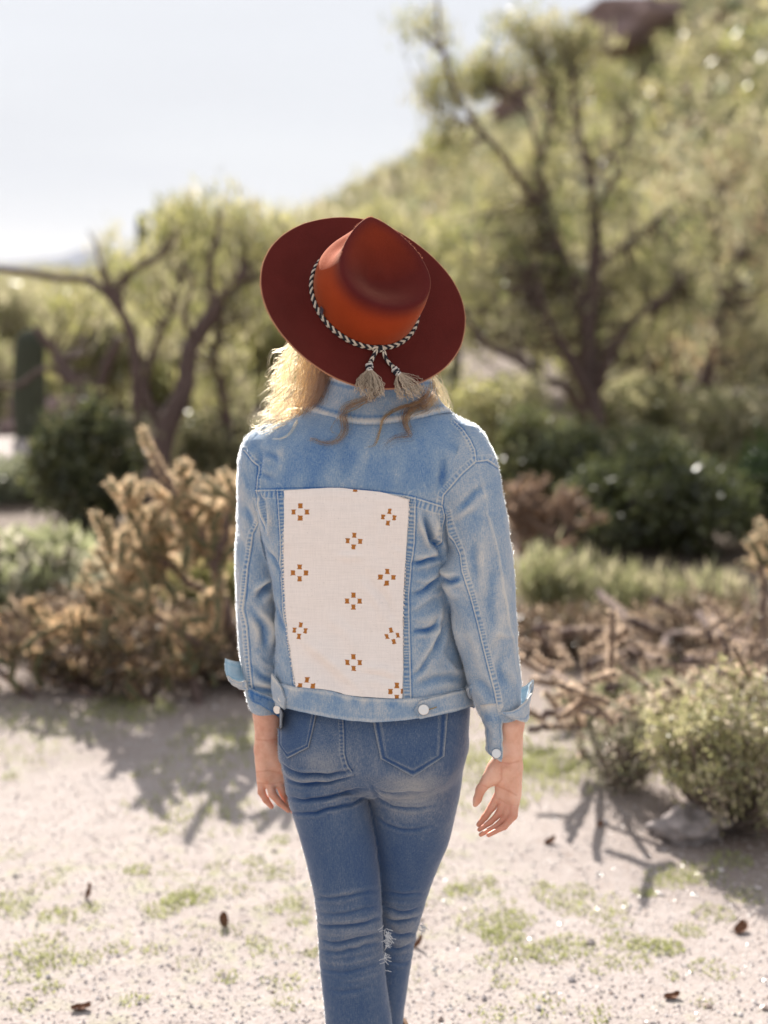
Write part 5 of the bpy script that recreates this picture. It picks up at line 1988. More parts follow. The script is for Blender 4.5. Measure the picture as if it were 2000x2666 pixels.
for k, (px, y, s, lab) in enumerate([(1730, 58, (3.4, 2.2, 1.0), 'reddish rock outcrop high on the hill at the top edge'), (1960, 50, (.8, .8, .5), 'dark boulder on the ridge in the upper right corner'),
                                     (1660, 52, (1.2, 1.1, .5), 'reddish boulder under the high outcrop'), (1440, 78, (3.0, 2.0, 1.3), 'low rock face on the skyline left of the outcrop'),
                                     (1830, 44, (.7, .7, .4), 'rust coloured rock halfway up the right slope'), (1700, 40, (.7, .7, .4), 'rock beside the round bush on the slope')]):
    x, y, z = on_hill(px, y)
    boulder('boulder', (x, y, z + s[2] * .3), s, M_rock, k + 2, label=lab, category='rock', group='rocks on the hillside')

M_mtn = simple_mat('far_mountain', (0.075, 0.09, 0.13), 1.0, var=.2, vscale=.01)  # the blue of distant haze is put into this base colour
D_ = 2600
mx_, my_ = [-9000, -1500, -600, -200, 0, 90, 170, 215, 250, 290, 340, 420, 600, 1000, 3000, 9000], [735, 700, 690, 700, 684, 676, 664, 644, 636, 644, 668, 700, 720, 735, 735, 735]
xx = np.linspace(-6500, 6500, 500)
pxx = 1000 + 3703 * xx / D_
zt_ = CAM_H + (720 - np.interp(pxx, mx_, my_)) / 3703 * D_ + 6 * vnoise(np.stack([xx, 0 * xx, 0 * xx], -1), .006, 5, 3)
rowsM = []
for t, dy in ((0, -500), (.35, -300), (.7, -120), (1, 0), (.6, 300), (0, 700)):
    rowsM.append(np.stack([xx, D_ + dy + 40 * vnoise(np.stack([xx, 0 * xx + dy, 0 * xx], -1), .004, 8, 2), zt_ * t - 40 * (1 - t)], -1))
V = np.array(rowsM).reshape(-1, 3)
idx = np.arange(len(V)).reshape(6, -1)
Q = np.stack([idx[:-1, :-1], idx[:-1, 1:], idx[1:, 1:], idx[1:, :-1]], -1).reshape(-1, 4)
obj('mountain', new_mesh('mountain', V, Q, [M_mtn], True), kind='structure', label='blue distant mountain ridge on the horizon')

# ---- gravel: real little stones over the near ground
ico = np.array([(0, 0, 1), (.9, 0, .2), (.28, .85, .25), (-.72, .52, .2), (-.72, -.52, .2), (.28, -.85, .25), (0, 0, -.5)])
icf = np.array([(0, 1, 2), (0, 2, 3), (0, 3, 4), (0, 4, 5), (0, 5, 1), (6, 2, 1), (6, 3, 2), (6, 4, 3), (6, 5, 4), (6, 1, 5)])


def scatter_stones(n, xr, yr, smin_, smax_, seed):
    rs = np.random.default_rng(seed)
    y = yr[0] + (yr[1] - yr[0]) * rs.random(n) ** 1.3
    x = (rs.random(n) * 2 - 1) * (y * .36 + .12)
    s = smin_ * (smax_ / smin_) ** (rs.random(n) ** 2.2)
    z = ground_z(x, y)
    ang = rs.random(n) * 6.28
    sc = s[:, None] * rs.uniform(.6, 1.2, (n, 3)) * [1, 1, .7]
    Vb = ico[None] * (1 + rs.normal(0, .12, (n, 7, 1)))
    Vb = Vb * sc[:, None, :]
    c, s_ = np.cos(ang)[:, None], np.sin(ang)[:, None]
    Vb = np.stack([Vb[..., 0] * c - Vb[..., 1] * s_, Vb[..., 0] * s_ + Vb[..., 1] * c, Vb[..., 2]], -1)
    Vb += np.stack([x, y, z + s * .15], -1)[:, None, :]
    F_ = icf[None] + (np.arange(n) * 7)[:, None, None]
    tone = rs.random(n)
    pal = np.array([(0.44, 0.385, 0.37), (0.50, 0.455, 0.44), (0.39, 0.33, 0.305), (0.58, 0.55, 0.53), (0.31, 0.23, 0.19)])
    ci = np.searchsorted([.42, .66, .84, .94], tone)
    col = np.repeat(pal[ci] * rs.uniform(.85, 1.12, (n, 1)), 7, 0)
    return Vb.reshape(-1, 3), F_.reshape(-1, 3), col


M_stone, nt, b = mat('gravel_stone')
a = N(nt, 'ShaderNodeAttribute', attribute_name='Col')
nt.links.new(a.outputs['Color'], b.inputs['Base Color'])
b.inputs['Roughness'].default_value = .28
b.inputs['Specular IOR Level'].default_value = .7
Va, Fa, Ca = scatter_stones(62000, 0, (2.7, 8.5), .0016, .0065, 5)
Vb_, Fb, Cb = scatter_stones(260, 0, (2.8, 8.5), .007, .016, 6)
obj('gravel', new_mesh('gravel', np.concatenate([Va, Vb_]), np.concatenate([Fa, Fb + len(Va)]), [M_stone], False, {'Col': np.concatenate([Ca, Cb])}), kind='stuff',
    label='loose pinkish gravel scattered over the ground')

# ---- short green weeds
mb = MB()
rs = np.random.default_rng(9)


def tuft(mb, x, y, r_, n, h, col):
    a_ = rs.random(n) * 6.283
    rr_ = r_ * np.sqrt(rs.random(n))
    bx, by = x + rr_ * np.cos(a_), y + rr_ * np.sin(a_)
    bz = ground_z(bx, by) - .002
    hh = h * rs.uniform(.4, 1.2, n)
    lean = rs.normal(0, .5, (n, 2)) * hh[:, None]
    w = rs.uniform(.0015, .0035, n)
    wa = rs.random(n) * 6.283
    dx, dy = np.cos(wa) * w, np.sin(wa) * w
    A_ = np.stack([bx - dx, by - dy, bz], -1)
    B_ = np.stack([bx + dx, by + dy, bz], -1)
    C_ = np.stack([bx + lean[:, 0], by + lean[:, 1], bz + hh], -1)
    V_ = np.stack([A_, B_, C_], 1).reshape(-1, 3)
    c = np.repeat(np.array(col) * rs.uniform(.6, 1.35, (n, 1)), 3, 0)
    mb.V.append(V_)
    mb.T.append(np.arange(3 * n).reshape(-1, 3) + mb.n)
    mb.A.append(c)
    mb.n += 3 * n


GR = [(660, 2245, .03, 150), (730, 2190, .035, 160), (360, 2262, .035, 240), (470, 2340, .045, 420), (500, 2330, .06, 500), (420, 2365, .05, 420), (150, 2385, .045, 260), (40, 2340, .06, 300), (30, 2370, .05, 240),
      (240, 2360, .03, 150), (110, 2470, .07, 420), (40, 2520, .08, 460), (130, 2510, .05, 260), (220, 2495, .04, 200), (310, 2465, .035, 170), (400, 2470, .03, 130), (125, 2570, .03, 120),
      (760, 2360, .05, 200), (780, 2400, .03, 140), (740, 2560, .05, 160), (590, 2545, .03, 160), (710, 2475, .05, 160), (350, 2605, .03, 120),
      (1190, 2325, .035, 240), (1290, 2420, .06, 520), (1340, 2395, .05, 320), (1310, 2440, .05, 420), (1270, 2400, .08, 380), (1430, 2330, .05, 240), (1500, 2310, .04, 200), (1480, 2360, .05, 280),
      (1440, 2480, .06, 520), (1490, 2460, .06, 420), (1560, 2350, .07, 380), (1590, 2390, .05, 260), (1690, 2460, .045, 420), (1740, 2465, .04, 420), (1620, 2450, .05, 300), (1680, 2320, .03, 200),
      (1800, 2270, .07, 700), (1740, 2285, .06, 500), (1900, 2240, .06, 600), (1940, 2330, .05, 300), (1800, 2420, .04, 260), (1860, 2375, .05, 300), (1360, 2480, .04, 200), (1300, 2500, .05, 220),
      (1560, 2510, .05, 200), (1640, 2505, .05, 200), (1860, 2520, .05, 200), (1420, 2620, .05, 160), (1550, 2645, .04, 150), (1290, 2650, .05, 160), (1310, 2560, .03, 120), (1250, 2320, .05, 240)]
for px, py, r_, n_ in GR:
    c = gnd(px, py)
    tuft(mb, c[0], c[1], r_ * 1.15, int(n_ * .48), .013, (0.39, 0.41, 0.17))
for _ in range(520):
    y = rs.uniform(2.8, 7.5)
    x = rs.uniform(-1, 1) * y * .30
    p = float(green_mask(np.array([x]), np.array([y]))[0])
    if rs.random() < .10 + p:
        tuft(mb, x, y, rs.uniform(.02, .08), int(rs.uniform(20, 70)), .012, (0.38, 0.39, 0.18))
for px, py, n_ in [(350, 1850, 900), (330, 1840, 700), (100, 1870, 500), (250, 1895, 400), (560, 1930, 600), (600, 1900, 600), (640, 1960, 500), (480, 2010, 300), (460, 2090, 250), (560, 2130, 300), (520, 2090, 300),
                   (1240, 2000, 700), (1290, 1960, 800), (1340, 1990, 700), (1400, 1990, 700), (1450, 1970, 500), (1500, 1990, 700), (1240, 2080, 400), (1370, 2040, 500), (1450, 2030, 400), (1600, 2000, 300), (1300, 1880, 500),
                   (1380, 1900, 400), (50, 1950, 300)]:
    c = gnd(px, py)
    tuft(mb, c[0], c[1], .17, int(n_ * .36), .03, (0.36, 0.38, 0.15))
mb.build('grass', [leaf_material('grass_blades', .45)], None, kind='stuff', label='short yellow green weeds sprouting from the gravel')

# ---- curled brown leaves and small clods lying on the gravel
M_dead = simple_mat('dead_leaf', (0.16, 0.075, 0.04), .8, var=.3, vscale=60)


def dead_leaf(px, py, L_, lab, up=.5, rot=0.0):
    c = gnd(px, py)
    u, v = np.meshgrid(np.linspace(-1, 1, 9), np.linspace(-1, 1, 7))
    w = np.sqrt(np.maximum(1 - u * u, .02))
    X = u * L_
    Yy = v * w * L_ * .6
    Z = (np.abs(v) ** 1.6) * L_ * .35 + .25 * L_ * u * u + .05 * L_ * np.sin(u * 5 + v * 3)
    a_ = up
    X2, Z2 = X * math.cos(a_) - Z * math.sin(a_), X * math.sin(a_) + Z * math.cos(a_)
    W = np.stack([X2 * math.cos(rot) - Yy * math.sin(rot), X2 * math.sin(rot) + Yy * math.cos(rot), Z2], -1)
    V_, Q_, _ = sheet(W, .0006)
    V_[:, 2] -= V_[:, 2].min() + .001
    o = obj('dead_leaf', new_mesh('dead_leaf', V_, Q_, [M_dead], True), label=lab, category='leaf', group='brown leaves on the gravel')
    o.location = (c[0], c[1], float(ground_z(np.array([c[0]]), np.array([c[1]]))[0]))


for a_ in [(237, 2335, .022, 'upright curled brown leaf on the gravel left of the leg, the tallest one', 1.3, .4), (581, 2408, .020, 'curled brown leaf standing just left of the left knee', 1.2, 2.0),
            (212, 2628, .022, 'flat brown leaf near the lower edge on the left', .1, .2),
           (1434, 2195, .020, 'dark brown leaf alone on the gravel beyond the right hand', .4, .5),
           (1563, 2148, .014, 'brown leaf near the right bush, farthest of the gravel leaves', .5, 1.2), (1093, 2468, .018, 'reddish leaf close to the right knee', .9, .3),
           (1750, 2598, .020, 'flat dark leaf near the lower right', .1, .3),
           (1930, 2420, .026, 'dark brown leaf in the shade of the right bush', .3, .9)]:
    dead_leaf(*a_)
# ================================================================== trees, shrubs, cacti
M_bark = simple_mat('dark_bark', (0.115, 0.080, 0.070), .95, var=.35, vscale=18)
M_palebark = simple_mat('pale_bark', (0.20, 0.155, 0.13), .95, var=.3, vscale=16)
M_greenbark = simple_mat('grey_green_bark', (0.135, 0.125, 0.085), .9, var=.3, vscale=14)
M_leaf = leaf_material('desert_leaf', .55, .35, gloss=.06)
M_leafdark = leaf_material('creosote_leaf', .45, .30, gloss=.07)
M_spine = leaf_material('cactus_spine', .68)
M_cactus = simple_mat('cactus_skin', (0.085, 0.095, 0.050), .85, var=.3, vscale=25)
M_deadwood = simple_mat('dead_cactus_wood', (0.17, 0.12, 0.09), .95, var=.4, vscale=25)

PALE = [(0.36, 0.34, 0.18), (0.43, 0.39, 0.235), (0.25, 0.255, 0.115), (0.47, 0.425, 0.285)]
YELLOW = [(0.38, 0.36, 0.13), (0.29, 0.295, 0.10), (0.44, 0.40, 0.20)]
DARK = [(0.080, 0.095, 0.036), (0.115, 0.125, 0.05), (0.055, 0.064, 0.028), (0.16, 0.155, 0.07)]
GREYG = [(0.25, 0.265, 0.17), (0.33, 0.335, 0.23), (0.18, 0.20, 0.115)]
DRY = [(0.10, 0.062, 0.040), (0.15, 0.10, 0.065), (0.07, 0.045, 0.03), (0.12, 0.10, 0.05), (0.50, 0.38, 0.27)]


def leaves(mb, C, n, spread, size, pal, rs, up=.35, aspect=.28, cvar=.25, tone=None):
    """n thin triangular leaves per cluster centre in C."""
    C = np.asarray(C, float)
    m = len(C)
    P = np.repeat(C, n, 0)
    k = len(P)
    d = rs.normal(0, 1, (k, 3))
    d /= np.linalg.norm(d, axis=1, keepdims=True)
    sp = np.asarray(spread, float) * np.ones(3)
    P = P + d * (rs.random((k, 1)) ** .6) * sp
    o = rs.normal(0, 1, (k, 3))
    o[:, 2] += up * 3
    o /= np.linalg.norm(o, axis=1, keepdims=True)
    w = np.cross(o, rs.normal(0, 1, (k, 3)))
    w /= np.linalg.norm(w, axis=1, keepdims=True)
    s = size * rs.uniform(.5, 1.4, (k, 1))
    A_ = P - w * s * aspect
    B_ = P + w * s * aspect
    T_ = P + o * s
    V_ = np.stack([A_, B_, T_], 1).reshape(-1, 3)
    pal = np.array(pal)
    ci = rs.integers(0, len(pal), m)
    cc = np.repeat(pal[ci], n, 0) * rs.uniform(1 - cvar, 1 + cvar, (k, 1))
    mix = rs.random((k, 1)) < .3
    cc = np.where(mix, pal[rs.integers(0, len(pal), k)], cc)
    mb.V.append(V_)
    mb.T.append(np.arange(3 * k).reshape(-1, 3) + mb.n)
    mb.A.append(np.repeat(cc, 3, 0))
    mb.n += 3 * k


def in_ellipsoid(c, r, n, rs, hollow=.0):
    d = rs.normal(0, 1, (n, 3))
    d /= np.linalg.norm(d, axis=1, keepdims=True)
    q = hollow + (1 - hollow) * rs.random((n, 1)) ** (1 / 3)
    return np.asarray(c) + d * q * np.asarray(r)


def tree(name, label, cat, base_px, limbs, blobs, nleaf, size, pal, seed, bark=None, group=None, leafm=None, spread=.22, up=.35, dens=1.0, twig=.006, zbase=None, gate=-.22):
    """limbs: [([(px, py, Y)...], r0, r1)]; blobs: [(px, py, Y, rx_px, rz_px, depth_m, clusters)]."""
    rs = np.random.default_rng(seed)
    sk, wood, lm = [], MB(), []
    for pts, r0, r1 in limbs:
        P = np.array([at(*p) for p in pts])
        n_ = max(8, len(P) * 5)
        S = smooth_path(P, n_)
        L_ = np.linalg.norm(P[-1] - P[0])
        S[1:-1] += np.stack([vnoise(S[1:-1] + 3 * q, 4 / max(L_, .3), seed + q, 2) for q in range(3)], -1) * L_ * .02
        rr_ = np.linspace(r0, r1, n_) * (1 + .10 * vnoise(S, 9, seed, 2))
        w1 = MB()
        add_tube(w1, S, rr_, 9)
        lm.append(w1)
        sk.append(np.concatenate([S, rr_[:, None]], 1))
    sk = np.concatenate(sk)
    cl = []
    for px, py, Y, rx, rz, dm, n_ in blobs:
        k = Y / 3650
        c = in_ellipsoid(at(px, py, Y), (rx * k, dm, rz * k), max(3, int(n_ * dens)), rs, .15)
        c[:, 1] += dm * .55
        cl.append(c)
    cl = np.concatenate(cl)
    cl = cl[cl[:, 2] > .05]
    cl = cl[vnoise(cl, 1.6, seed + 7, 2) > gate]
    # a twig from the nearest limb point (a little below) to every cluster
    for c in cl[:: max(1, len(cl) // 600)]:
        d = np.linalg.norm(sk[:, :3] - (c - [0, 0, .25]), axis=1)
        j = int(np.argmin(d))
        a0 = sk[j, :3]
        L_ = np.linalg.norm(c - a0)
        mid = (a0 + c) / 2 + rs.normal(0, .10 * L_, 3) + [0, 0, -.10 * L_]
        S = smooth_path([a0, mid, c], 6)
        add_tube(wood, S, np.linspace(min(sk[j, 3] * .6, twig * (1 + L_ * 2)), twig * .4, 6), 4, cap=False)
    root = empty(name, tuple(sk[0, :2]) + (0,), label=label, category=cat)
    if group:
        root['group'] = group
    for q, w1 in enumerate(lm):
        w1.build('branch' if q else 'trunk', [bark or M_bark], root, True)
    wood.build('twigs', [bark or M_bark], root, True, kind='stuff')
    mb = MB()
    leaves(mb, cl, nleaf, spread, size * 1.9, pal, rs, .75, .10, .45)
    mb.build('crown', [leafm or M_leaf], root)
    return root


def bush(name, label, px, py_base, Y, w_px, top_py, n_cl, nleaf, size, pal, seed, cat='shrub', group=None, leafm=None, spread=.10, up=.2, stems=14, bark=None, depth=None, lean=0, hollow=.35, aspect=.28):
    rs = np.random.default_rng(seed)
    k = Y / 3650
    base = at(px, py_base, Y)
    zb = max(0.0, float(hill_z(np.array([base[0]]), np.array([Y]))[0])) if Y > 19 else 0.0
    base[2] = zb
    top = at(px, top_py, Y)
    H = top[2] - zb
    rx = w_px / 2 * k
    ry = depth or rx
    c = np.array([base[0] + lean, Y, zb + H * .52])
    P = in_ellipsoid(c, (rx, ry, H * .50), n_cl, rs, hollow)
    # uneven outline
    P += (P - c) * (.55 * vnoise((P - c) / max(rx, .1), 2.1, seed, 2) - .08)[:, None]
    P = P[vnoise(P / max(rx, .1), 3.3, seed + 5, 2) > -.22]
    P = P[P[:, 2] > zb + .02]
    wood = MB()
    for q in P[rs.permutation(len(P))[:stems * 3]]:
        b0 = np.array([base[0] + rs.normal(0, .06 * rx), Y + rs.normal(0, .06 * rx), zb])
        mid = b0 * .5 + q * .5 + np.array([*(rs.normal(0, .08 * rx, 2)), -.06 * H])
        add_tube(wood, smooth_path([b0, mid, q], 7), np.linspace(max(.004, .012 * H), .0015 + .002 * H, 7), 5, cap=False)
    root = empty(name, (base[0], Y, zb), label=label, category=cat)
    if group:
        root['group'] = group
    wood.build('stem', [bark or M_bark], root, True)
    mb = MB()
    leaves(mb, P, nleaf, spread, size, pal, rs, up, aspect, .45)
    mb.build('foliage', [leafm or M_leaf], root)
    return root


# ---------------- cholla
def spines(mb, P, r_, n, L_, rs, col):
    """Spines all round a joint whose axis is the polyline P."""
    k = rs.integers(0, len(P) - 1, n)
    t = rs.random((n, 1))
    c = P[k] * (1 - t) + P[k + 1] * t
    ax = P[k + 1] - P[k]
    ax /= np.linalg.norm(ax, axis=1, keepdims=True)
    d = rs.normal(0, 1, (n, 3))
    d -= ax * (d * ax).sum(1, keepdims=True) * .6
    d /= np.linalg.norm(d, axis=1, keepdims=True)
    w = np.cross(d, rs.normal(0, 1, (n, 3)))
    w /= np.linalg.norm(w, axis=1, keepdims=True)
    a0 = c + d * r_ * .9
    l_ = L_ * rs.uniform(.6, 1.3, (n, 1))
    wd = .0014 * rs.uniform(.7, 1.6, (n, 1))
    V_ = np.stack([a0 - w * wd, a0 + w * wd, a0 + d * l_ + ax * .3 * l_], 1).reshape(-1, 3)
    mb.V.append(V_)
    mb.T.append(np.arange(3 * n).reshape(-1, 3) + mb.n)
    mb.A.append(np.repeat(np.array(col) * rs.uniform(.7, 1.3, (n, 1)), 3, 0))
    mb.n += 3 * n


def joint(wood, sp, p, d, L_, r_, rs, ns=90, col=(0.62, 0.47, 0.30), sl=.017):
    d = d / np.linalg.norm(d)
    bend = rs.normal(0, .12, 3)
    t = np.linspace(0, 1, 7)[:, None]
    P = p + d * t * L_ + bend * L_ * (t ** 2) * .5
    rr_ = r_ * (.62 + .38 * np.sin(np.pi * np.clip(t[:, 0] * .92 + .06, 0, 1)) ** .6)
    rr_ *= 1 + .10 * np.cos(np.arange(7) * 2.4)
    add_tube(wood, P, rr_, 7)
    spines(sp, P, r_, ns, sl, rs, col)
    return P


def cholla(name, label, limbs, tips, seed, levels=3, jl=.09, jr=.014, ns=90, col=(0.62, 0.47, 0.30), skin=None, up=.9, cat='cactus', group=None, spread_=.8, kids=(2, 4), sl=.017, base=None, tdrop=0):
    rs = np.random.default_rng(seed)
    def atz(p, lo=.02):
        q = at(*p)
        return q if q[2] > lo else gnd(p[0], p[1], lo)
    prt, sp = [], MB()
    for pts, r0, r1 in limbs:
        P = smooth_path(np.array([atz(p, -.03 if i_ == 0 else .02) for i_, p in enumerate(pts)]), max(8, len(pts) * 5))
        P[1:-1] += rs.normal(0, .004, (len(P) - 2, 3))
        prt.append(MB())
        add_tube(prt[-1], P, np.linspace(r0, r1, len(P)) * (1 + .12 * rs.normal(0, 1, len(P)).clip(-1, 1)), 8)
        spines(sp, P[len(P) // 3:], (r0 + r1) / 2, int(ns * 1.6), sl, rs, np.array(col) * .7)
    def grow(p, d, lv):
        L_ = jl * rs.uniform(.7, 1.35)
        P = joint(prt[-1], sp, p, d, L_, jr * rs.uniform(.8, 1.15) * (1 + .12 * lv), rs, ns, col, sl)
        if lv <= 0:
            return
        for _ in range(rs.integers(kids[0], kids[1] + 1)):
            q = P[rs.integers(4, 7)]
            nd = (P[-1] - P[0]) / L_ * .6 + rs.normal(0, spread_, 3) * [1, .8, .8] + [0, 0, up * .5]
            if q[2] + nd[2] * .05 < .03:
                nd[2] = abs(nd[2])
            grow(q, nd, lv - 1)
    for px, py, Y, dx, dz, lv in tips:
        if tdrop and lv >= 2 and py < 1450:
            py += tdrop
        prt.append(MB())
        grow(atz((px, py, Y), .03), np.array([dx, rs.normal(0, .3), dz]), lv)
    b0 = at(*(base or limbs[0][0][0]))
    root = empty(name, (b0[0], b0[1], 0), label=label, category=cat)
    if group:
        root['group'] = group
    for q, w1 in enumerate(prt):
        w1.build('branch' if q else 'trunk', [M_bark if q < len(limbs) else (skin or M_cactus)], root, True)
    sp.build('spines', [M_spine], root, kind='stuff')
    return root


YC = 5.62
SPG = (0.92, 0.70, 0.46)
cholla('cholla_cactus', 'tall branching cholla with glowing straw spines beside the left sleeve',
       [([(652, 1835, YC), (630, 1730, YC), (590, 1600, YC), (560, 1480, YC), (520, 1390, YC), (470, 1290, YC)], .030, .016),
        ([(590, 1600, YC), (530, 1540, YC + .05), (470, 1500, YC + .05), (400, 1440, YC)], .020, .012),
        ([(560, 1480, YC), (590, 1380, YC - .05), (600, 1300, YC - .05)], .018, .012),
        ([(630, 1730, YC), (560, 1700, YC - .1), (480, 1650, YC - .12), (400, 1600, YC - .1)], .020, .011),
        ([(470, 1290, YC), (430, 1240, YC), (400, 1180, YC)], .016, .012)],
       [(400, 1185, YC, -.35, .9, 0), (385, 1160, YC, -.3, .9, 0), (470, 1290, YC, -.3, .8, 2), (440, 1262, YC, .3, .8, 2), (520, 1390, YC, -.6, .6, 3), (500, 1340, YC, .5, .8, 2), (600, 1300, YC - .05, .3, .9, 2),
        (590, 1380, YC - .05, .6, .5, 2), (560, 1330, YC, 0, .9, 3), (540, 1300, YC + .05, .1, .8, 2), (470, 1500, YC + .05, -.3, .8, 3), (400, 1440, YC, -.8, .5, 2), (400, 1440, YC, -.1, .9, 3), (360, 1400, YC, -.3, .8, 3), (330, 1400, YC, -.8, .4, 2),
        (340, 1350, YC + .1, -.2, .9, 2), (430, 1380, YC, -.2, .9, 3), (480, 1420, YC - .05, .2, .9, 3), (530, 1480, YC, .4, .8, 2), (560, 1440, YC, .4, .8, 2), (610, 1400, YC + .1, .2, .9, 2), (620, 1330, YC + .1, .1, .8, 2),
        (400, 1600, YC - .1, -.7, .4, 3), (400, 1600, YC - .1, -.2, .9, 3), (480, 1650, YC - .12, -.1, .9, 3), (460, 1560, YC, -.4, .8, 3), (350, 1540, YC, -.7, .6, 3), (560, 1650, YC - .1, .2, .9, 2), (420, 1310, YC, -.8, .5, 2), (350, 1300, YC, -.3, .8, 2)],
       31, ns=170, col=SPG, jl=.080, jr=.013, kids=(1, 3), tdrop=62)
cholla('cholla_cactus', 'low sprawling cholla thicket along the left edge of the gravel',
       [([(420, 1850, 5.5), (330, 1780, 5.5), (240, 1720, 5.55)], .022, .014), ([(300, 1850, 5.6), (200, 1790, 5.6), (90, 1740, 5.6)], .022, .012), ([(520, 1850, 5.5), (500, 1760, 5.5), (440, 1690, 5.5)], .022, .012),
        ([(120, 1860, 5.6), (60, 1800, 5.6), (-40, 1720, 5.6)], .020, .012)],
       [(x, y, 5.4 + .4 * random.random(), random.uniform(-.7, .7), random.uniform(.2, .9), 2) for x, y in
        [(240, 1720), (200, 1680), (280, 1660), (330, 1700), (380, 1690), (90, 1740), (130, 1700), (60, 1690), (20, 1730), (-20, 1700), (440, 1690), (480, 1720), (400, 1750), (330, 1780), (260, 1780), (180, 1780), (110, 1790), (500, 1760),
         (540, 1740), (230, 1620), (300, 1610), (150, 1640), (80, 1640), (10, 1660), (350, 1620), (560, 1790), (440, 1800), (360, 1820), (50, 1800), (0, 1800)]],
       33, ns=85, col=(0.78, 0.54, 0.32), jl=.075, jr=.011, kids=(1, 3), up=.5, spread_=1.0, skin=M_cactus)
cholla('cholla_cactus', 'small pale cholla leaning in the weeds at the far left',
       [([(30, 1600, 7.0), (60, 1540, 7.0), (110, 1480, 7.0)], .018, .012)],
       [(110, 1480, 7, .8, .6, 1), (80, 1500, 7, .6, .8, 1), (60, 1520, 7, -.5, .8, 2), (130, 1470, 7, .7, .3, 1), (90, 1510, 7, .9, .1, 1), (40, 1560, 7, -.4, .8, 2), (60, 1490, 7, .2, .9, 1)],
       34, ns=90, col=(0.78, 0.66, 0.52), kids=(1, 2))
cholla('cholla_cactus', 'slim cholla stem with a sunlit head at the right edge',
       [([(1992, 1800, 5.9), (1985, 1650, 5.9), (1990, 1540, 5.9), (1978, 1460, 5.9)], .016, .012)],
       [(1978, 1460, 5.9, -.3, .9, 2), (1982, 1470, 5.9, .6, .6, 2), (1975, 1480, 5.9, -.9, .3, 0), (1990, 1430, 5.9, .4, .8, 1)], 35, ns=110, col=SPG, kids=(1, 2), jl=.06)
cholla('cholla_cactus', 'brown upright cholla behind the right elbow',
       [([(1360, 1560, 8.0), (1365, 1460, 8.0), (1370, 1360, 8.0)], .030, .018), ([(1440, 1560, 7.8), (1410, 1480, 7.8), (1430, 1400, 7.8), (1500, 1370, 7.8)], .024, .014)],
       [(1370, 1360, 8, 0, 1, 2), (1365, 1400, 8, -.4, .8, 2), (1350, 1440, 8, .3, .9, 2), (1400, 1380, 8, .2, .9, 2), (1430, 1400, 7.8, .6, .4, 2), (1500, 1370, 7.8, .9, .2, 1), (1340, 1380, 8, .1, .9, 2), (1420, 1460, 7.8, .5, .4, 2), (1390, 1330, 8, 0, .9, 1)],
       36, ns=80, col=(0.56, 0.36, 0.22), jl=.11, jr=.018, skin=M_deadwood)

# heap of fallen cholla skeletons on the right
YF = 6.0
flimbs = []
rs = np.random.default_rng(40)
for x0, y0, x1, y1, r_ in [(1390, 1640, 1460, 1640, .016), (1460, 1650, 1560, 1640, .018), (1490, 1648, 1640, 1648, .016), (1650, 1620, 1730, 1650, .020), (1740, 1650, 1850, 1660, .018), (1440, 1690, 1400, 1640, .014), (1560, 1540, 1640, 1620, .020),
                       (1700, 1560, 1790, 1610, .014), (1620, 1660, 1560, 1760, .014), (1740, 1660, 1700, 1750, .016), (1820, 1600, 1900, 1700, .018), (1900, 1640, 1990, 1740, .018), (1530, 1730, 1640, 1700, .015), (1580, 1790, 1690, 1760, .014),
                       (1780, 1720, 1880, 1700, .014), (1850, 1760, 1960, 1730, .016), (1640, 1690, 1720, 1720, .016), (1400, 1740, 1520, 1800, .012), (1420, 1860, 1560, 1820, .012), (1800, 1830, 1880, 1790, .012), (1660, 1830, 1760, 1800, .012),
                       (1940, 1560, 1950, 1680, .014), (1850, 1580, 1880, 1660, .012), (1380, 1900, 1500, 1890, .010), (1500, 1850, 1620, 1870, .010)]:
    Yq = float(gnd(x0, y0, rs.uniform(.06, .36))[1])
    Yr = float(gnd(x1, y1, rs.uniform(.06, .36))[1])
    flimbs.append(([(x0, y0, Yq), ((x0 + x1) / 2 + rs.uniform(-8, 8), (y0 + y1) / 2 + rs.uniform(-8, 8), (Yq + Yr) / 2), (x1, y1, Yr)], r_, r_ * .85))
tipsF = [(rs.uniform(1380, 2010), rs.uniform(1640, 1890), YF, rs.uniform(-1, 1), rs.uniform(-.1, .6), 1) for _ in range(60)]
tipsF = [(x, y, float(gnd(x, y, rs.uniform(.03, .34))[1]), a, b_, l_) for x, y, _q, a, b_, l_ in tipsF]
cholla('fallen_cholla', 'heap of fallen cholla joints with pale sunlit spines right of the cuff', flimbs, tipsF, 41, ns=110, col=(0.80, 0.62, 0.46), jl=.13, jr=.0105, kids=(0, 2), up=.1, spread_=1.0, skin=M_deadwood, sl=.016, base=(1650, 1850, YF))

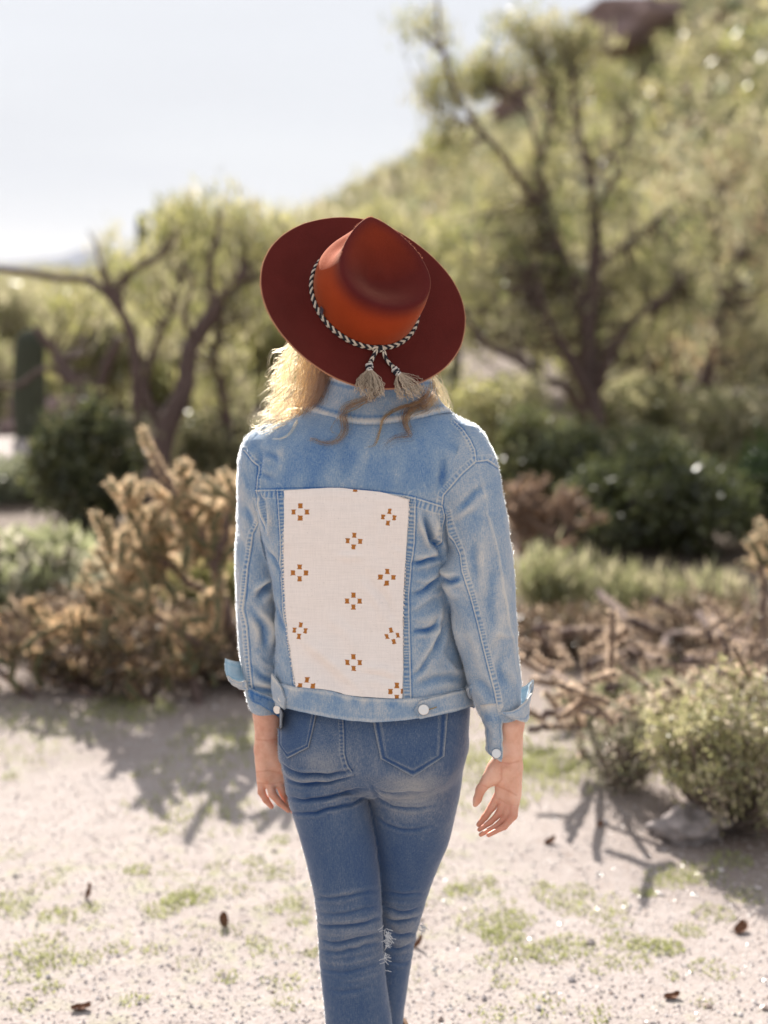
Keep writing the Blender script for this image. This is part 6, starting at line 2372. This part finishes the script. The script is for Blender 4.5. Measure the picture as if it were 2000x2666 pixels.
# ---------------- near shrubs
bush('dry_shrub', 'brown dry brush under the cholla thicket on the left', 250, 1860, 5.75, 640, 1560, 300, 22, .040, DRY, 51, spread=.07, stems=60, leafm=M_leafdark, aspect=.14)
bush('dry_shrub', 'brown dry brush below the tall cholla by the left cuff', 570, 1862, 5.7, 320, 1600, 150, 22, .040, DRY, 52, spread=.07, stems=50, leafm=M_leafdark, aspect=.14)
bush('dry_shrub', 'tangle of dark dead twigs below the fallen cholla', 1470, 1905, 6.2, 330, 1600, 200, 22, .04, DRY, 53, spread=.08, stems=70, leafm=M_leafdark, aspect=.12)
bush('dry_shrub', 'dark dead brush behind the fallen cholla at the right edge', 1850, 1880, 6.3, 420, 1590, 200, 22, .04, DRY, 54, spread=.08, stems=60, leafm=M_leafdark, aspect=.12)
bush('desert_shrub', 'fine pale green shrub over the rock at the lower right', 1900, 2180, 4.15, 560, 1770, 430, 34, .019, [(0.42, 0.40, 0.20), (0.50, 0.47, 0.27), (0.32, 0.32, 0.15), (0.56, 0.48, 0.36)], 55, spread=.055, stems=150, bark=M_palebark, aspect=.24, depth=.30, hollow=.1)
bush('desert_shrub', 'small wispy grey shrub left of the rock', 1620, 2080, 4.45, 230, 1860, 120, 26, .018, [(0.36, 0.34, 0.24), (0.50, 0.43, 0.36), (0.30, 0.31, 0.18)], 56, spread=.055, stems=50, bark=M_palebark, aspect=.2)
bush('desert_shrub', 'low green shrub at the foot of the fallen cholla', 1640, 1990, 5.2, 360, 1780, 200, 36, .02, [(0.38, 0.38, 0.22), (0.44, 0.42, 0.28), (0.29, 0.31, 0.15)], 57, spread=.06, stems=50, bark=M_palebark, aspect=.25, hollow=.1)
bush('desert_shrub', 'low light green weeds beside the right sleeve', 1430, 1700, 7.0, 240, 1470, 60, 22, .085, [(0.30, 0.30, 0.15), (0.40, 0.37, 0.23), (0.22, 0.23, 0.11)], 58, spread=.15, up=.9, aspect=.10, hollow=0)
bush('desert_shrub', 'light green weeds in front of the dark bush', 1620, 1700, 7.1, 300, 1530, 52, 22, .085, [(0.29, 0.29, 0.15), (0.40, 0.36, 0.23), (0.22, 0.22, 0.11)], 59, spread=.14, up=.9, aspect=.10, hollow=0)
bush('desert_shrub', 'light green weeds before the heap near the right edge', 1850, 1720, 7.0, 260, 1550, 44, 22, .085, [(0.30, 0.30, 0.16), (0.42, 0.37, 0.25)], 60, spread=.14, up=.9, aspect=.10, hollow=0)
bush('desert_shrub', 'pale grey green weeds at the far left behind the thicket', 70, 1700, 7.2, 380, 1420, 200, 30, .07, [(0.38, 0.40, 0.22), (0.50, 0.47, 0.36), (0.30, 0.31, 0.17)], 61, spread=.09, up=.6)
bush('desert_shrub', 'pale green weeds between the two left chollas', 280, 1700, 7.0, 240, 1480, 160, 32, .035, [(0.40, 0.40, 0.25), (0.46, 0.44, 0.33)], 62, spread=.09, up=.6)
bush('desert_shrub', 'yellow green weeds seen through the tall cholla', 560, 1700, 7.2, 260, 1470, 170, 55, .035, YELLOW, 63, spread=.09, up=.6)

# the dark creosote bushes in the middle distance
bush('creosote_bush', 'dark green creosote bush in front of the leaning left trunk', 240, 1460, 9.0, 300, 1040, 400, 36, .045, DARK, 71, leafm=M_leafdark, spread=.13)
bush('creosote_bush', 'small light bush left of the dark creosote', 40, 1440, 10.5, 200, 1220, 190, 36, .05, GREYG, 72, spread=.14)
bush('creosote_bush', 'olive bush behind the left shoulder', 560, 1330, 11.0, 260, 1080, 260, 36, .05, PALE + DARK[:2], 73, spread=.15)
bush('creosote_bush', 'dark green bush beside the right shoulder', 1420, 1500, 9.4, 330, 1090, 400, 36, .045, DARK + [(0.17, 0.19, 0.09)], 74, leafm=M_leafdark, spread=.13)
bush('creosote_bush', 'wide shadowy dark bush in the middle of the right side', 1690, 1545, 8.6, 560, 1180, 620, 36, .045, DARK[:3], 75, leafm=M_leafdark, spread=.13, stems=40, hollow=.2)
bush('creosote_bush', 'very dark bush at the right edge under the second tree', 2010, 1530, 8.9, 200, 1150, 300, 36, .045, [(0.05, 0.085, 0.03), (0.08, 0.13, 0.035)], 76, leafm=M_leafdark, spread=.13)
bush('creosote_bush', 'olive bush between the two right trees', 1650, 1330, 11.5, 260, 1130, 230, 36, .05, PALE + DARK[:2], 77, spread=.15)
bush('creosote_bush', 'light bush right of the second tree', 1900, 1300, 12.0, 280, 1030, 260, 36, .06, PALE, 78, spread=.16)
bush('creosote_bush', 'olive bush filling the gap right of the palo verde trunk', 1640, 1260, 15.5, 300, 985, 230, 40, .07, PALE + DARK[:1], 84, spread=.2)
bush('creosote_bush', 'yellow green bush just right of the hat brim', 1290, 1290, 11.5, 330, 980, 330, 36, .05, YELLOW + PALE, 79, spread=.16)

# ---------------- trees
YE = 10.2
tree('mesquite_tree', 'twisted brown mesquite with leaning trunks left of the person', 'tree', None,
     [([(395, 1400, YE), (400, 1290, YE), (430, 1130, YE), (480, 1010, YE), (505, 900, YE), (560, 800, YE), (640, 690, YE)], .105, .035),
      ([(385, 1400, YE), (365, 1220, YE), (358, 1050, YE), (345, 900, YE), (300, 790, YE), (262, 700, YE)], .050, .028),
      ([(262, 700, YE + .1), (300, 770, YE), (350, 900, YE)], .02, .03),
      ([(-40, 700, YE + .3), (60, 708, YE + .3), (160, 728, YE + .2), (240, 735, YE + .1), (300, 790, YE)], .022, .032),
      ([(310, 800, YE), (312, 740, YE), (370, 690, YE), (430, 660, YE), (460, 600, YE)], .040, .012),
      ([(250, 1180, YE + .2), (255, 1080, YE + .2), (270, 980, YE + .2), (310, 880, YE + .1)], .05, .030),
      ([(240, 1060, YE + .3), (190, 980, YE + .3), (140, 910, YE + .3), (95, 850, YE + .3)], .040, .030),
      ([(505, 900, YE), (560, 830, YE + .2), (600, 760, YE + .3), (680, 720, YE + .3)], .045, .018),
      ([(560, 800, YE), (545, 700, YE), (560, 620, YE), (575, 560, YE)], .03, .008),
      ([(140, 930, YE + .2), (200, 1010, YE + .1), (260, 1090, YE), (330, 1180, YE)], .030, .045), ([(430, 1130, YE), (380, 1010, YE + .2), (400, 900, YE + .2), (450, 820, YE + .2), (470, 740, YE + .2)], .035, .012),
      ([(-30, 1010, YE + .1), (50, 1000, YE + .1), (120, 960, YE + .1), (200, 1010, YE + .1)], .018, .02), ([(262, 700, YE), (250, 640, YE), (230, 600, YE)], .012, .005), ([(505, 900, YE), (480, 820, YE - .1), (500, 740, YE - .1), (470, 680, YE - .1)], .025, .01),
      ([(600, 1150, YE + .6), (580, 1020, YE + .6), (560, 930, YE + .6), (590, 800, YE + .6)], .045, .02)],
     [(330, 700, YE, 60, 30, .5, 10), (450, 690, YE, 110, 50, .8, 14), (560, 610, YE, 110, 70, .8, 18), (600, 760, YE, 130, 80, .8, 28), (470, 560, YE, 60, 60, .5, 10), (580, 520, YE, 30, 70, .3, 10), (690, 640, YE, 90, 60, .6, 18),
      (440, 830, YE + .5, 120, 110, .8, 26), (560, 1000, YE + .8, 140, 110, .8, 30), (250, 860, YE + .6, 100, 70, .8, 12), (200, 800, YE + .5, 70, 40, .6, 8)],
     30, .050, PALE + YELLOW[:2], 81, spread=.20)
YT = 13.6
tree('palo_verde_tree', 'large palo verde with dark straight trunk right of the hat', 'tree', None,
     [([(1540, 1230, YT), (1543, 1120, YT), (1540, 1000, YT), (1535, 860, YT), (1545, 700, YT), (1548, 560, YT), (1530, 430, YT)], .135, .03),
      ([(1540, 1060, YT), (1500, 950, YT - .2), (1450, 870, YT - .3), (1418, 790, YT - .3), (1400, 700, YT - .3)], .06, .018),
      ([(1545, 1030, YT), (1600, 900, YT - .2), (1660, 820, YT - .2), (1710, 790, YT - .2), (1770, 740, YT - .2)], .055, .018),
      ([(1400, 980, YT - 1), (1340, 930, YT - 1.2), (1270, 895, YT - 1.3), (1230, 850, YT - 1.4), (1205, 800, YT - 1.4)], .035, .018),
      ([(1400, 980, YT - 1), (1480, 1020, YT - .5), (1530, 1120, YT)], .035, .05),
      ([(1535, 860, YT), (1480, 700, YT), (1430, 560, YT), (1410, 420, YT), (1380, 300, YT)], .05, .018),
      ([(1430, 560, YT), (1330, 430, YT - .3), (1240, 330, YT - .4), (1170, 200, YT - .5), (1140, 80, YT - .5), (1130, -20, YT - .5)], .035, .010),
      ([(1410, 420, YT), (1440, 250, YT), (1400, 120, YT)], .03, .010), ([(1380, 300, YT), (1290, 220, YT), (1260, 120, YT)], .022, .008),
      ([(1548, 560, YT), (1620, 420, YT), (1650, 300, YT)], .03, .012), ([(1530, 430, YT), (1500, 300, YT), (1480, 150, YT)], .03, .012),
      ([(1545, 700, YT), (1650, 620, YT), (1750, 540, YT)], .035, .012), ([(1240, 330, YT - .4), (1170, 300, YT - .4), (1100, 260, YT - .4)], .015, .007)],
     [(1300, 640, YT, 190, 120, 1.0, 90), (1480, 640, YT, 160, 140, 1.2, 90), (1640, 600, YT, 170, 150, 1.2, 90), (1800, 700, YT, 170, 150, 1.2, 70), (1260, 830, YT - .6, 150, 100, .9, 60), (1440, 830, YT, 150, 100, 1.0, 50),
      (1680, 820, YT, 160, 110, 1.0, 50), (1480, 420, YT, 120, 110, .8, 50), (1620, 380, YT, 110, 100, .8, 34), (1350, 480, YT, 110, 90, .8, 36), (1480, 220, YT, 60, 100, .4, 40),
      (1130, 80, YT - .5, 50, 70, .3, 18), (1070, 75, YT - .5, 40, 26, .2, 8), (1170, 190, YT - .5, 36, 70, .25, 14), (1120, 240, YT - .4, 40, 24, .25, 8), (1270, 190, YT, 50, 52, .3, 22), (1240, 215, YT - .1, 34, 30, .25, 12), (1330, 90, YT, 34, 34, .25, 8),
      (1410, 70, YT, 50, 50, .3, 14), (1460, 100, YT, 60, 40, .3, 18), (1540, 110, YT, 50, 30, .3, 12), (1390, 160, YT, 60, 30, .3, 12), (1150, 330, YT - .4, 30, 50, .2, 7), (1170, 380, YT - .4, 40, 30, .2, 9), (1580, 240, YT, 70, 60, .4, 20), (1430, 300, YT, 70, 60, .4, 22)],
     30, .052, PALE + YELLOW + [(0.15, 0.18, 0.07)], 82, spread=.21)
YG = 15.5
tree('palo_verde_tree', 'forked palo verde farther right with two curving dark limbs', 'tree', None,
     [([(1775, 1210, YG), (1765, 1120, YG), (1770, 1080, YG), (1830, 990, YG), (1862, 890, YG), (1880, 780, YG), (1905, 690, YG)], .12, .035),
      ([(1765, 1110, YG), (1720, 1050, YG), (1700, 960, YG), (1660, 880, YG)], .07, .025), ([(1770, 1080, YG), (1760, 960, YG), (1740, 860, YG)], .05, .02),
      ([(1880, 780, YG), (1860, 640, YG), (1880, 500, YG)], .03, .012), ([(1905, 690, YG), (1980, 600, YG), (2040, 480, YG)], .03, .012)],
     [(1900, 560, YG, 150, 130, 1.2, 90), (1820, 420, YG, 110, 80, .8, 20), (1960, 760, YG, 130, 130, 1.1, 60), (1760, 900, YG, 110, 100, .9, 44), (1900, 930, YG, 110, 90, .9, 40), (2000, 400, YG, 100, 100, .8, 30)],
     30, .055, PALE + [(0.44, 0.31, 0.18)], 83, spread=.24)


def back_tree(label, px, Y, top_py, w_px, pal, seed, n_cl=150, name='palo_verde_tree', size=.08):
    k = Y / 3650
    xb = (px - 1000) * k
    zb = max(0.0, float(hill_z(np.array([xb]), np.array([Y]))[0])) if Y > 19 else 0.0
    d = Y * CP + (CAM_H - zb) * SP
    pyb = 1333 - FPX * (Y * SP + (zb - CAM_H) * CP) / d
    h = pyb - top_py
    r_ = .035 * h * k
    rs = np.random.default_rng(seed)
    tw = [(px, pyb + 6, Y), (px + rs.uniform(-.08, .08) * w_px, pyb - .35 * h, Y), (px + rs.uniform(-.15, .15) * w_px, pyb - .62 * h, Y)]
    limbs = [(tw, r_, r_ * .55)]
    blobs = []
    for q in range(5):
        ex, ey = px + rs.uniform(-.42, .42) * w_px, top_py + rs.uniform(.12, .55) * h
        limbs.append(([tw[1 + q % 2], ((tw[1][0] + ex) / 2, (tw[1][1] + ey) / 2 + .03 * h, Y), (ex, ey, Y)], r_ * .5, r_ * .15))
        blobs.append((ex, ey, Y, w_px * .26, h * .20, w_px * .26 * k, n_cl // 6))
    blobs.append((px, pyb - .50 * h, Y, w_px * .42, h * .30, w_px * .40 * k, n_cl // 4))
    return tree(name, label, 'tree', None, limbs, blobs, 32, size, pal, seed, group='trees of the desert behind', spread=size * 3.6, bark=M_greenbark, twig=.008, gate=-.02)


for a_ in [
        ('yellowish tree between the dark saguaro and the leaning mesquite', 170, 19, 790, 300, YELLOW + PALE, 221), ('pale tree in the gap under the bare limbs', 350, 18, 740, 260, PALE, 222), ('olive tree left of the hat brim at shoulder height', 610, 18, 720, 300, PALE + YELLOW, 223), ('low tree behind the far left saguaro', 20, 18, 800, 260, PALE, 224),
        ('olive tree low on the left horizon under the blue mountain', 60, 24, 745, 260, PALE, 201), ('olive tree right of the mountain peak on the left', 250, 26, 735, 240, PALE + YELLOW, 202),
        ('pale tree behind the tall saguaro spire', 400, 28, 600, 240, PALE, 203), ('tree with upright twigs left of the hat brim', 560, 22, 540, 220, PALE + YELLOW, 204), ('broad tree directly behind the hat on its left', 680, 20, 570, 260, PALE, 205),
        ('yellow tree behind the leaning mesquite', 470, 17, 760, 320, YELLOW, 206), ('yellowish tree behind the dark creosote on the left', 180, 16, 830, 320, YELLOW + PALE, 207), ('tree behind the top of the hat', 900, 24, 560, 260, PALE, 208),
        ('tree on the slope right of the hat crown', 1060, 20, 540, 260, PALE + YELLOW, 209), ('green tree close behind the right side of the brim', 1180, 17, 640, 280, YELLOW + PALE, 210), ('pale tree behind the palo verde trunk', 1400, 20, 520, 320, PALE, 211),
        ('pale tree between the two right trunks', 1650, 22, 560, 300, PALE, 212), ('pale tree at the right edge above the sand', 1950, 19, 700, 260, PALE, 213), ('low olive tree behind the neck and left shoulder', 620, 15, 860, 260, YELLOW, 214),
        ('rounded tree far right on the lower slope', 1820, 26, 470, 260, PALE, 215), ('small tree at the left edge above the sandy patch', -20, 15, 900, 200, PALE, 216), ('olive tree low on the right behind the second trunk', 1560, 17, 880, 280, YELLOW + PALE, 217)]:
    back_tree(*a_[:6], seed=a_[6], n_cl=190, size=.055 + .0022 * a_[2])

# round bushes one can tell apart on the slope
for px, Y, lab, w in [(1715, 40, 'round grey green bush beside the rock halfway up the slope', 1.9), (1560, 52, 'round bush on the slope left of the rocks', 1.6), (1900, 36, 'pale round bush on the slope at the right edge', 1.8),
                      (1330, 70, 'bush on the skyline between the two right trees', 2.2), (1640, 60, 'bush just below the skyline outcrop', 2.0)]:
    x, y, z = on_hill(px, Y)
    rs = np.random.default_rng(int(px))
    mb = MB()
    leaves(mb, in_ellipsoid((0, 0, w * .32), (w * .5, w * .5, w * .36), 70, rs, .3), 40, .22, .13, PALE, rs)
    st = MB()
    for _ in range(14):
        q = in_ellipsoid((0, 0, w * .3), (w * .4, w * .4, w * .3), 1, rs)[0]
        add_tube(st, smooth_path([(0, 0, -.1), q * .5 + [0, 0, -.05], q], 5), [.03, .025, .02, .015, .01], 4, cap=False)
    root = empty('hill_bush', (x, y, z), label=lab, category='shrub', group='round bushes on the slope')
    o1 = mb.build('foliage', [M_leaf], None)
    o2 = st.build('stem', [M_bark], None)
    for o_ in (o1, o2):
        o_.parent = root

# dense scrub that reads as one mass over the hill and the flat beyond
rs = np.random.default_rng(91)
mb = MB()
n = 6000
yy = 19 + 115 * rs.random(n) ** 1.2
pxx = rs.uniform(520, 2300, n)
xx = (pxx - 1000) / 3703 * yy
zz = hill_z(xx, yy)
ok = zz > -.1
gap = vnoise(np.stack([xx, yy, 0 * xx], -1), .16, 15, 2)
ok &= (gap > -.62) | (rs.random(n) < .25)
xx, yy, zz, gap = xx[ok], yy[ok], zz[ok], gap[ok]
sz = rs.uniform(.55, 1.25, len(xx)) * (1 + yy / 140)
tone = rs.random(len(xx))
for pal, m in ((PALE, tone < .55), (GREYG, (tone >= .55) & (tone < .72)), (YELLOW, (tone >= .72) & (tone < .84)), (DARK + DRY, tone >= .84)):
    C = np.stack([xx[m], yy[m], zz[m] + sz[m] * .38], -1)
    C3_ = np.repeat(C, 5, 0) + rs.normal(0, .30, (len(C) * 5, 3)) * np.repeat(sz[m], 5)[:, None] * [1, 1, .6]
    leaves(mb, C3_, 13, .36, .24, pal, rs)
mb.build('hillside_scrub', [M_leaf], None, kind='stuff', label='olive scrub covering the hillside')
mb = MB()
n = 3800
yy = 17 + 120 * rs.random(n) ** 1.4
pxx = rs.uniform(-500, 1100, n)
far = np.arange(n) >= 1500                      # beyond the frame on both sides the scrub goes on, nearer too
yy[far] = 7.5 + 90 * rs.random(far.sum()) ** 1.7
pxx[far] = np.where(rs.random(far.sum()) < .6, rs.uniform(-4200, -500, far.sum()), rs.uniform(2350, 5200, far.sum()))
xx = (pxx - 1000) / 3703 * yy
clear = ((pxx < 110) & (yy < 19))
xx, yy = xx[~clear], yy[~clear]
zz = np.maximum(ground_z(xx, yy), hill_z(xx, yy))
sz = rs.uniform(.5, 1.2, len(xx))
C = np.stack([xx, yy, zz + sz * .35], -1)
C = np.repeat(C, 5, 0) + rs.normal(0, .28, (len(C) * 5, 3)) * np.repeat(sz, 5)[:, None] * [1, 1, .6]
leaves(mb, C, 13, .32, .20, PALE + YELLOW + GREYG[:1], rs)
mb.build('valley_scrub', [M_leaf], None, kind='stuff', label='olive scrub over the flat ground on the left')

# ---------------- saguaros
M_sag = simple_mat('saguaro_skin', (0.050, 0.055, 0.036), .8, var=.25, vscale=8)


def saguaro(label, px, Y, top_py, w_px, arms=(), seed=1, base_extra=0):
    k = Y / 3650
    xb = (px - 1000) * k
    zb = max(0.0, float(hill_z(np.array([xb]), np.array([Y]))[0])) if Y > 19 else 0.0
    zt_ = at(px, top_py, Y)[2]
    r_ = w_px / 2 * k
    root = empty('saguaro_cactus', (xb, Y, zb), label=label, category='cactus', group='saguaro cacti')

    def ribbed(P, r_, name):
        nr_, m = len(P), 48
        a_ = np.arange(m) * 2 * np.pi / m
        rib = 1 + .09 * np.cos(a_ * 12)
        T_ = np.gradient(P, axis=0)
        T_ /= np.linalg.norm(T_, axis=1, keepdims=True)
        V_ = []
        for i_ in range(nr_):
            u = np.cross(T_[i_], [0, 1, 0.01])
            u /= np.linalg.norm(u)
            v = np.cross(T_[i_], u)
            V_.append(P[i_] + r_[i_] * rib[:, None] * (np.cos(a_)[:, None] * u + np.sin(a_)[:, None] * v))
        V_ = np.concatenate(V_)
        i2 = np.arange(nr_ - 1)[:, None] * m
        j = np.arange(m)[None, :]
        Q_ = np.stack([i2 + j, i2 + (j + 1) % m, i2 + m + (j + 1) % m, i2 + m + j], -1).reshape(-1, 4)
        o = obj(name, new_mesh(name, V_, Q_, [M_sag], True), None)
        o.parent = root
        return o
    t = np.linspace(0, 1, 30)
    H = zt_ - zb
    P = np.stack([.02 * np.sin(t * 4 + seed), 0 * t, t * H - .05], -1)
    prof = r_ * (.85 + .15 * np.sin(t * np.pi)) * np.sqrt(np.clip(1 - np.clip((t - (1 - 1.2 * r_ / H)) / (1.2 * r_ / H), 0, 1) ** 2, .004, 1))
    ribbed(P, prof, 'trunk')
    for (h0, side, up_) in arms:
        q = smooth_path([(0, 0, H * h0), (side * r_ * 2.2, 0, H * h0 + .02), (side * r_ * 2.9, 0, H * (h0 + .10)), (side * r_ * 3.0, 0, H * (h0 + up_))], 18)
        tt_ = np.linspace(0, 1, 18)
        ribbed(q, r_ * .7 * np.sqrt(np.clip(1 - np.clip((tt_ - .9) / .1, 0, 1) ** 2, .01, 1)), 'arm')
    return root


saguaro('thick dark saguaro trunk behind the weeds at the far left', 94, 13, 842, 80, (), 3)
saguaro('tall thin saguaro spire rising over the left trees', 390, 44, 548, 30, ((.45, 1, .3),), 4)
saguaro('greyish saguaro under the blue mountain between bare limbs', 257, 30, 700, 24, (), 5)
saguaro('thin saguaro tip left of the hat brim', 685, 40, 520, 20, ((.5, -1, .3),), 6)
saguaro('tiny saguaro on the skyline above the hat', 1030, 85, 425, 12, (), 7)
saguaro('small saguaro on the left skyline by the spire', 490, 60, 575, 14, (), 8)

# ---------------- rock at the lower right and small stones one can pick out
c = gnd(1800, 2190)
boulder('rock', (c[0], c[1] + .04, .030), (.105, .08, .060), M_grey, 12, label='pale weathered rock under the shrub at the lower right', category='rock')
c = gnd(30, 1215)
boulder('boulder', (c[0] - .3, c[1] + 2.5, .15), (.38, .35, .26), M_rock, 14, label='reddish boulder behind the sandy patch at the left edge', category='rock')
# open sand seen between the shrubs at both edges
for nm, (px, py), rx, ry in (('left', (20, 1210), 1.6, 1.6), ('right', (2030, 1065), .8, 2.0)):
    c = gnd(px, py)
    th = np.linspace(0, 2 * np.pi, 40, endpoint=False)
    rr_ = 1 + .2 * np.sin(3 * th) + .1 * np.sin(5 * th + 1)
    X, Y_ = c[0] + rx * rr_ * np.cos(th), c[1] + ry * rr_ * np.sin(th)
    rings_ = [np.stack([c[0] + (X - c[0]) * s, c[1] + (Y_ - c[1]) * s, np.full(40, h)], -1) for s, h in ((1, -.10), (.9, .10), (.6, .17), (.3, .19), (.02, .20))]
    V_ = np.concatenate(rings_)
    i2 = np.arange(4)[:, None] * 40
    j = np.arange(40)[None, :]
    Q_ = np.stack([i2 + j, i2 + (j + 1) % 40, i2 + 40 + (j + 1) % 40, i2 + 40 + j], -1).reshape(-1, 4)
    obj('sand_bank', new_mesh('sand_bank', V_, Q_, [M_ground], True), kind='structure', label='low bank of open pinkish sand')
# ================================================================== thin desert air
M_haze = bpy.data.materials.new('desert_air')
M_haze.use_nodes = True
nt = M_haze.node_tree
nt.nodes.clear()
out = nt.nodes.new('ShaderNodeOutputMaterial')
pv = nt.nodes.new('ShaderNodeVolumePrincipled')
pv.inputs['Color'].default_value = (0.86, 0.91, 1.0, 1)
pv.inputs['Density'].default_value = 0.00004
pv.inputs['Anisotropy'].default_value = 0.1
nt.links.new(pv.outputs[0], out.inputs['Volume'])

hv = np.array([(x, y, z) for x in (-7200, 7200) for y in (-400, 5600) for z in (-60, 130)], float)
hq = np.array([(0, 1, 3, 2), (4, 6, 7, 5), (0, 4, 5, 1), (2, 3, 7, 6), (0, 2, 6, 4), (1, 5, 7, 3)])
obj('haze', new_mesh('haze', hv, hq, [M_haze], False), kind='stuff', label='thin pale haze over the desert')
